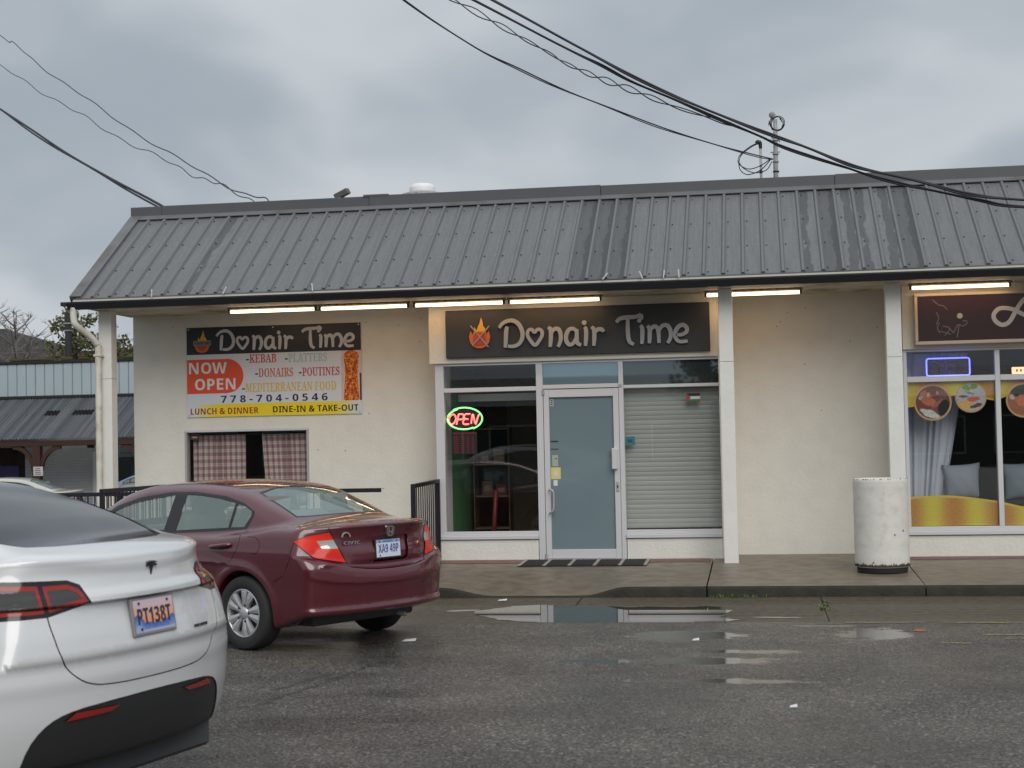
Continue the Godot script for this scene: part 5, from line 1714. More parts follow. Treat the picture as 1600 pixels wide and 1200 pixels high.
# ---------------------------------------------------------------- the neighbour and what lies beyond
func make_neighbour() -> void:
	var o := thing("neighbour_building", "long low neighbouring building with pale blue metal parapet and sagging grey awning", "building", Vector3(0, 0, 0))
	var g := -0.56
	var z := -25.0
	# the left part stands back as an open bay under the same roof
	block(o, "wall", Vector3(-22.5, g - 0.3, z - 9.0), Vector3(-12.0, 3.30, z), M.grey_brick, 0.0)
	block(o, "wall", Vector3(-38, g - 0.3, z - 9.0), Vector3(-31.0, 3.30, z), M.grey_brick, 0.0)
	block(o, "wall", Vector3(-31.0, 1.78, z - 9.0), Vector3(-22.5, 3.30, z), M.grey_brick, 0.0)
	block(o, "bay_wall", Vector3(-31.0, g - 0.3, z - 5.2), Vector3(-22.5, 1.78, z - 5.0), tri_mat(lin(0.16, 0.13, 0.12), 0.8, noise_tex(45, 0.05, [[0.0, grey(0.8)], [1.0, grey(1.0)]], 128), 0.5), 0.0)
	# parapet of standing-seam panels
	var pitch := 0.3055
	var x := -38.0
	while x < -12.2:
		block(o, "parapet_panel", Vector3(x + 0.012, 3.33, z + 0.02), Vector3(x + pitch - 0.012, 4.36, z + 0.06), M.siding, 0.01)
		x += pitch
	block(o, "parapet_backing", Vector3(-38, 3.33, z - 0.2), Vector3(-12.2, 4.36, z + 0.03), mat(lin(0.18, 0.22, 0.24), 0.6), 0.0)
	block(o, "coping", Vector3(-38.05, 4.362, z - 0.25), Vector3(-12.1, 4.45, z + 0.10), M.black_matt, 0.01)
	for k in 22:
		var xx := -30.0 + k * 0.62 + rng.randf() * 0.5
		part(o, "moss_clump", bx(Vector3(rng.randf_range(0.2, 0.6), rng.randf_range(0.05, 0.12), 0.2), 0.03), tri_mat(lin(0.10, 0.105, 0.02), 0.9, noise_tex(46, 0.1, [[0.0, grey(0.4)], [1.0, grey(1.0)]], 128), 3.0) if k == 0 else o.get_node("moss_clump").material_override, Vector3(xx, 4.49, z + 0.0))
	# awning of weathered corrugated strips, two of them broken
	var a0 := Vector3(0, 3.30, z + 0.05)
	var a1 := Vector3(0, 2.0, z + 2.5)
	var awm := []
	for k in 5:
		var m := mat(lin([0.060, 0.075, 0.095, 0.13, 0.10][k], [0.066, 0.083, 0.102, 0.14, 0.112][k], [0.076, 0.096, 0.115, 0.15, 0.125][k]), 0.7)
		m.albedo_texture = panel_tex([0, 1, 2, 3, 4][k])
		awm.append(m)
	var st_w := 0.11
	var xs := -32.0
	var strip := MB.new()
	strip.quad_uv(a1 + Vector3(0, 0, 0), a0, a0 + Vector3(st_w * 0.5, 0.035, 0.0), a1 + Vector3(st_w * 0.5, 0.035, 0.0))
	strip.quad_uv(a1 + Vector3(st_w * 0.5, 0.035, 0), a0 + Vector3(st_w * 0.5, 0.035, 0), a0 + Vector3(st_w, 0, 0.0), a1 + Vector3(st_w, 0, 0.0))
	var sm := strip.done()
	var half := func(f0: float, f1: float) -> ArrayMesh:
		var h := MB.new()
		var p0 := a1.lerp(a0, f0)
		var p1 := a1.lerp(a0, f1)
		h.quad_uv(p0, p1, p1 + Vector3(st_w * 0.5, 0.035, 0.0), p0 + Vector3(st_w * 0.5, 0.035, 0.0))
		h.quad_uv(p0 + Vector3(st_w * 0.5, 0.035, 0), p1 + Vector3(st_w * 0.5, 0.035, 0), p1 + Vector3(st_w, 0, 0.0), p0 + Vector3(st_w, 0, 0.0))
		return h.done()
	var lowp: ArrayMesh = half.call(0.0, 0.54)
	var highp: ArrayMesh = half.call(0.66, 1.0)
	var aw := group_part(o, "awning")
	while xs < -13.5:
		var m: Material = awm[rng.randi() % 5]
		if (xs > -21.42 and xs < -21.0) or (xs > -20.5 and xs < -19.9):
			part(aw, "awning_strip", lowp, m, Vector3(xs, 0, 0))
			part(aw, "awning_strip", highp, m, Vector3(xs, 0, 0))
		else:
			part(aw, "awning_strip", sm, m, Vector3(xs, rng.randf_range(-0.006, 0.006), 0))
		xs += st_w
	block(o, "flashing", Vector3(-32, 3.28, z + 0.03), Vector3(-13.4, 3.37, z + 0.16), M.black_matt, 0.01)
	block(o, "beam", Vector3(-32, 1.80, z + 2.28), Vector3(-13.4, 1.955, z + 2.44), M.timber, 0.01)
	for px in [-26.6, -20.92, -17.55, -15.0]:
		block(o, "timber_post", Vector3(px - 0.12, g, z + 2.26), Vector3(px + 0.12, 1.80, z + 2.46), M.timber, 0.01)
		for s in [-1.0, 1.0]:
			var b := MB.new()
			var arc := []
			for k in 7:
				var t := k / 6.0 * PI / 2
				arc.append(Vector2(px + s * (0.12 + 0.62 * (1.0 - cos(t))), 1.78 - 0.70 * (1.0 - sin(t))))
			b.stroke(arc, 0.12, z + 2.31, z + 2.41)
			part(o, "curved_brace", b.done(), M.timber)
	for k in 12:
		block(o, "rafter_end", Vector3(-26.0 + k * 1.1, 1.72, z + 2.05), Vector3(-25.88 + k * 1.1, 1.80, z + 2.3), M.timber, 0.005)
	# dark bay, clapboard wall, window and door trim
	block(o, "purple_door", Vector3(-23.9, g, z - 0.9), Vector3(-23.15, 1.2, z - 0.86), mat(lin(0.10, 0.07, 0.25), 0.6), 0.01)
	for k in 26:
		block(o, "clapboard", Vector3(-22.48, g + k * 0.09 + 0.004, z + 0.02), Vector3(-20.25, g + (k + 1) * 0.09 - 0.004, z + 0.055), M.grey_brick, 0.008)
	block(o, "trim", Vector3(-20.24, g, z + 0.02), Vector3(-20.10, 1.6, z + 0.09), M.white, 0.01)
	block(o, "dark_door", Vector3(-20.09, g, z + 0.02), Vector3(-19.65, 1.5, z + 0.05), mat(lin(0.03, 0.03, 0.05), 0.4), 0.01)
	var wn := group_part(o, "shop_window")
	block(wn, "frame", Vector3(-19.6, 1.42, z + 0.02), Vector3(-16.2, 1.55, z + 0.10), M.siding, 0.01)
	block(wn, "frame", Vector3(-19.6, 0.2, z + 0.02), Vector3(-16.2, 0.32, z + 0.10), M.siding, 0.01)
	block(wn, "glass", Vector3(-19.6, 0.321, z + 0.03), Vector3(-16.2, 1.419, z + 0.05), mat(lin(0.01, 0.014, 0.013), 0.05), 0.0)
	for xx in [-19.0, -18.2, -17.7, -17.0]:
		block(wn, "drape", Vector3(xx, 0.34, z + 0.052), Vector3(xx + 0.25, 1.40, z + 0.07), mat(lin(0.10, 0.11, 0.10), 0.8), 0.01)
	# small notice on the timber post
	var nt := thing("parking_notice", "small white notice board on the reddish timber post", "sign", Vector3(-20.99, 0.93, z + 2.475))
	block(nt, "board", Vector3(0, 0, 0), Vector3(0.30, 0.27, 0.012), mat(lin(0.50, 0.48, 0.50), 0.6), 0.004)
	for k in 4:
		block(nt, "line_of_print", Vector3(0.05 + 0.01 * (k % 2), 0.04 + k * 0.055, 0.0125), Vector3(0.25 - 0.012 * k, 0.062 + k * 0.055, 0.0140), mat(lin(0.10, 0.05, 0.05), 0.6), 0.0)
	# roofs further back
	var hs := thing("hip_roof_house", "brown hip roofed house far behind the blue parapet", "house", Vector3(-43, 0, -62))
	block(hs, "wall", Vector3(-9, -1, -8), Vector3(9, 5.3, 0), M.wall, 0.0)
	var rb := MB.new()
	var c := [Vector3(-10, 5.3, 1), Vector3(10, 5.3, 1), Vector3(10, 5.3, -9), Vector3(-10, 5.3, -9)]
	var r0 := Vector3(-6, 9.0, -4)
	var r1 := Vector3(-1.5, 9.0, -4)
	rb.quad(c[0], r0, r1, c[1])
	rb.quad(c[2], r1, r0, c[3])
	rb.tri(c[1], r1, c[2])
	rb.tri(c[3], r0, c[0])
	part(hs, "roof", rb.done(), tri_mat(lin(0.055, 0.050, 0.048), 0.85, noise_tex(47, 0.05, [[0.0, grey(0.6)], [1.0, grey(1.0)]], 256), 0.3))
	var h2 := thing("hip_roof_house", "low dark roofed shed beside the brown hip roof", "house", Vector3(-36, 0, -60))
	block(h2, "wall", Vector3(-2.5, -1, -6), Vector3(9, 5.6, 0), M.grey_brick, 0.0)
	block(h2, "roof", Vector3(-3, 5.6, -6.5), Vector3(9.5, 7.1, 0.4), M.timber, 0.3)
	# utility pole beside the downspout in view
	var up := thing("utility_pole", "dark wooden utility pole behind the pale blue parapet", "pole", Vector3(-28.13, -0.6, -40))
	var b := MB.new(true)
	b.tube([Vector3(0, 0, 0), Vector3(0, 5, 0), Vector3(0, 7.95, 0)], [0.19, 0.16, 0.13], 10)
	part(up, "pole", b.done(), M.black_matt)
	for y in [7.2, 7.5]:
		part(up, "band", bx(Vector3(0.30, 0.05, 0.30), 0.01), M.galv, Vector3(0, y, 0))
	var bark := mat(lin(0.07, 0.055, 0.045), 0.9)
	var bark2 := mat(lin(0.16, 0.14, 0.135), 0.9)
	var lm := mat(lin(0.085, 0.088, 0.030), 0.7)
	lm.backlight_enabled = true
	lm.backlight = lin(0.03, 0.035, 0.01)
	tree("loose olive-green leafy tree beside the dark utility pole", Vector3(-28.4, -0.6, -41.5), 8.0, 1.8, 3600, bark, lm, 0.17, 7)
	tree("low olive-green tree at the downspout side of the utility pole", Vector3(-26.9, -0.6, -43.0), 6.9, 1.7, 2600, bark, lm, 0.17, 8)
	tree("bare twiggy tree above the brown hip roof", Vector3(-40.6, -0.6, -52), 9.6, 3.2, 0, bark2, lm, 0.1, 9, true)
	tree("bare twiggy tree between the hip roof and the leafy tree", Vector3(-35.5, -0.6, -50), 8.9, 2.8, 0, bark2, lm, 0.1, 10, true)
	# wooden post between the far cars
	tag(block(self, "timber_post", Vector3(-16.42, -0.6, -17.2), Vector3(-16.22, 0.86, -17.0), tri_mat(lin(0.10, 0.10, 0.085), 0.8, noise_tex(48, 0.1, [[0.0, grey(0.6)], [1.0, grey(1.0)]], 128), 2.0), 0.01), "weathered grey timber post in front of the far red car", "post")

# across the street, behind the camera: what the shop glass mirrors
func make_across() -> void:
	var o := thing("street_building", "long brown shop building across the street, mirrored in the glass", "building", Vector3(0, 0, 62))
	var wl := tri_mat(lin(0.10, 0.085, 0.07), 0.8, noise_tex(49, 0.05, [[0.0, grey(0.7)], [1.0, grey(1.0)]], 256), 0.3)
	block(o, "wall", Vector3(-34, -0.4, 0), Vector3(30, 3.6, 10), wl, 0.0)
	var rb := MB.new()
	rb.quad(Vector3(-35, 3.5, -1.2), Vector3(-34, 5.2, 4), Vector3(29, 5.2, 4), Vector3(31, 3.5, -1.2))
	rb.quad(Vector3(31, 3.5, 11), Vector3(29, 5.2, 4), Vector3(-34, 5.2, 4), Vector3(-35, 3.5, 11))
	part(o, "roof", rb.done(), M.cap)
	for k in 14:
		var w := group_part(o, "window")
		block(w, "frame", Vector3(-32 + k * 4.4, 0.5, -0.06), Vector3(-29 + k * 4.4, 2.5, -0.01), M.alu, 0.01)
		block(w, "pane", Vector3(-31.9 + k * 4.4, 0.6, -0.09), Vector3(-29.1 + k * 4.4, 2.4, -0.065), mat(lin(0.01, 0.012, 0.014), 0.05) if k == 0 else o.get_node("window/pane").material_override, 0.0)
	var dk := mat(lin(0.025, 0.035, 0.02), 0.8)
	tree("tall dark conifer across the street, mirrored in the upper pane", Vector3(-2.6, -0.1, 56), 13.5, 3.0, 5200, mat(lin(0.05, 0.04, 0.03), 0.9), dk, 0.34, 12, false, true)
	tree("second dark conifer across the street", Vector3(17.0, -0.1, 57), 11.5, 2.8, 4200, mat(lin(0.05, 0.04, 0.03), 0.9), dk, 0.34, 13, false, true)

# ---------------------------------------------------------------- cars
# A car body is a smooth solid (side, top, rear and cabin surfaces blended together) meshed on a grid,
# then cut along window, lamp and panel outlines so that every pane and lamp is its own part.
# Body axes: s forward from the rear axle, u up from the ground, w sideways.
class CarShape:
	var T := {}
	var D: Dictionary
	var roof: PackedFloat32Array
	var deck: PackedFloat32Array
	var plan: PackedFloat32Array
	var gw: PackedFloat32Array
	var sec: PackedFloat32Array
	var rear: PackedFloat32Array
	var front: PackedFloat32Array
	var rbt: PackedFloat32Array
	var hw: float
	var re: float
	var lift: float
	var crown: float
	var tum: float
	var belt: float
	var gc: float
	var k1: float
	var k2: float
	var k3: float
	var k4: float
	var bot: float
	var botr: float
	var wr: float
	var wb: float
	var ar: float
	func table(p: Array, lo: float, hi: float) -> PackedFloat32Array:
		var n := p.size()
		var h := []
		var d := []
		for i in n - 1:
			h.append(p[i + 1][0] - p[i][0])
			d.append((p[i + 1][1] - p[i][1]) / h[i])
		var m := []
		for i in n:
			if i == 0:
				m.append(d[0])
			elif i == n - 1:
				m.append(d[n - 2])
			elif d[i - 1] * d[i] > 0.0:
				var w1: float = 2.0 * h[i] + h[i - 1]
				var w2: float = h[i] + 2.0 * h[i - 1]
				m.append((w1 + w2) / (w1 / d[i - 1] + w2 / d[i]))
			else:
				m.append(0.0)
		var out := PackedFloat32Array()
		for k in 601:
			var x := clampf(lo + (hi - lo) * k / 600.0, p[0][0], p[n - 1][0])
			var i := 0
			while i < n - 2 and x > p[i + 1][0]:
				i += 1
			var t: float = (x - p[i][0]) / h[i]
			var t2 := t * t
			var t3 := t2 * t
			out.append((2 * t3 - 3 * t2 + 1) * p[i][1] + (t3 - 2 * t2 + t) * h[i] * m[i] + (3 * t2 - 2 * t3) * p[i + 1][1] + (t3 - t2) * h[i] * m[i + 1])
		return out
	func _init(d: Dictionary) -> void:
		D = d
		roof = table(d.roof, -1.4, 4.2)
		deck = table(d.deck, -1.4, 4.2)
		plan = table(d.plan, -1.4, 4.2)
		gw = table(d.gw, -1.4, 4.2)
		sec = table(d.sec, 0.0, 1.8)
		rear = table(d.rear, 0.0, 1.8)
		front = table(d.front, 0.0, 1.8)
		rbt = table(d.rbt, 0.0, 1.8)
		hw = d.hw
		re = d.re
		lift = d.lift
		crown = d.crown
		tum = d.tum
		belt = d.belt
		gc = d.gc
		k1 = d.k1
		k2 = d.k2
		k3 = d.k3
		k4 = d.k4
		bot = d.bot
		botr = d.botr
		wr = d.wr
		wb = d.wb
		ar = d.ar
	func smax(a: float, b: float, k: float) -> float:
		var h := k - absf(a - b)
		if h <= 0.0:
			return maxf(a, b)
		return maxf(a, b) + h * h / (4.0 * k)
	func F(s: float, u: float, w: float) -> float:
		var x := clampf((s + 1.4) * 107.142857, 0.0, 599.0)
		var i := int(x)
		var t := x - i
		var y := clampf(u * 333.33333, 0.0, 599.0)
		var j := int(y)
		var r := y - j
		var a0 := sqrt(s * s + (u - wr) * (u - wr))
		var a1 := sqrt((s - wb) * (s - wb) + (u - wr) * (u - wr))
		var e0 := (a0 - ar - 0.03) / 0.045
		var e1 := (a1 - ar - 0.03) / 0.045
		var fl := 0.0
		if absf(e0) < 2.5:
			fl += 0.012 * exp(-e0 * e0)
		if absf(e1) < 2.5:
			fl += 0.012 * exp(-e1 * e1)
		var side := w - lerpf(plan[i], plan[i + 1], t) * lerpf(sec[j], sec[j + 1], r) - fl
		var top := u - (lerpf(deck[i], deck[i + 1], t) - crown * w * w)
		var q := minf(w / hw, 1.15)
		var us := u
		if lift > 0.0:
			var z := (u - 0.72) / 0.16
			us -= lift * (minf(w * w / 0.64, 1.2) - 0.54) * exp(-z * z)
		var y2 := clampf(us * 333.33333, 0.0, 599.0)
		var j2 := int(y2)
		var back := lerpf(rear[j2], rear[j2 + 1], y2 - j2) + lerpf(rbt[j], rbt[j + 1], r) * pow(q, re) - s
		var fr := s - (lerpf(front[j], front[j + 1], r) - 0.5 * pow(q, 2.5))
		var low := smax(smax(side, top, k1), back, k2)
		low = smax(smax(low, fr, 0.15), bot + botr * clampf((-0.36 - s) / 0.35, 0.0, 1.0) - u, 0.04)
		var gs := (w - (lerpf(gw[i], gw[i + 1], t) - tum * (u - belt))) * 0.9
		var gt := (u - (lerpf(roof[i], roof[i + 1], t) - gc * w * w)) * 0.85
		var g := maxf(smax(gs, gt, k3), belt - 0.25 - u)
		g = smax(g, back - 0.02, 0.03)
		var d := -smax(-low, -g, k4)
		if w > 0.45:
			d = smax(d, -maxf(a0 - ar, 0.50 - w), 0.012)
			d = smax(d, -maxf(a1 - ar, 0.50 - w), 0.012)
		return d
	func grad(p: Vector3) -> Vector3:
		var e := 0.004
		var f := F(p.x, p.y, p.z)
		return Vector3(F(p.x + e, p.y, p.z) - f, F(p.x, p.y + e, p.z) - f, F(p.x, p.y, p.z + e) - f) / e
	# half body (w >= 0) as a triangle soup with normals
	func mesh_half(xs: PackedFloat32Array, ys: PackedFloat32Array, zs: PackedFloat32Array) -> Array:
		var nx := xs.size()
		var ny := ys.size()
		var nz := zs.size()
		var v := PackedFloat32Array()
		v.resize(nx * ny * nz)
		v.fill(1.0)
		var B := 4
		for bi in range(0, nx, B):
			for bj in range(0, ny, B):
				for bk in range(0, nz, B):
					var i1 := mini(bi + B, nx)
					var j1 := mini(bj + B, ny)
					var k1_ := mini(bk + B, nz)
					var lo := Vector3(xs[bi], ys[bj], zs[bk])
					var hi := Vector3(xs[i1 - 1], ys[j1 - 1], zs[k1_ - 1])
					var c := (lo + hi) * 0.5
					var f := F(c.x, c.y, c.z)
					var skip := absf(f) > (hi - lo).length() * 0.62 + 0.05
					for i in range(bi, i1):
						for j in range(bj, j1):
							var base := (i * ny + j) * nz
							for k in range(bk, k1_):
								v[base + k] = f if skip else F(xs[i], ys[j], zs[k])
		var vid := {}
		var P := PackedVector3Array()
		var N := PackedVector3Array()
		var off := [0, 1, nz, nz + 1, ny * nz, ny * nz + 1, ny * nz + nz, ny * nz + nz + 1]
		for i in nx - 1:
			for j in ny - 1:
				for k in nz - 1:
					var o := (i * ny + j) * nz + k
					var sgn := v[o] < 0.0
					var mixed := false
					for q in range(1, 8):
						if (v[o + off[q]] < 0.0) != sgn:
							mixed = true
							break
					if not mixed:
						continue
					var sum := Vector3.ZERO
					var cnt := 0
					for e in [[0, 1], [2, 3], [4, 5], [6, 7], [0, 2], [1, 3], [4, 6], [5, 7], [0, 4], [1, 5], [2, 6], [3, 7]]:
						var a := v[o + off[e[0]]]
						var b := v[o + off[e[1]]]
						if (a < 0.0) != (b < 0.0):
							var t := a / (a - b)
							var pa := Vector3(xs[i + (e[0] >> 2)], ys[j + ((e[0] >> 1) & 1)], zs[k + (e[0] & 1)])
							var pb := Vector3(xs[i + (e[1] >> 2)], ys[j + ((e[1] >> 1) & 1)], zs[k + (e[1] & 1)])
							sum += pa.lerp(pb, t)
							cnt += 1
					var p := sum / cnt
					for it in 2:
						var g := grad(p)
						var stepv := g * (F(p.x, p.y, p.z) / maxf(g.length_squared(), 0.2))
						if stepv.length() < 0.02:
							p -= stepv
					p.z = maxf(p.z, 0.0005)
					vid[o] = P.size()
					P.append(p)
					N.append(grad(p).normalized())
		var out_p := PackedVector3Array()
		var out_n := PackedVector3Array()
		var quad := func(a: int, b: int, c: int, d: int, flip: bool) -> void:
			for q in ([a, b, c, a, c, d] if flip else [a, c, b, a, d, c]):
				out_p.append(P[q])
				out_n.append(N[q])
		var centre := {}
		var mid := func(a: int) -> int:
			if not centre.has(a):
				var p := P[a]
				p.z = 0.0
				for it in 2:
					var g := grad(p)
					g.z = 0.0
					p -= g * (F(p.x, p.y, 0.0) / maxf(g.length_squared(), 0.2))
				centre[a] = P.size()
				P.append(p)
				var nn := grad(p)
				nn.z = 0.0
				N.append(nn.normalized())
			return centre[a]
		var sx := ny * nz
		for i in range(0, nx - 1):
			for j in range(0, ny - 1):
				for k in range(0, nz - 1):
					var o := (i * ny + j) * nz + k
					var f0 := v[o] < 0.0
					if j > 0 and f0 != (v[o + sx] < 0.0):
						if k > 0:
							if vid.has(o) and vid.has(o - nz) and vid.has(o - nz - 1) and vid.has(o - 1):
								quad.call(vid[o], vid[o - nz], vid[o - nz - 1], vid[o - 1], f0)
						elif vid.has(o) and vid.has(o - nz):
							quad.call(vid[o], vid[o - nz], mid.call(vid[o - nz]), mid.call(vid[o]), f0)
					if i > 0 and f0 != (v[o + nz] < 0.0):
						if k > 0:
							if vid.has(o) and vid.has(o - 1) and vid.has(o - sx - 1) and vid.has(o - sx):
								quad.call(vid[o], vid[o - 1], vid[o - sx - 1], vid[o - sx], f0)
						elif vid.has(o) and vid.has(o - sx):
							quad.call(vid[o], mid.call(vid[o]), mid.call(vid[o - sx]), vid[o - sx], f0)
					if i > 0 and j > 0 and f0 != (v[o + 1] < 0.0):
						if vid.has(o) and vid.has(o - sx) and vid.has(o - sx - nz) and vid.has(o - nz):
							quad.call(vid[o], vid[o - sx], vid[o - sx - nz], vid[o - nz], f0)
		return [out_p, out_n]

# project a body point for a cut: 0 side (s, u), 1 rear (w, u), 2 top (w, s), 3 round the rear corner (w + s, u)
func shadow2(p: Vector3, view: int) -> Vector2:
	match view:
		0: return Vector2(p.x, p.y)
		1: return Vector2(p.z, p.y)
		2: return Vector2(p.z, p.x)
	return Vector2(p.z + p.x, p.y)

# cut the soup by a convex outline; guard(centroid, normal) says which triangles it may touch. Returns [inside, outside]
func cut(soup: Array, poly: PackedVector2Array, view: int, guard: Callable) -> Array:
	var hull := poly
	if not Geometry2D.is_polygon_clockwise(hull):
		hull = hull.duplicate()
		hull.reverse()
	var lo := hull[0]
	var hi := hull[0]
	for p in hull:
		lo = lo.min(p)
		hi = hi.max(p)
	var ip := PackedVector3Array()
	var inn := PackedVector3Array()
	var op := PackedVector3Array()
	var on := PackedVector3Array()
	var sp: PackedVector3Array = soup[0]
	var sn: PackedVector3Array = soup[1]
	var m := hull.size()
	for t in range(0, sp.size(), 3):
		var a := shadow2(sp[t], view)
		var b := shadow2(sp[t + 1], view)
		var c := shadow2(sp[t + 2], view)
		var touch := not (maxf(a.x, maxf(b.x, c.x)) < lo.x or minf(a.x, minf(b.x, c.x)) > hi.x or maxf(a.y, maxf(b.y, c.y)) < lo.y or minf(a.y, minf(b.y, c.y)) > hi.y)
		if touch:
			touch = guard.call((sp[t] + sp[t + 1] + sp[t + 2]) / 3.0, sn[t])
		if not touch:
			for k in 3:
				op.append(sp[t + k])
				on.append(sn[t + k])
			continue
		var cp := [sp[t], sp[t + 1], sp[t + 2]]
		var cn := [sn[t], sn[t + 1], sn[t + 2]]
		for e in m:
			var p0 := hull[e]
			var d := hull[(e + 1) % m] - p0
			var ap := []
			var an := []
			var bp := []
			var bn := []
			var n := cp.size()
			for k in n:
				var k2 := (k + 1) % n
				var f0 := d.cross(shadow2(cp[k], view) - p0)
				var f1 := d.cross(shadow2(cp[k2], view) - p0)
				if f0 <= 0.0:
					ap.append(cp[k])
					an.append(cn[k])
				if f0 >= 0.0:
					bp.append(cp[k])
					bn.append(cn[k])
				if (f0 < 0.0 and f1 > 0.0) or (f0 > 0.0 and f1 < 0.0):
					var q := f0 / (f0 - f1)
					var x: Vector3 = cp[k].lerp(cp[k2], q)
					var y: Vector3 = cn[k].lerp(cn[k2], q).normalized()
					ap.append(x)
					an.append(y)
					bp.append(x)
					bn.append(y)
			for k in range(1, bp.size() - 1):
				for z in [0, k, k + 1]:
					op.append(bp[z])
					on.append(bn[z])
			cp = ap
			cn = an
			if cp.size() < 3:
				break
		for k in range(1, cp.size() - 1):
			for z in [0, k, k + 1]:
				ip.append(cp[z])
				inn.append(cn[z])
	return [[ip, inn], [op, on]]

# soup -> mesh in the car's own axes (x right, y up, z back); sides: -1 left only, 1 right only, 0 both in one mesh
func soup_mesh(soup: Array, side: int, push := 0.0) -> ArrayMesh:
	var P := PackedVector3Array()
	var N := PackedVector3Array()
	var sp: PackedVector3Array = soup[0]
	var sn: PackedVector3Array = soup[1]
	for sg in ([1, -1] if side == 0 else [side]):
		for t in range(0, sp.size(), 3):
			for k in ([0, 2, 1] if sg > 0 else [0, 1, 2]):
				var p := sp[t + k] + sn[t + k] * push
				var n := sn[t + k]
				P.append(Vector3(p.z * sg, p.y, -p.x))
				N.append(Vector3(n.z * sg, n.y, -n.x))
	var a := []
	a.resize(Mesh.ARRAY_MAX)
	a[Mesh.ARRAY_VERTEX] = P
	a[Mesh.ARRAY_NORMAL] = N
	var m := ArrayMesh.new()
	if P.size():
		m.add_surface_from_arrays(Mesh.PRIMITIVE_TRIANGLES, a)
	return m

func join(a: Array, b: Array) -> Array:
	var p: PackedVector3Array = a[0].duplicate()
	var n: PackedVector3Array = a[1].duplicate()
	p.append_array(b[0])
	n.append_array(b[1])
	return [p, n]

func pv(a: Array) -> PackedVector2Array:
	var o := PackedVector2Array()
	for e in a:
		o.append(Vector2(e[0], e[1]))
	return o

func shrink(p: PackedVector2Array, d: float) -> PackedVector2Array:
	var r := Geometry2D.offset_polygon(p, d)
	return Geometry2D.convex_hull(r[0]).slice(0, -1) if r.size() else p

# take a narrow seam out of the panels along a line
func seam(soup: Array, line: Array, view: int, half: float, guard: Callable) -> Array:
	for i in line.size() - 1:
		var a := Vector2(line[i][0], line[i][1])
		var b := Vector2(line[i + 1][0], line[i + 1][1])
		var d := (b - a).normalized()
		var n := d.orthogonal() * half
		a -= d * half * 0.6
		b += d * half * 0.6
		soup = cut(soup, PackedVector2Array([a + n, b + n, b - n, a - n]), view, guard)[1]
	return soup

func spans(list: Array) -> PackedFloat32Array:
	var o := PackedFloat32Array()
	for e in list:
		var n := maxi(1, roundi((e[1] - e[0]) / e[2]))
		for k in n:
			o.append(e[0] + (e[1] - e[0]) * k / n)
	o.append(list[-1][1])
	return o

const SEDAN := {wr = .32, wb = 2.67, ar = .358, hw = .88, re = 2.6, lift = .13, bot = .20, botr = .11, belt = 1.0, tum = .42, gc = .10, crown = .08, k1 = .06, k2 = .055, k3 = .09, k4 = .05,
	rbt = [[.1,.2],[.7,.2],[.78,.24],[.95,.31],[1.1,.40],[1.3,.45]],
	roof = [[-1.0,.80],[-.55,1.045],[-.37,1.128],[-.02,1.262],[.33,1.377],[.6,1.418],[1.0,1.437],[1.5,1.42],[1.85,1.36],[2.2,1.22],[2.65,1.0],[2.9,.88],[3.7,.5]],
	deck = [[-1.0,1.07],[-.85,1.085],[-.4,1.095],[0,1.05],[.5,1.005],[2.0,.985],[2.7,.985],[3.2,.86],[3.5,.72],[3.7,.6]],
	plan = [[-1.0,.82],[-.6,.865],[0,.8775],[1.5,.8775],[2.67,.87],[3.2,.82],[3.7,.70]],
	gw = [[-1.0,.56],[-.4,.67],[0,.735],[.5,.775],[1.5,.79],[2.2,.74],[2.8,.6]],
	sec = [[.1,.88],[.25,.95],[.4,.972],[.55,.982],[.7,.995],[.84,1.0],[.88,.992],[1.0,.955],[1.15,.88]],
	rear = [[.1,-.80],[.29,-.90],[.335,-.938],[.36,-.942],[.39,-.928],[.50,-.942],[.575,-.955],[.60,-.966],[.70,-.962],[.735,-.950],[.765,-.908],[.80,-.896],[.95,-.902],[1.02,-.922],[1.055,-.945],[1.075,-.93],[1.15,-.8]],
	front = [[.1,3.4],[.4,3.58],[.65,3.56],[.8,3.45],[1.0,3.3]]}
const LIFTBACK := {wr = .345, wb = 2.89, ar = .385, hw = .96, re = 2.4, lift = 0.0, bot = .26, botr = .09, belt = 1.1, tum = .40, gc = .06, crown = .05, k1 = .09, k2 = .03, k3 = .07, k4 = .06,
	rbt = [[.1,.22],[.95,.24],[1.06,.27],[1.09,.36],[1.3,.56]],
	roof = [[-1.1,1.15],[-.9,1.285],[-.68,1.335],[-.4,1.43],[-.1,1.52],[.2,1.585],[.6,1.63],[1.1,1.65],[1.6,1.62],[2.0,1.52],[2.6,1.2],[3.0,1.0],[3.7,.7]],
	deck = [[-1.1,1.24],[-.95,1.275],[-.6,1.30],[0,1.18],[.6,1.10],[2.0,1.05],[2.9,1.0],[3.5,.85],[3.8,.7]],
	plan = [[-1.1,.88],[-.7,.935],[0,.96],[1.5,.95],[2.9,.95],[3.4,.88],[3.8,.75]],
	gw = [[-1.1,.68],[-.6,.73],[0,.79],[.6,.81],[1.6,.80],[2.3,.74],[3.0,.6]],
	sec = [[.1,.90],[.3,.955],[.5,.975],[.75,.99],[.95,1.0],[1.05,.985],[1.2,.93],[1.35,.85]],
	rear = [[.1,-.85],[.30,-.93],[.45,-.985],[.60,-1.015],[.69,-1.022],[.752,-1.030],[.77,-1.029],[.92,-1.006],[1.05,-.978],[1.064,-.978],[1.078,-1.012],[1.095,-1.012],[1.14,-.984],[1.19,-.976],[1.24,-.986],[1.268,-.996],[1.285,-.985],[1.31,-.93],[1.4,-.7]],
	front = [[.1,3.6],[.4,3.74],[.65,3.72],[.8,3.6],[1.0,3.3]]}

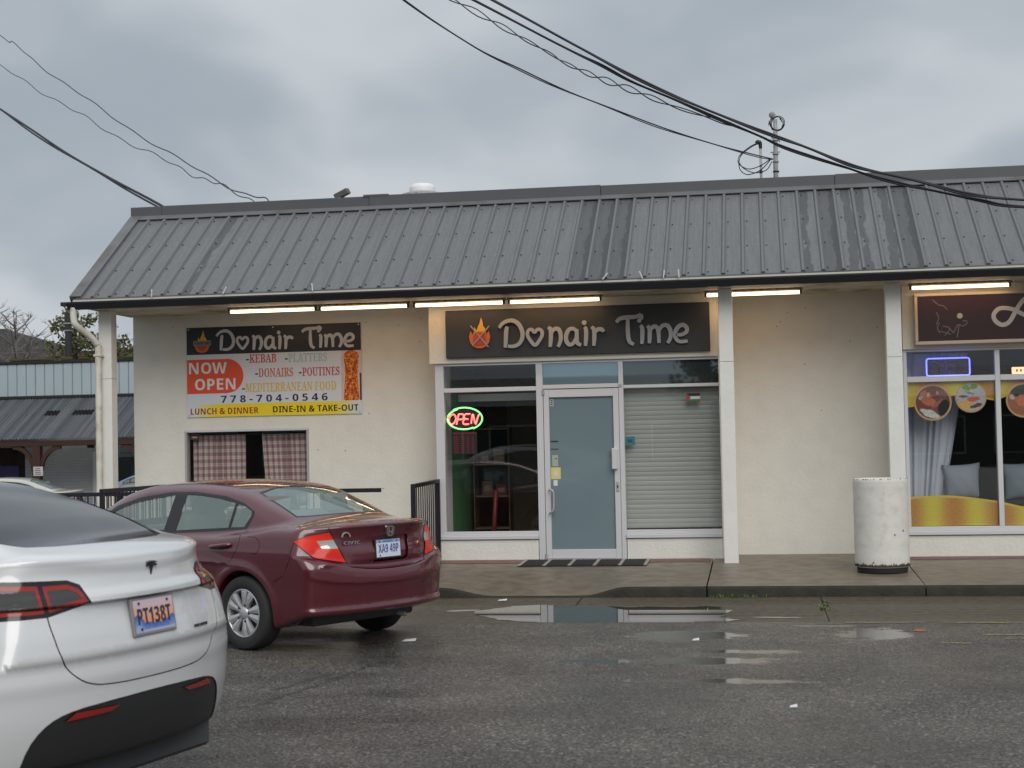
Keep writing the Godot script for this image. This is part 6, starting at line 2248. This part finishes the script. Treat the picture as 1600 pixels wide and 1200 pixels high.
func paint(c: Color, rough := 0.32, coat := 1.0) -> StandardMaterial3D:
	var m := mat(c, rough, 0.0, 0.5)
	m.clearcoat_enabled = true
	m.clearcoat = coat
	m.clearcoat_roughness = 0.04
	return m

func wheel(car: Node3D, x: float, r: float, z: float, rim_m: Material, spokes: int) -> void:
	var o := group_part(car, "wheel", Vector3(x, r, z))
	var sg := signf(x)
	var ax := Basis(Vector3.BACK, -sg * PI / 2)      # lathe axis points out of the car
	var b := MB.new(true)
	var rr := r * 0.655
	b.lathe([Vector2(rr, -0.095), Vector2(r * 0.80, -0.105), Vector2(r * 0.94, -0.098), Vector2(r * 0.99, -0.075), Vector2(r, -0.04), Vector2(r, 0.04), Vector2(r * 0.99, 0.075), Vector2(r * 0.945, 0.098), Vector2(r * 0.93, 0.1005), Vector2(r * 0.80, 0.107), Vector2(r * 0.72, 0.102), Vector2(rr, 0.09)], 48, ax)
	part(o, "tyre", b.done(), M.rubber)
	b = MB.new(true)
	b.lathe([Vector2(rr + 0.002, 0.088), Vector2(rr * 0.97, 0.097), Vector2(rr * 0.93, 0.090), Vector2(rr * 0.91, 0.03)], 48, ax)
	part(o, "rim", b.done(), rim_m)
	b = MB.new(true)
	b.lathe([Vector2(rr * 0.93, 0.028), Vector2(rr * 0.3, 0.03), Vector2(0.0, 0.03)], 32, ax)
	part(o, "wheel_dish", b.done(), M.wheel_dish)
	var caps := MB.new()
	for k in spokes:
		var pair := (1 if k % 2 == 0 else -1) * 0.075
		var a := TAU * k / spokes + pair
		var d := Vector2.from_angle(a)
		var n := d.orthogonal()
		var prof := [[0.20, 0.20, 0.082], [0.42, 0.19, 0.090], [0.66, 0.27, 0.094], [0.88, 0.35, 0.093], [0.955, 0.33, 0.090]]
		for i in prof.size() - 1:
			var p0: Vector2 = d * rr * prof[i][0]
			var p1: Vector2 = d * rr * prof[i + 1][0]
			var w0: Vector2 = n * rr * prof[i][1] * 0.5
			var w1: Vector2 = n * rr * prof[i + 1][1] * 0.5
			var y0: float = prof[i][2]
			var y1: float = prof[i + 1][2]
			var q := func(p: Vector2, y: float) -> Vector3: return ax * Vector3(p.x, y, p.y)
			caps.quad(q.call(p0 + w0, y0 - 0.004), q.call(p1 + w1, y1 - 0.004), q.call(p1, y1 + 0.003), q.call(p0, y0 + 0.003))
			caps.quad(q.call(p0, y0 + 0.003), q.call(p1, y1 + 0.003), q.call(p1 - w1, y1 - 0.004), q.call(p0 - w0, y0 - 0.004))
			caps.quad(q.call(p0 + w0, y0 - 0.03), q.call(p1 + w1, y1 - 0.03), q.call(p1 + w1, y1 - 0.004), q.call(p0 + w0, y0 - 0.004))
			caps.quad(q.call(p0 - w0, y0 - 0.004), q.call(p1 - w1, y1 - 0.004), q.call(p1 - w1, y1 - 0.03), q.call(p0 - w0, y0 - 0.03))
	part(o, "spokes", caps.done(), rim_m)
	b = MB.new(true)
	b.lathe([Vector2(rr * 0.27, 0.070), Vector2(rr * 0.25, 0.088), Vector2(rr * 0.15, 0.095), Vector2(0.0, 0.096)], 20, ax)
	part(o, "hub_cap", b.done(), rim_m)
	for k in 5:
		var d := Vector2.from_angle(TAU * k / 5.0 + 0.3) * rr * 0.34
		b = MB.new(true)
		b.lathe([Vector2(0.013, 0.06), Vector2(0.012, 0.090), Vector2(0.0, 0.092)], 8, ax, ax * Vector3(d.x, 0.0, d.y))
		part(o, "lug_nut", b.done(), M.black)

func plate(car: Node3D, s: float, u: float, wd: float, ht: float, tilt: float, frame_m: Material, tex: Texture2D, text: String, ink: Material, header := "", thick := 0.012, off := 0.0) -> void:
	var o := group_part(car, "licence_plate", Vector3(off, u, -s))
	o.rotation.x = tilt
	block(o, "plate_frame", Vector3(-wd * 0.5 - 0.012, -ht * 0.5 - 0.014, 0), Vector3(wd * 0.5 + 0.012, ht * 0.5 + 0.010, thick), frame_m, 0.006)
	var pm := mat(Color.WHITE, 0.4)
	pm.albedo_texture = tex
	var b := MB.new()
	b.quad_uv(Vector3(-wd * 0.5, -ht * 0.5, thick + 0.001), Vector3(-wd * 0.5, ht * 0.5, thick + 0.001), Vector3(wd * 0.5, ht * 0.5, thick + 0.001), Vector3(wd * 0.5, -ht * 0.5, thick + 0.001))
	part(o, "plate_sheet", b.done(), pm)
	fit_text(o, "plate_number", text, "Droid Sans", 700, -wd * 0.42, wd * 0.42, -ht * 0.25, ht * 0.24, thick + 0.0022, ink, 0.0012)
	if header != "":
		fit_text(o, "plate_heading", header, "Droid Sans", 700, -wd * 0.30, wd * 0.30, ht * 0.30, ht * 0.40, thick + 0.0022, ink, 0.001)
	for e in [[-0.36, 0.40], [0.36, 0.40], [-0.36, -0.40]]:
		part(o, "bolt", bx(Vector3(0.012, 0.012, 0.005), 0.003), M.black, Vector3(wd * e[0], ht * e[1], thick + 0.003))

func seat(car: Node3D, x: float, z: float, m: Material, wide := 0.5) -> void:
	var o := group_part(car, "seat", Vector3(x, 0.0, z))
	block(o, "cushion", Vector3(-wide * 0.5, 0.42, -0.5), Vector3(wide * 0.5, 0.60, 0.06), m, 0.05)
	var bk := part(o, "seat_back", bx(Vector3(wide, 0.62, 0.16), 0.05), m, Vector3(0, 0.85, 0.08), Vector3(0.28, 0, 0))
	for hx in ([0.0] if wide < 0.8 else [-0.36, 0.36]):
		part(o, "headrest", bx(Vector3(0.26, 0.17, 0.10), 0.04), m, Vector3(hx, 1.21, 0.20), Vector3(0.2, 0, 0))

func place_car(o: Node3D, c: Vector3, f: Vector2) -> void:
	o.position = c
	o.rotation.y = atan2(-f.x, -f.y)

func make_sedan() -> Node3D:
	var car := thing("sedan_car", "maroon four door sedan parked nose to the banner wall", "car")
	var cs := CarShape.new(SEDAN)
	var body: Array = cs.mesh_half(spans([[-1.06, -0.70, 0.014], [-0.70, 0.5, 0.022], [0.5, 3.75, 0.05]]), spans([[0.12, 0.30, 0.03], [0.30, 0.80, 0.015], [0.80, 0.98, 0.022], [0.98, 1.14, 0.014], [1.14, 1.5, 0.024]]), spans([[0.0, 0.97, 0.021]]))
	var red := paint(lin(0.082, 0.0068, 0.0145), 0.26)
	var trim := mat(lin(0.014, 0.013, 0.014), 0.35)
	var g := mat(Color(0.58, 0.66, 0.64, 0.42), 0.0)
	g.transparency = BaseMaterial3D.TRANSPARENCY_ALPHA
	var on_side := func(c: Vector3, n: Vector3) -> bool: return c.z > 0.5 and n.z > 0.25
	var r: Array
	# side windows: outline of the dark surround, then the three panes inside it
	r = cut(body, Geometry2D.convex_hull(pv([[2.36,.972],[1.98,1.20],[1.62,1.285],[1.2,1.338],[.872,1.341],[.454,1.305],[.211,1.249],[.045,1.172],[.038,1.135],[.076,1.022],[.3,1.008],[1.0,.972]])).slice(0, -1), 0, on_side)
	body = r[1]
	var surround: Array = r[0]
	var panes := [[[1.14,.999],[2.24,.999],[1.936,1.169],[1.672,1.237],[1.372,1.281],[1.13,1.306]], [[.98,.998],[.967,1.315],[.75,1.308],[.515,1.284],[.300,1.248],[.304,1.035]], [[.280,1.037],[.270,1.241],[.181,1.221],[.085,1.179],[.072,1.140],[.116,1.043]]]
	for p in panes:
		r = cut(surround, Geometry2D.convex_hull(pv(p)).slice(0, -1), 0, on_side)
		surround = r[1]
		for sg in [-1, 1]:
			part(car, "side_window", soup_mesh(r[0], sg, -0.006), g)
	for sg in [-1, 1]:
		part(car, "window_surround", soup_mesh(surround, sg, 0.0), trim)
	# rear screen and windscreen
	var on_top := func(c: Vector3, n: Vector3) -> bool: return c.y > 1.07 and n.y > 0.25
	var hw := pv([[-.01,-.378],[.25,-.37],[.40,-.352],[.525,-.322],[.46,.225],[.2,.302],[-.01,.318]])
	r = cut(body, hw, 2, on_top)
	body = r[1]
	var q: Array = cut(r[0], pv([[-.01,-.352],[.25,-.345],[.40,-.328],[.495,-.300],[.437,.205],[.2,.280],[-.01,.296]]), 2, on_top)
	part(car, "rear_window", soup_mesh(q[0], 0, -0.004), g)
	part(car, "rear_window_border", soup_mesh(q[1], 0), trim)
	var ahead := func(c: Vector3, n: Vector3) -> bool: return c.y > 1.0 and n.x > 0.2 and n.y > 0.2
	r = cut(body, pv([[-.01,1.72],[.5,1.68],[.60,2.50],[-.01,2.62]]), 2, ahead)
	body = r[1]
	part(car, "windscreen", soup_mesh(r[0], 0, -0.004), g)
	# tail lamps wrap the corner
	var behind := func(c: Vector3, n: Vector3) -> bool: return c.x < -0.45 and c.z > 0.3
	var lens := mat(lin(0.72, 0.026, 0.012), 0.22, 0.0, 0.35)
	var lens2 := mat(lin(0.60, 0.018, 0.010), 0.18, 0.0, 0.4)
	var clear := mat(lin(0.42, 0.42, 0.40), 0.12, 0.35)
	var lamp_poly := pv([[-.405,.738],[-.018,.790],[.245,.946],[.038,.992],[-.205,1.016]])
	r = cut(body, lamp_poly, 3, behind)
	body = r[1]
	var lamp: Array = r[0]
	r = cut(lamp, shrink(lamp_poly, -0.009), 3, behind)
	var rim: Array = r[1]
	lamp = r[0]
	var rev: Array = cut(lamp, pv([[-.050,.938],[-.250,.943],[-.312,.868],[-.110,.874]]), 3, behind)
	var low: Array = cut(rev[1], pv([[-.5,.70],[.3,.70],[.3,.868],[-.5,.862]]), 3, behind)
	for sg in [-1, 1]:
		var l := group_part(car, "tail_lamp")
		part(l, "lamp_rim", soup_mesh(rim, sg), trim)
		part(l, "red_lens", soup_mesh(low[1], sg, 0.004), lens)
		part(l, "lower_lens", soup_mesh(low[0], sg, 0.007), lens2)
		part(l, "reversing_lens", soup_mesh(rev[0], sg, 0.005), clear)
	# sunken field round the plate
	r = cut(body, pv([[-.01,.955],[.235,.950],[.262,.938],[.232,.752],[.205,.735],[-.01,.733]]), 1, func(c: Vector3, n: Vector3) -> bool: return c.x < -0.8)
	body = r[1]
	part(car, "plate_recess", soup_mesh(r[0], 0, -0.016), red)
	# seams: boot lid, doors, filler flap, bumper
	var any_rear := func(c: Vector3, n: Vector3) -> bool: return c.x < -0.6
	body = seam(body, [[.60,1.045],[.585,1.015],[.478,.745],[.455,.712],[.30,.688],[.15,.677],[-.01,.674]], 1, 0.003, any_rear)
	var on_side2 := func(c: Vector3, n: Vector3) -> bool: return c.z > 0.6
	body = seam(body, [[.062,1.02],[.035,.93],[.05,.86],[.105,.79],[.17,.715],[.28,.66]], 0, 0.0028, on_side2)
	body = seam(body, [[1.07,.975],[1.06,.7],[1.05,.24]], 0, 0.0028, on_side2)
	body = seam(body, [[2.28,.985],[2.22,.7],[2.15,.55]], 0, 0.0028, on_side2)
	body = seam(body, [[-.62,.93],[-.60,.80],[-.52,.66],[-.40,.60]], 0, 0.0025, on_side2)
	# filler flap outline only on the left side: keep one body per side
	var left: Array = seam(body, [[-.055,.968],[-.155,.968],[-.205,.945],[-.232,.90],[-.225,.86],[-.19,.832],[-.145,.826]], 0, 0.0022, on_side2)
	var sh := group_part(car, "body")
	part(sh, "left_half", soup_mesh(left, -1), red)
	part(sh, "right_half", soup_mesh(body, 1), red)
	# door handles
	for sg in [-1.0, 1.0]:
		for s in [0.265, 1.32]:
			var b := MB.new(true)
			b.tube(smooth_line([Vector3(0.855 * sg, 0.872, -s - 0.135), Vector3(0.897 * sg, 0.876, -s - 0.10), Vector3(0.905 * sg, 0.885, -s), Vector3(0.897 * sg, 0.896, -s + 0.10), Vector3(0.855 * sg, 0.900, -s + 0.135)], 4), [0.010, 0.014, 0.016, 0.017, 0.018, 0.019, 0.019, 0.02, 0.02, 0.02, 0.019, 0.019, 0.018, 0.017, 0.016, 0.014, 0.010], 10)
			part(car, "door_handle", b.done(), red)
			b = MB.new(true)
			b.lathe([Vector2(0.052, 0.0), Vector2(0.05, 0.003), Vector2(0.0, 0.004)], 18, Basis(Vector3.BACK, -sg * PI / 2).scaled(Vector3(1, 0.8, 1.3)), Vector3(0.8725 * sg, 0.865, -s))
			part(car, "handle_cup", b.done(), trim)
	# mirrors
	for sg in [-1.0, 1.0]:
		part(car, "mirror", bx(Vector3(0.20, 0.14, 0.10), 0.03), red, Vector3(0.93 * sg, 1.03, -2.15))
	# under the body
	block(car, "underbody", Vector3(-0.62, 0.21, -3.2), Vector3(0.62, 0.32, 0.62), M.car_under, 0.02)
	var ex := MB.new(true)
	ex.tube([Vector3(0.42, 0.25, 0.4), Vector3(0.42, 0.24, 0.55), Vector3(0.42, 0.22, 0.70)], 0.022, 10)
	part(car, "tailpipe", ex.done(), M.galv)
	var silver := mat(lin(0.52, 0.52, 0.53), 0.30, 0.55)
	for x in [-0.765, 0.765]:
		wheel(car, x, 0.317, 0.0, silver, 10)
		wheel(car, x, 0.317, -2.67, silver, 10)
	# cabin
	var grey_c := mat(lin(0.16, 0.16, 0.15), 0.9)
	seat(car, -0.37, -1.25, grey_c)
	seat(car, 0.37, -1.25, grey_c)
	seat(car, 0.0, -0.30, grey_c, 1.25)
	block(car, "parcel_shelf", Vector3(-0.60, 1.03, 0.02), Vector3(0.60, 1.06, 0.40), M.car_under, 0.01)
	block(car, "dashboard", Vector3(-0.68, 0.70, -2.45), Vector3(0.68, 0.98, -1.95), M.car_under, 0.06)
	block(car, "cabin_floor", Vector3(-0.70, 0.33, -2.5), Vector3(0.70, 0.36, 0.30), M.car_under, 0.0)
	# badge, lettering, plate
	var chrome := mat(lin(0.62, 0.62, 0.63), 0.12, 0.9)
	var hb := group_part(car, "emblem", Vector3(0, 0.985, 0.929))
	hb.rotation.x = 0.14
	var b2 := MB.new()
	b2.stroke([Vector2(-0.042, 0.034), Vector2(-0.036, -0.022), Vector2(-0.022, -0.036), Vector2(0.022, -0.036), Vector2(0.036, -0.022), Vector2(0.042, 0.034), Vector2(0.032, 0.042), Vector2(-0.032, 0.042)], 0.008, -0.01, 0.008, true)
	part(hb, "emblem_ring", b2.done(), chrome)
	b2 = MB.new()
	b2.stroke([Vector2(-0.024, 0.036), Vector2(-0.019, 0.0), Vector2(-0.018, -0.032)], 0.014, -0.01, 0.0095)
	b2.stroke([Vector2(0.024, 0.036), Vector2(0.019, 0.0), Vector2(0.018, -0.032)], 0.014, -0.01, 0.0096)
	b2.stroke([Vector2(-0.016, -0.002), Vector2(0.0, -0.003), Vector2(0.016, -0.002)], 0.012, -0.01, 0.0090)
	part(hb, "emblem_letter", b2.done(), chrome)
	var lt := group_part(car, "model_badge", Vector3(-0.415, 0.912, 0.872))
	lt.rotation = Vector3(0.03, -0.24, 0)
	fit_text(lt, "badge_lettering", "CIVIC", "Droid Sans", 700, -0.075, 0.085, -0.013, 0.015, 0.004, chrome, 0.006)
	b2 = MB.new()
	var arc := []
	for k in 13:
		arc.append(Vector2(cos(PI * k / 12.0) * 0.038 - 0.05, sin(PI * k / 12.0) * 0.038 + 0.05))
	b2.stroke(arc, 0.009, -0.01, 0.007)
	part(lt, "arc_sticker", b2.done(), mat(lin(0.30, 0.28, 0.28), 0.5))
	var img := Image.create(64, 32, false, Image.FORMAT_RGB8)
	for y in 32:
		for x in 64:
			img.set_pixel(x, y, Color(0.80, 0.83, 0.88) if y > 5 else Color(0.55, 0.62, 0.76))
	plate(car, -0.893, 0.842, 0.297, 0.148, -0.06, M.black, ImageTexture.create_from_image(img), "XA9 49P", mat(lin(0.06, 0.09, 0.32), 0.5), "", 0.014)
	fit_text(car.get_node("licence_plate"), "dealer_lettering", "BEAUTIFUL B.C.", "Droid Sans", 400, -0.06, 0.06, 0.0515, 0.064, 0.0165, mat(lin(0.05, 0.06, 0.3), 0.5), 0.001)
	return car

func make_liftback() -> void:
	var car := thing("electric_car", "white liftback car with dark rear glass seen from its tail", "car")
	var cs := CarShape.new(LIFTBACK)
	var body: Array = cs.mesh_half(spans([[-1.12, -0.66, 0.012], [-0.66, 0.6, 0.024], [0.6, 3.9, 0.075]]), spans([[0.14, 0.66, 0.026], [0.66, 0.80, 0.016], [0.80, 1.03, 0.024], [1.03, 1.33, 0.011], [1.33, 1.72, 0.026]]), spans([[0.0, 1.04, 0.021]]))
	var white := paint(lin(0.62, 0.63, 0.64), 0.28)
	var black := mat(lin(0.010, 0.010, 0.013), 0.12)
	var tint := mat(lin(0.018, 0.018, 0.024), 0.10, 0.0, 0.6)
	var r: Array
	var up := func(c: Vector3, n: Vector3) -> bool: return c.y > 1.2 and n.y > 0.2
	# glass from the tail over the roof (a long convex outline; the left half is mirrored)
	var out_g := pv([[-.01,-.822],[.12,-.812],[.24,-.797],[.38,-.765],[.50,-.705],[.565,-.60],[.60,-.38],[.615,.1],[.62,.6],[.58,1.4],[.5,1.95],[-.01,2.0]])
	r = cut(body, out_g, 2, up)
	body = r[1]
	var q: Array = cut(r[0], pv([[-.01,-.798],[.12,-.788],[.235,-.775],[.37,-.744],[.485,-.685],[.54,-.585],[.572,-.38],[.587,.1],[.59,.55],[.575,.60],[-.01,.64]]), 2, up)
	part(car, "rear_window", soup_mesh(q[0], 0, -0.003), tint)
	part(car, "roof_glass", soup_mesh(q[1], 0), black)
	# side glass
	var on_side := func(c: Vector3, n: Vector3) -> bool: return c.z > 0.5 and n.z > 0.3
	r = cut(body, pv([[.10,1.21],[.45,1.15],[2.35,1.09],[1.75,1.44],[1.2,1.53],[.65,1.50],[.28,1.38]]), 0, on_side)
	body = r[1]
	for sg in [-1, 1]:
		part(car, "side_window", soup_mesh(r[0], sg, -0.004), tint)
	# lamps round the corner: dark bezel, red ring, smoky inside
	var behind := func(c: Vector3, n: Vector3) -> bool: return c.x < -0.35 and c.z > 0.28
	var smoke := mat(lin(0.055, 0.052, 0.050), 0.10, 0.25)
	var redm := mat(lin(0.26, 0.018, 0.014), 0.10)
	var polys := [pv([[-.577,1.074],[-.440,1.062],[-.303,1.036],[-.262,1.168],[-.43,1.168],[-.505,1.146]]), pv([[-.295,1.036],[0.02,1.036],[.13,1.062],[.11,1.160],[-.033,1.178],[-.254,1.170]])]
	var outer_all := pv([[-.583,1.072],[-.303,1.028],[.02,1.028],[.14,1.058],[.118,1.166],[-.033,1.186],[-.43,1.177],[-.51,1.154]])
	r = cut(body, Geometry2D.convex_hull(outer_all).slice(0, -1), 3, behind)
	body = r[1]
	var bez: Array = r[0]
	var reds := []
	var smokes := []
	for p in polys:
		var hp := Geometry2D.convex_hull(p).slice(0, -1)
		r = cut(bez, shrink(hp, -0.010), 3, behind)
		bez = r[1]
		var in2: Array = cut(r[0], shrink(hp, -0.030), 3, behind)
		reds.append(in2[1])
		smokes.append(in2[0])
	for sg in [-1, 1]:
		var l := group_part(car, "tail_lamp")
		part(l, "bezel", soup_mesh(bez, sg), black)
		for k in 2:
			part(l, "red_ring", soup_mesh(reds[k], sg, 0.002), redm)
			part(l, "smoky_lens", soup_mesh(smokes[k], sg, 0.001), smoke)
	# bumper insert and its reflectors
	var tail := func(c: Vector3, n: Vector3) -> bool: return c.x < -0.45
	r = cut(body, Geometry2D.convex_hull(pv([[-.02,.637],[.1,.636],[.3,.631],[.45,.623],[.52,.614],[.57,.603],[.61,.588],[.645,.567],[.675,.540],[.70,.505],[.718,.46],[.73,.40],[.735,.10],[-.02,.10]])).slice(0, -1), 1, tail)
	body = r[1]
	var ins: Array = r[0]
	r = cut(ins, pv([[.552,.576],[.500,.607],[.245,.603],[.300,.583]]), 1, tail)
	for sg in [-1, 1]:
		part(car, "reflector", soup_mesh(r[0], sg, 0.004), redm)
	part(car, "bumper_insert", soup_mesh(r[1], 0, -0.006), mat(lin(0.020, 0.020, 0.021), 0.5))
	# lift-gate seam
	var gate := smooth_line(v2s([[.617,1.032],[.615,.976],[.598,.879],[.565,.822],[.521,.774],[.465,.737],[.40,.716],[.33,.707],[.2,.701],[-.01,.699]]), 3)
	body = seam(body, gate.map(func(e): return [e.x, e.y]), 1, 0.003, tail)
	part(car, "body", soup_mesh(body, 0), white)
	block(car, "underbody", Vector3(-0.78, 0.22, -3.5), Vector3(0.78, 0.40, 0.80), M.car_under, 0.02)
	var dark_rim := mat(lin(0.06, 0.06, 0.065), 0.35, 0.5)
	for x in [-0.83, 0.83]:
		wheel(car, x, 0.345, 0.0, dark_rim, 10)
		wheel(car, x, 0.345, -2.89, dark_rim, 10)
	# T-shaped emblem on the lift-gate
	var em := group_part(car, "emblem", Vector3(0.0, 1.185, 1.004))
	em.rotation.x = 0.16
	em.scale = Vector3(0.78, 0.78, 1.0)
	var badge := mat(lin(0.10, 0.10, 0.11), 0.2, 0.8)
	var b := MB.new()
	b.stroke([Vector2(0.0, 0.024), Vector2(0.0, 0.0), Vector2(0.0, -0.052)], [0.026, 0.018, 0.003], -0.006, 0.006)
	b.stroke([Vector2(-0.046, 0.026), Vector2(-0.02, 0.033), Vector2(0.0, 0.0345), Vector2(0.02, 0.033), Vector2(0.046, 0.026)], [0.012, 0.013, 0.013, 0.013, 0.012], -0.006, 0.0065)
	b.stroke([Vector2(-0.046, 0.043), Vector2(-0.02, 0.049), Vector2(0.0, 0.050), Vector2(0.02, 0.049), Vector2(0.046, 0.043)], 0.006, -0.006, 0.0060)
	part(em, "emblem_letter", b.done(), badge)
	var db := group_part(car, "model_badge", Vector3(0.382, 0.886, 1.016))
	db.rotation = Vector3(-0.06, 0.14, 0)
	fit_text(db, "badge_lettering", "DUAL MOTOR", "Droid Sans", 700, -0.068, 0.068, -0.006, 0.008, 0.002, badge, 0.004)
	# plate printed with blue mountains on a sunset
	var img := Image.create(96, 48, false, Image.FORMAT_RGB8)
	var nz := FastNoiseLite.new()
	nz.seed = 77
	nz.frequency = 0.05
	for y in 48:
		for x in 96:
			var c := Color(0.80, 0.72, 0.78).lerp(Color(0.90, 0.60, 0.42), clampf((y - 6) / 24.0, 0, 1))
			var ridge := 35.0 - 14.0 * exp(-pow((x - 6) / 14.0, 2)) - 8.0 * exp(-pow((x - 92) / 12.0, 2)) + 4.0 * nz.get_noise_2d(x * 2.0, 3.0)
			if y > ridge:
				c = Color(0.22, 0.36, 0.66).lerp(Color(0.62, 0.68, 0.82), clampf((y - ridge) / 20.0 + 0.3 * nz.get_noise_2d(x * 3.0, y * 3.0), 0, 1))
			if y > 43:
				c = Color(0.66, 0.68, 0.78)
			img.set_pixel(x, y, c)
	plate(car, -1.020, 0.978, 0.300, 0.148, -0.155, mat(lin(0.22, 0.21, 0.20), 0.45), ImageTexture.create_from_image(img), "PT138T", mat(lin(0.030, 0.022, 0.035), 0.5), "", 0.016, -0.02)
	place_car(car, Vector3(-3.775, -0.05, 12.469), Vector2(-0.9725, -0.2331))

func repaint(o: Node3D, c: Color) -> void:
	var m := paint(c, 0.3)
	for n in o.find_children("*", "MeshInstance3D", true, false):
		if String(n.name).contains("_half") or String(n.name).begins_with("mirror") or String(n.name).begins_with("door_handle"):
			n.material_override = m
	for n in o.find_children("*", "Node3D", true, false):
		if String(n.name).begins_with("licence_plate") or String(n.name).begins_with("emblem") or String(n.name).begins_with("model_badge"):
			n.get_parent().remove_child(n)
			n.queue_free()

func make_cars() -> void:
	var car := make_sedan()
	place_car(car, Vector3(-3.958, -0.05, 6.143), Vector2(-0.868, -0.497))
	make_liftback()
	# cars on the lower lot next door, seen over the railings
	for e in [["cream white sedan in front of the clapboard wall next door", Vector3(-18.2, -0.43, -17.6), Vector2(-0.97, 0.1), lin(0.50, 0.48, 0.42)],
			["black car parked before the cream sedan next door", Vector3(-15.7, -0.62, -12.4), Vector2(-0.9, -0.3), lin(0.012, 0.013, 0.014)],
			["red car behind the weathered timber post next door", Vector3(-15.4, -0.58, -18.2), Vector2(0.2, 0.95), lin(0.22, 0.015, 0.02)],
			["light blue car beyond the red car next door", Vector3(-17.6, -0.42, -22.0), Vector2(0.9, 0.2), lin(0.10, 0.20, 0.30)]]:
		var o: Node3D = car.duplicate()
		o.name = numbered("sedan_car")
		add_child(o)
		o.set_meta("label", e[0])
		o.set_meta("group", "cars on the lot next door")
		place_car(o, e[1], e[2])
		repaint(o, e[3])

func _ready() -> void:
	rng.seed = 2024
	make_view()
	make_materials()
	make_ground()
	make_building()
	make_neighbour()
	make_across()
	make_signs()
	make_lamps()
	make_window_things()
	make_street()
	make_overhead()
	make_cars()
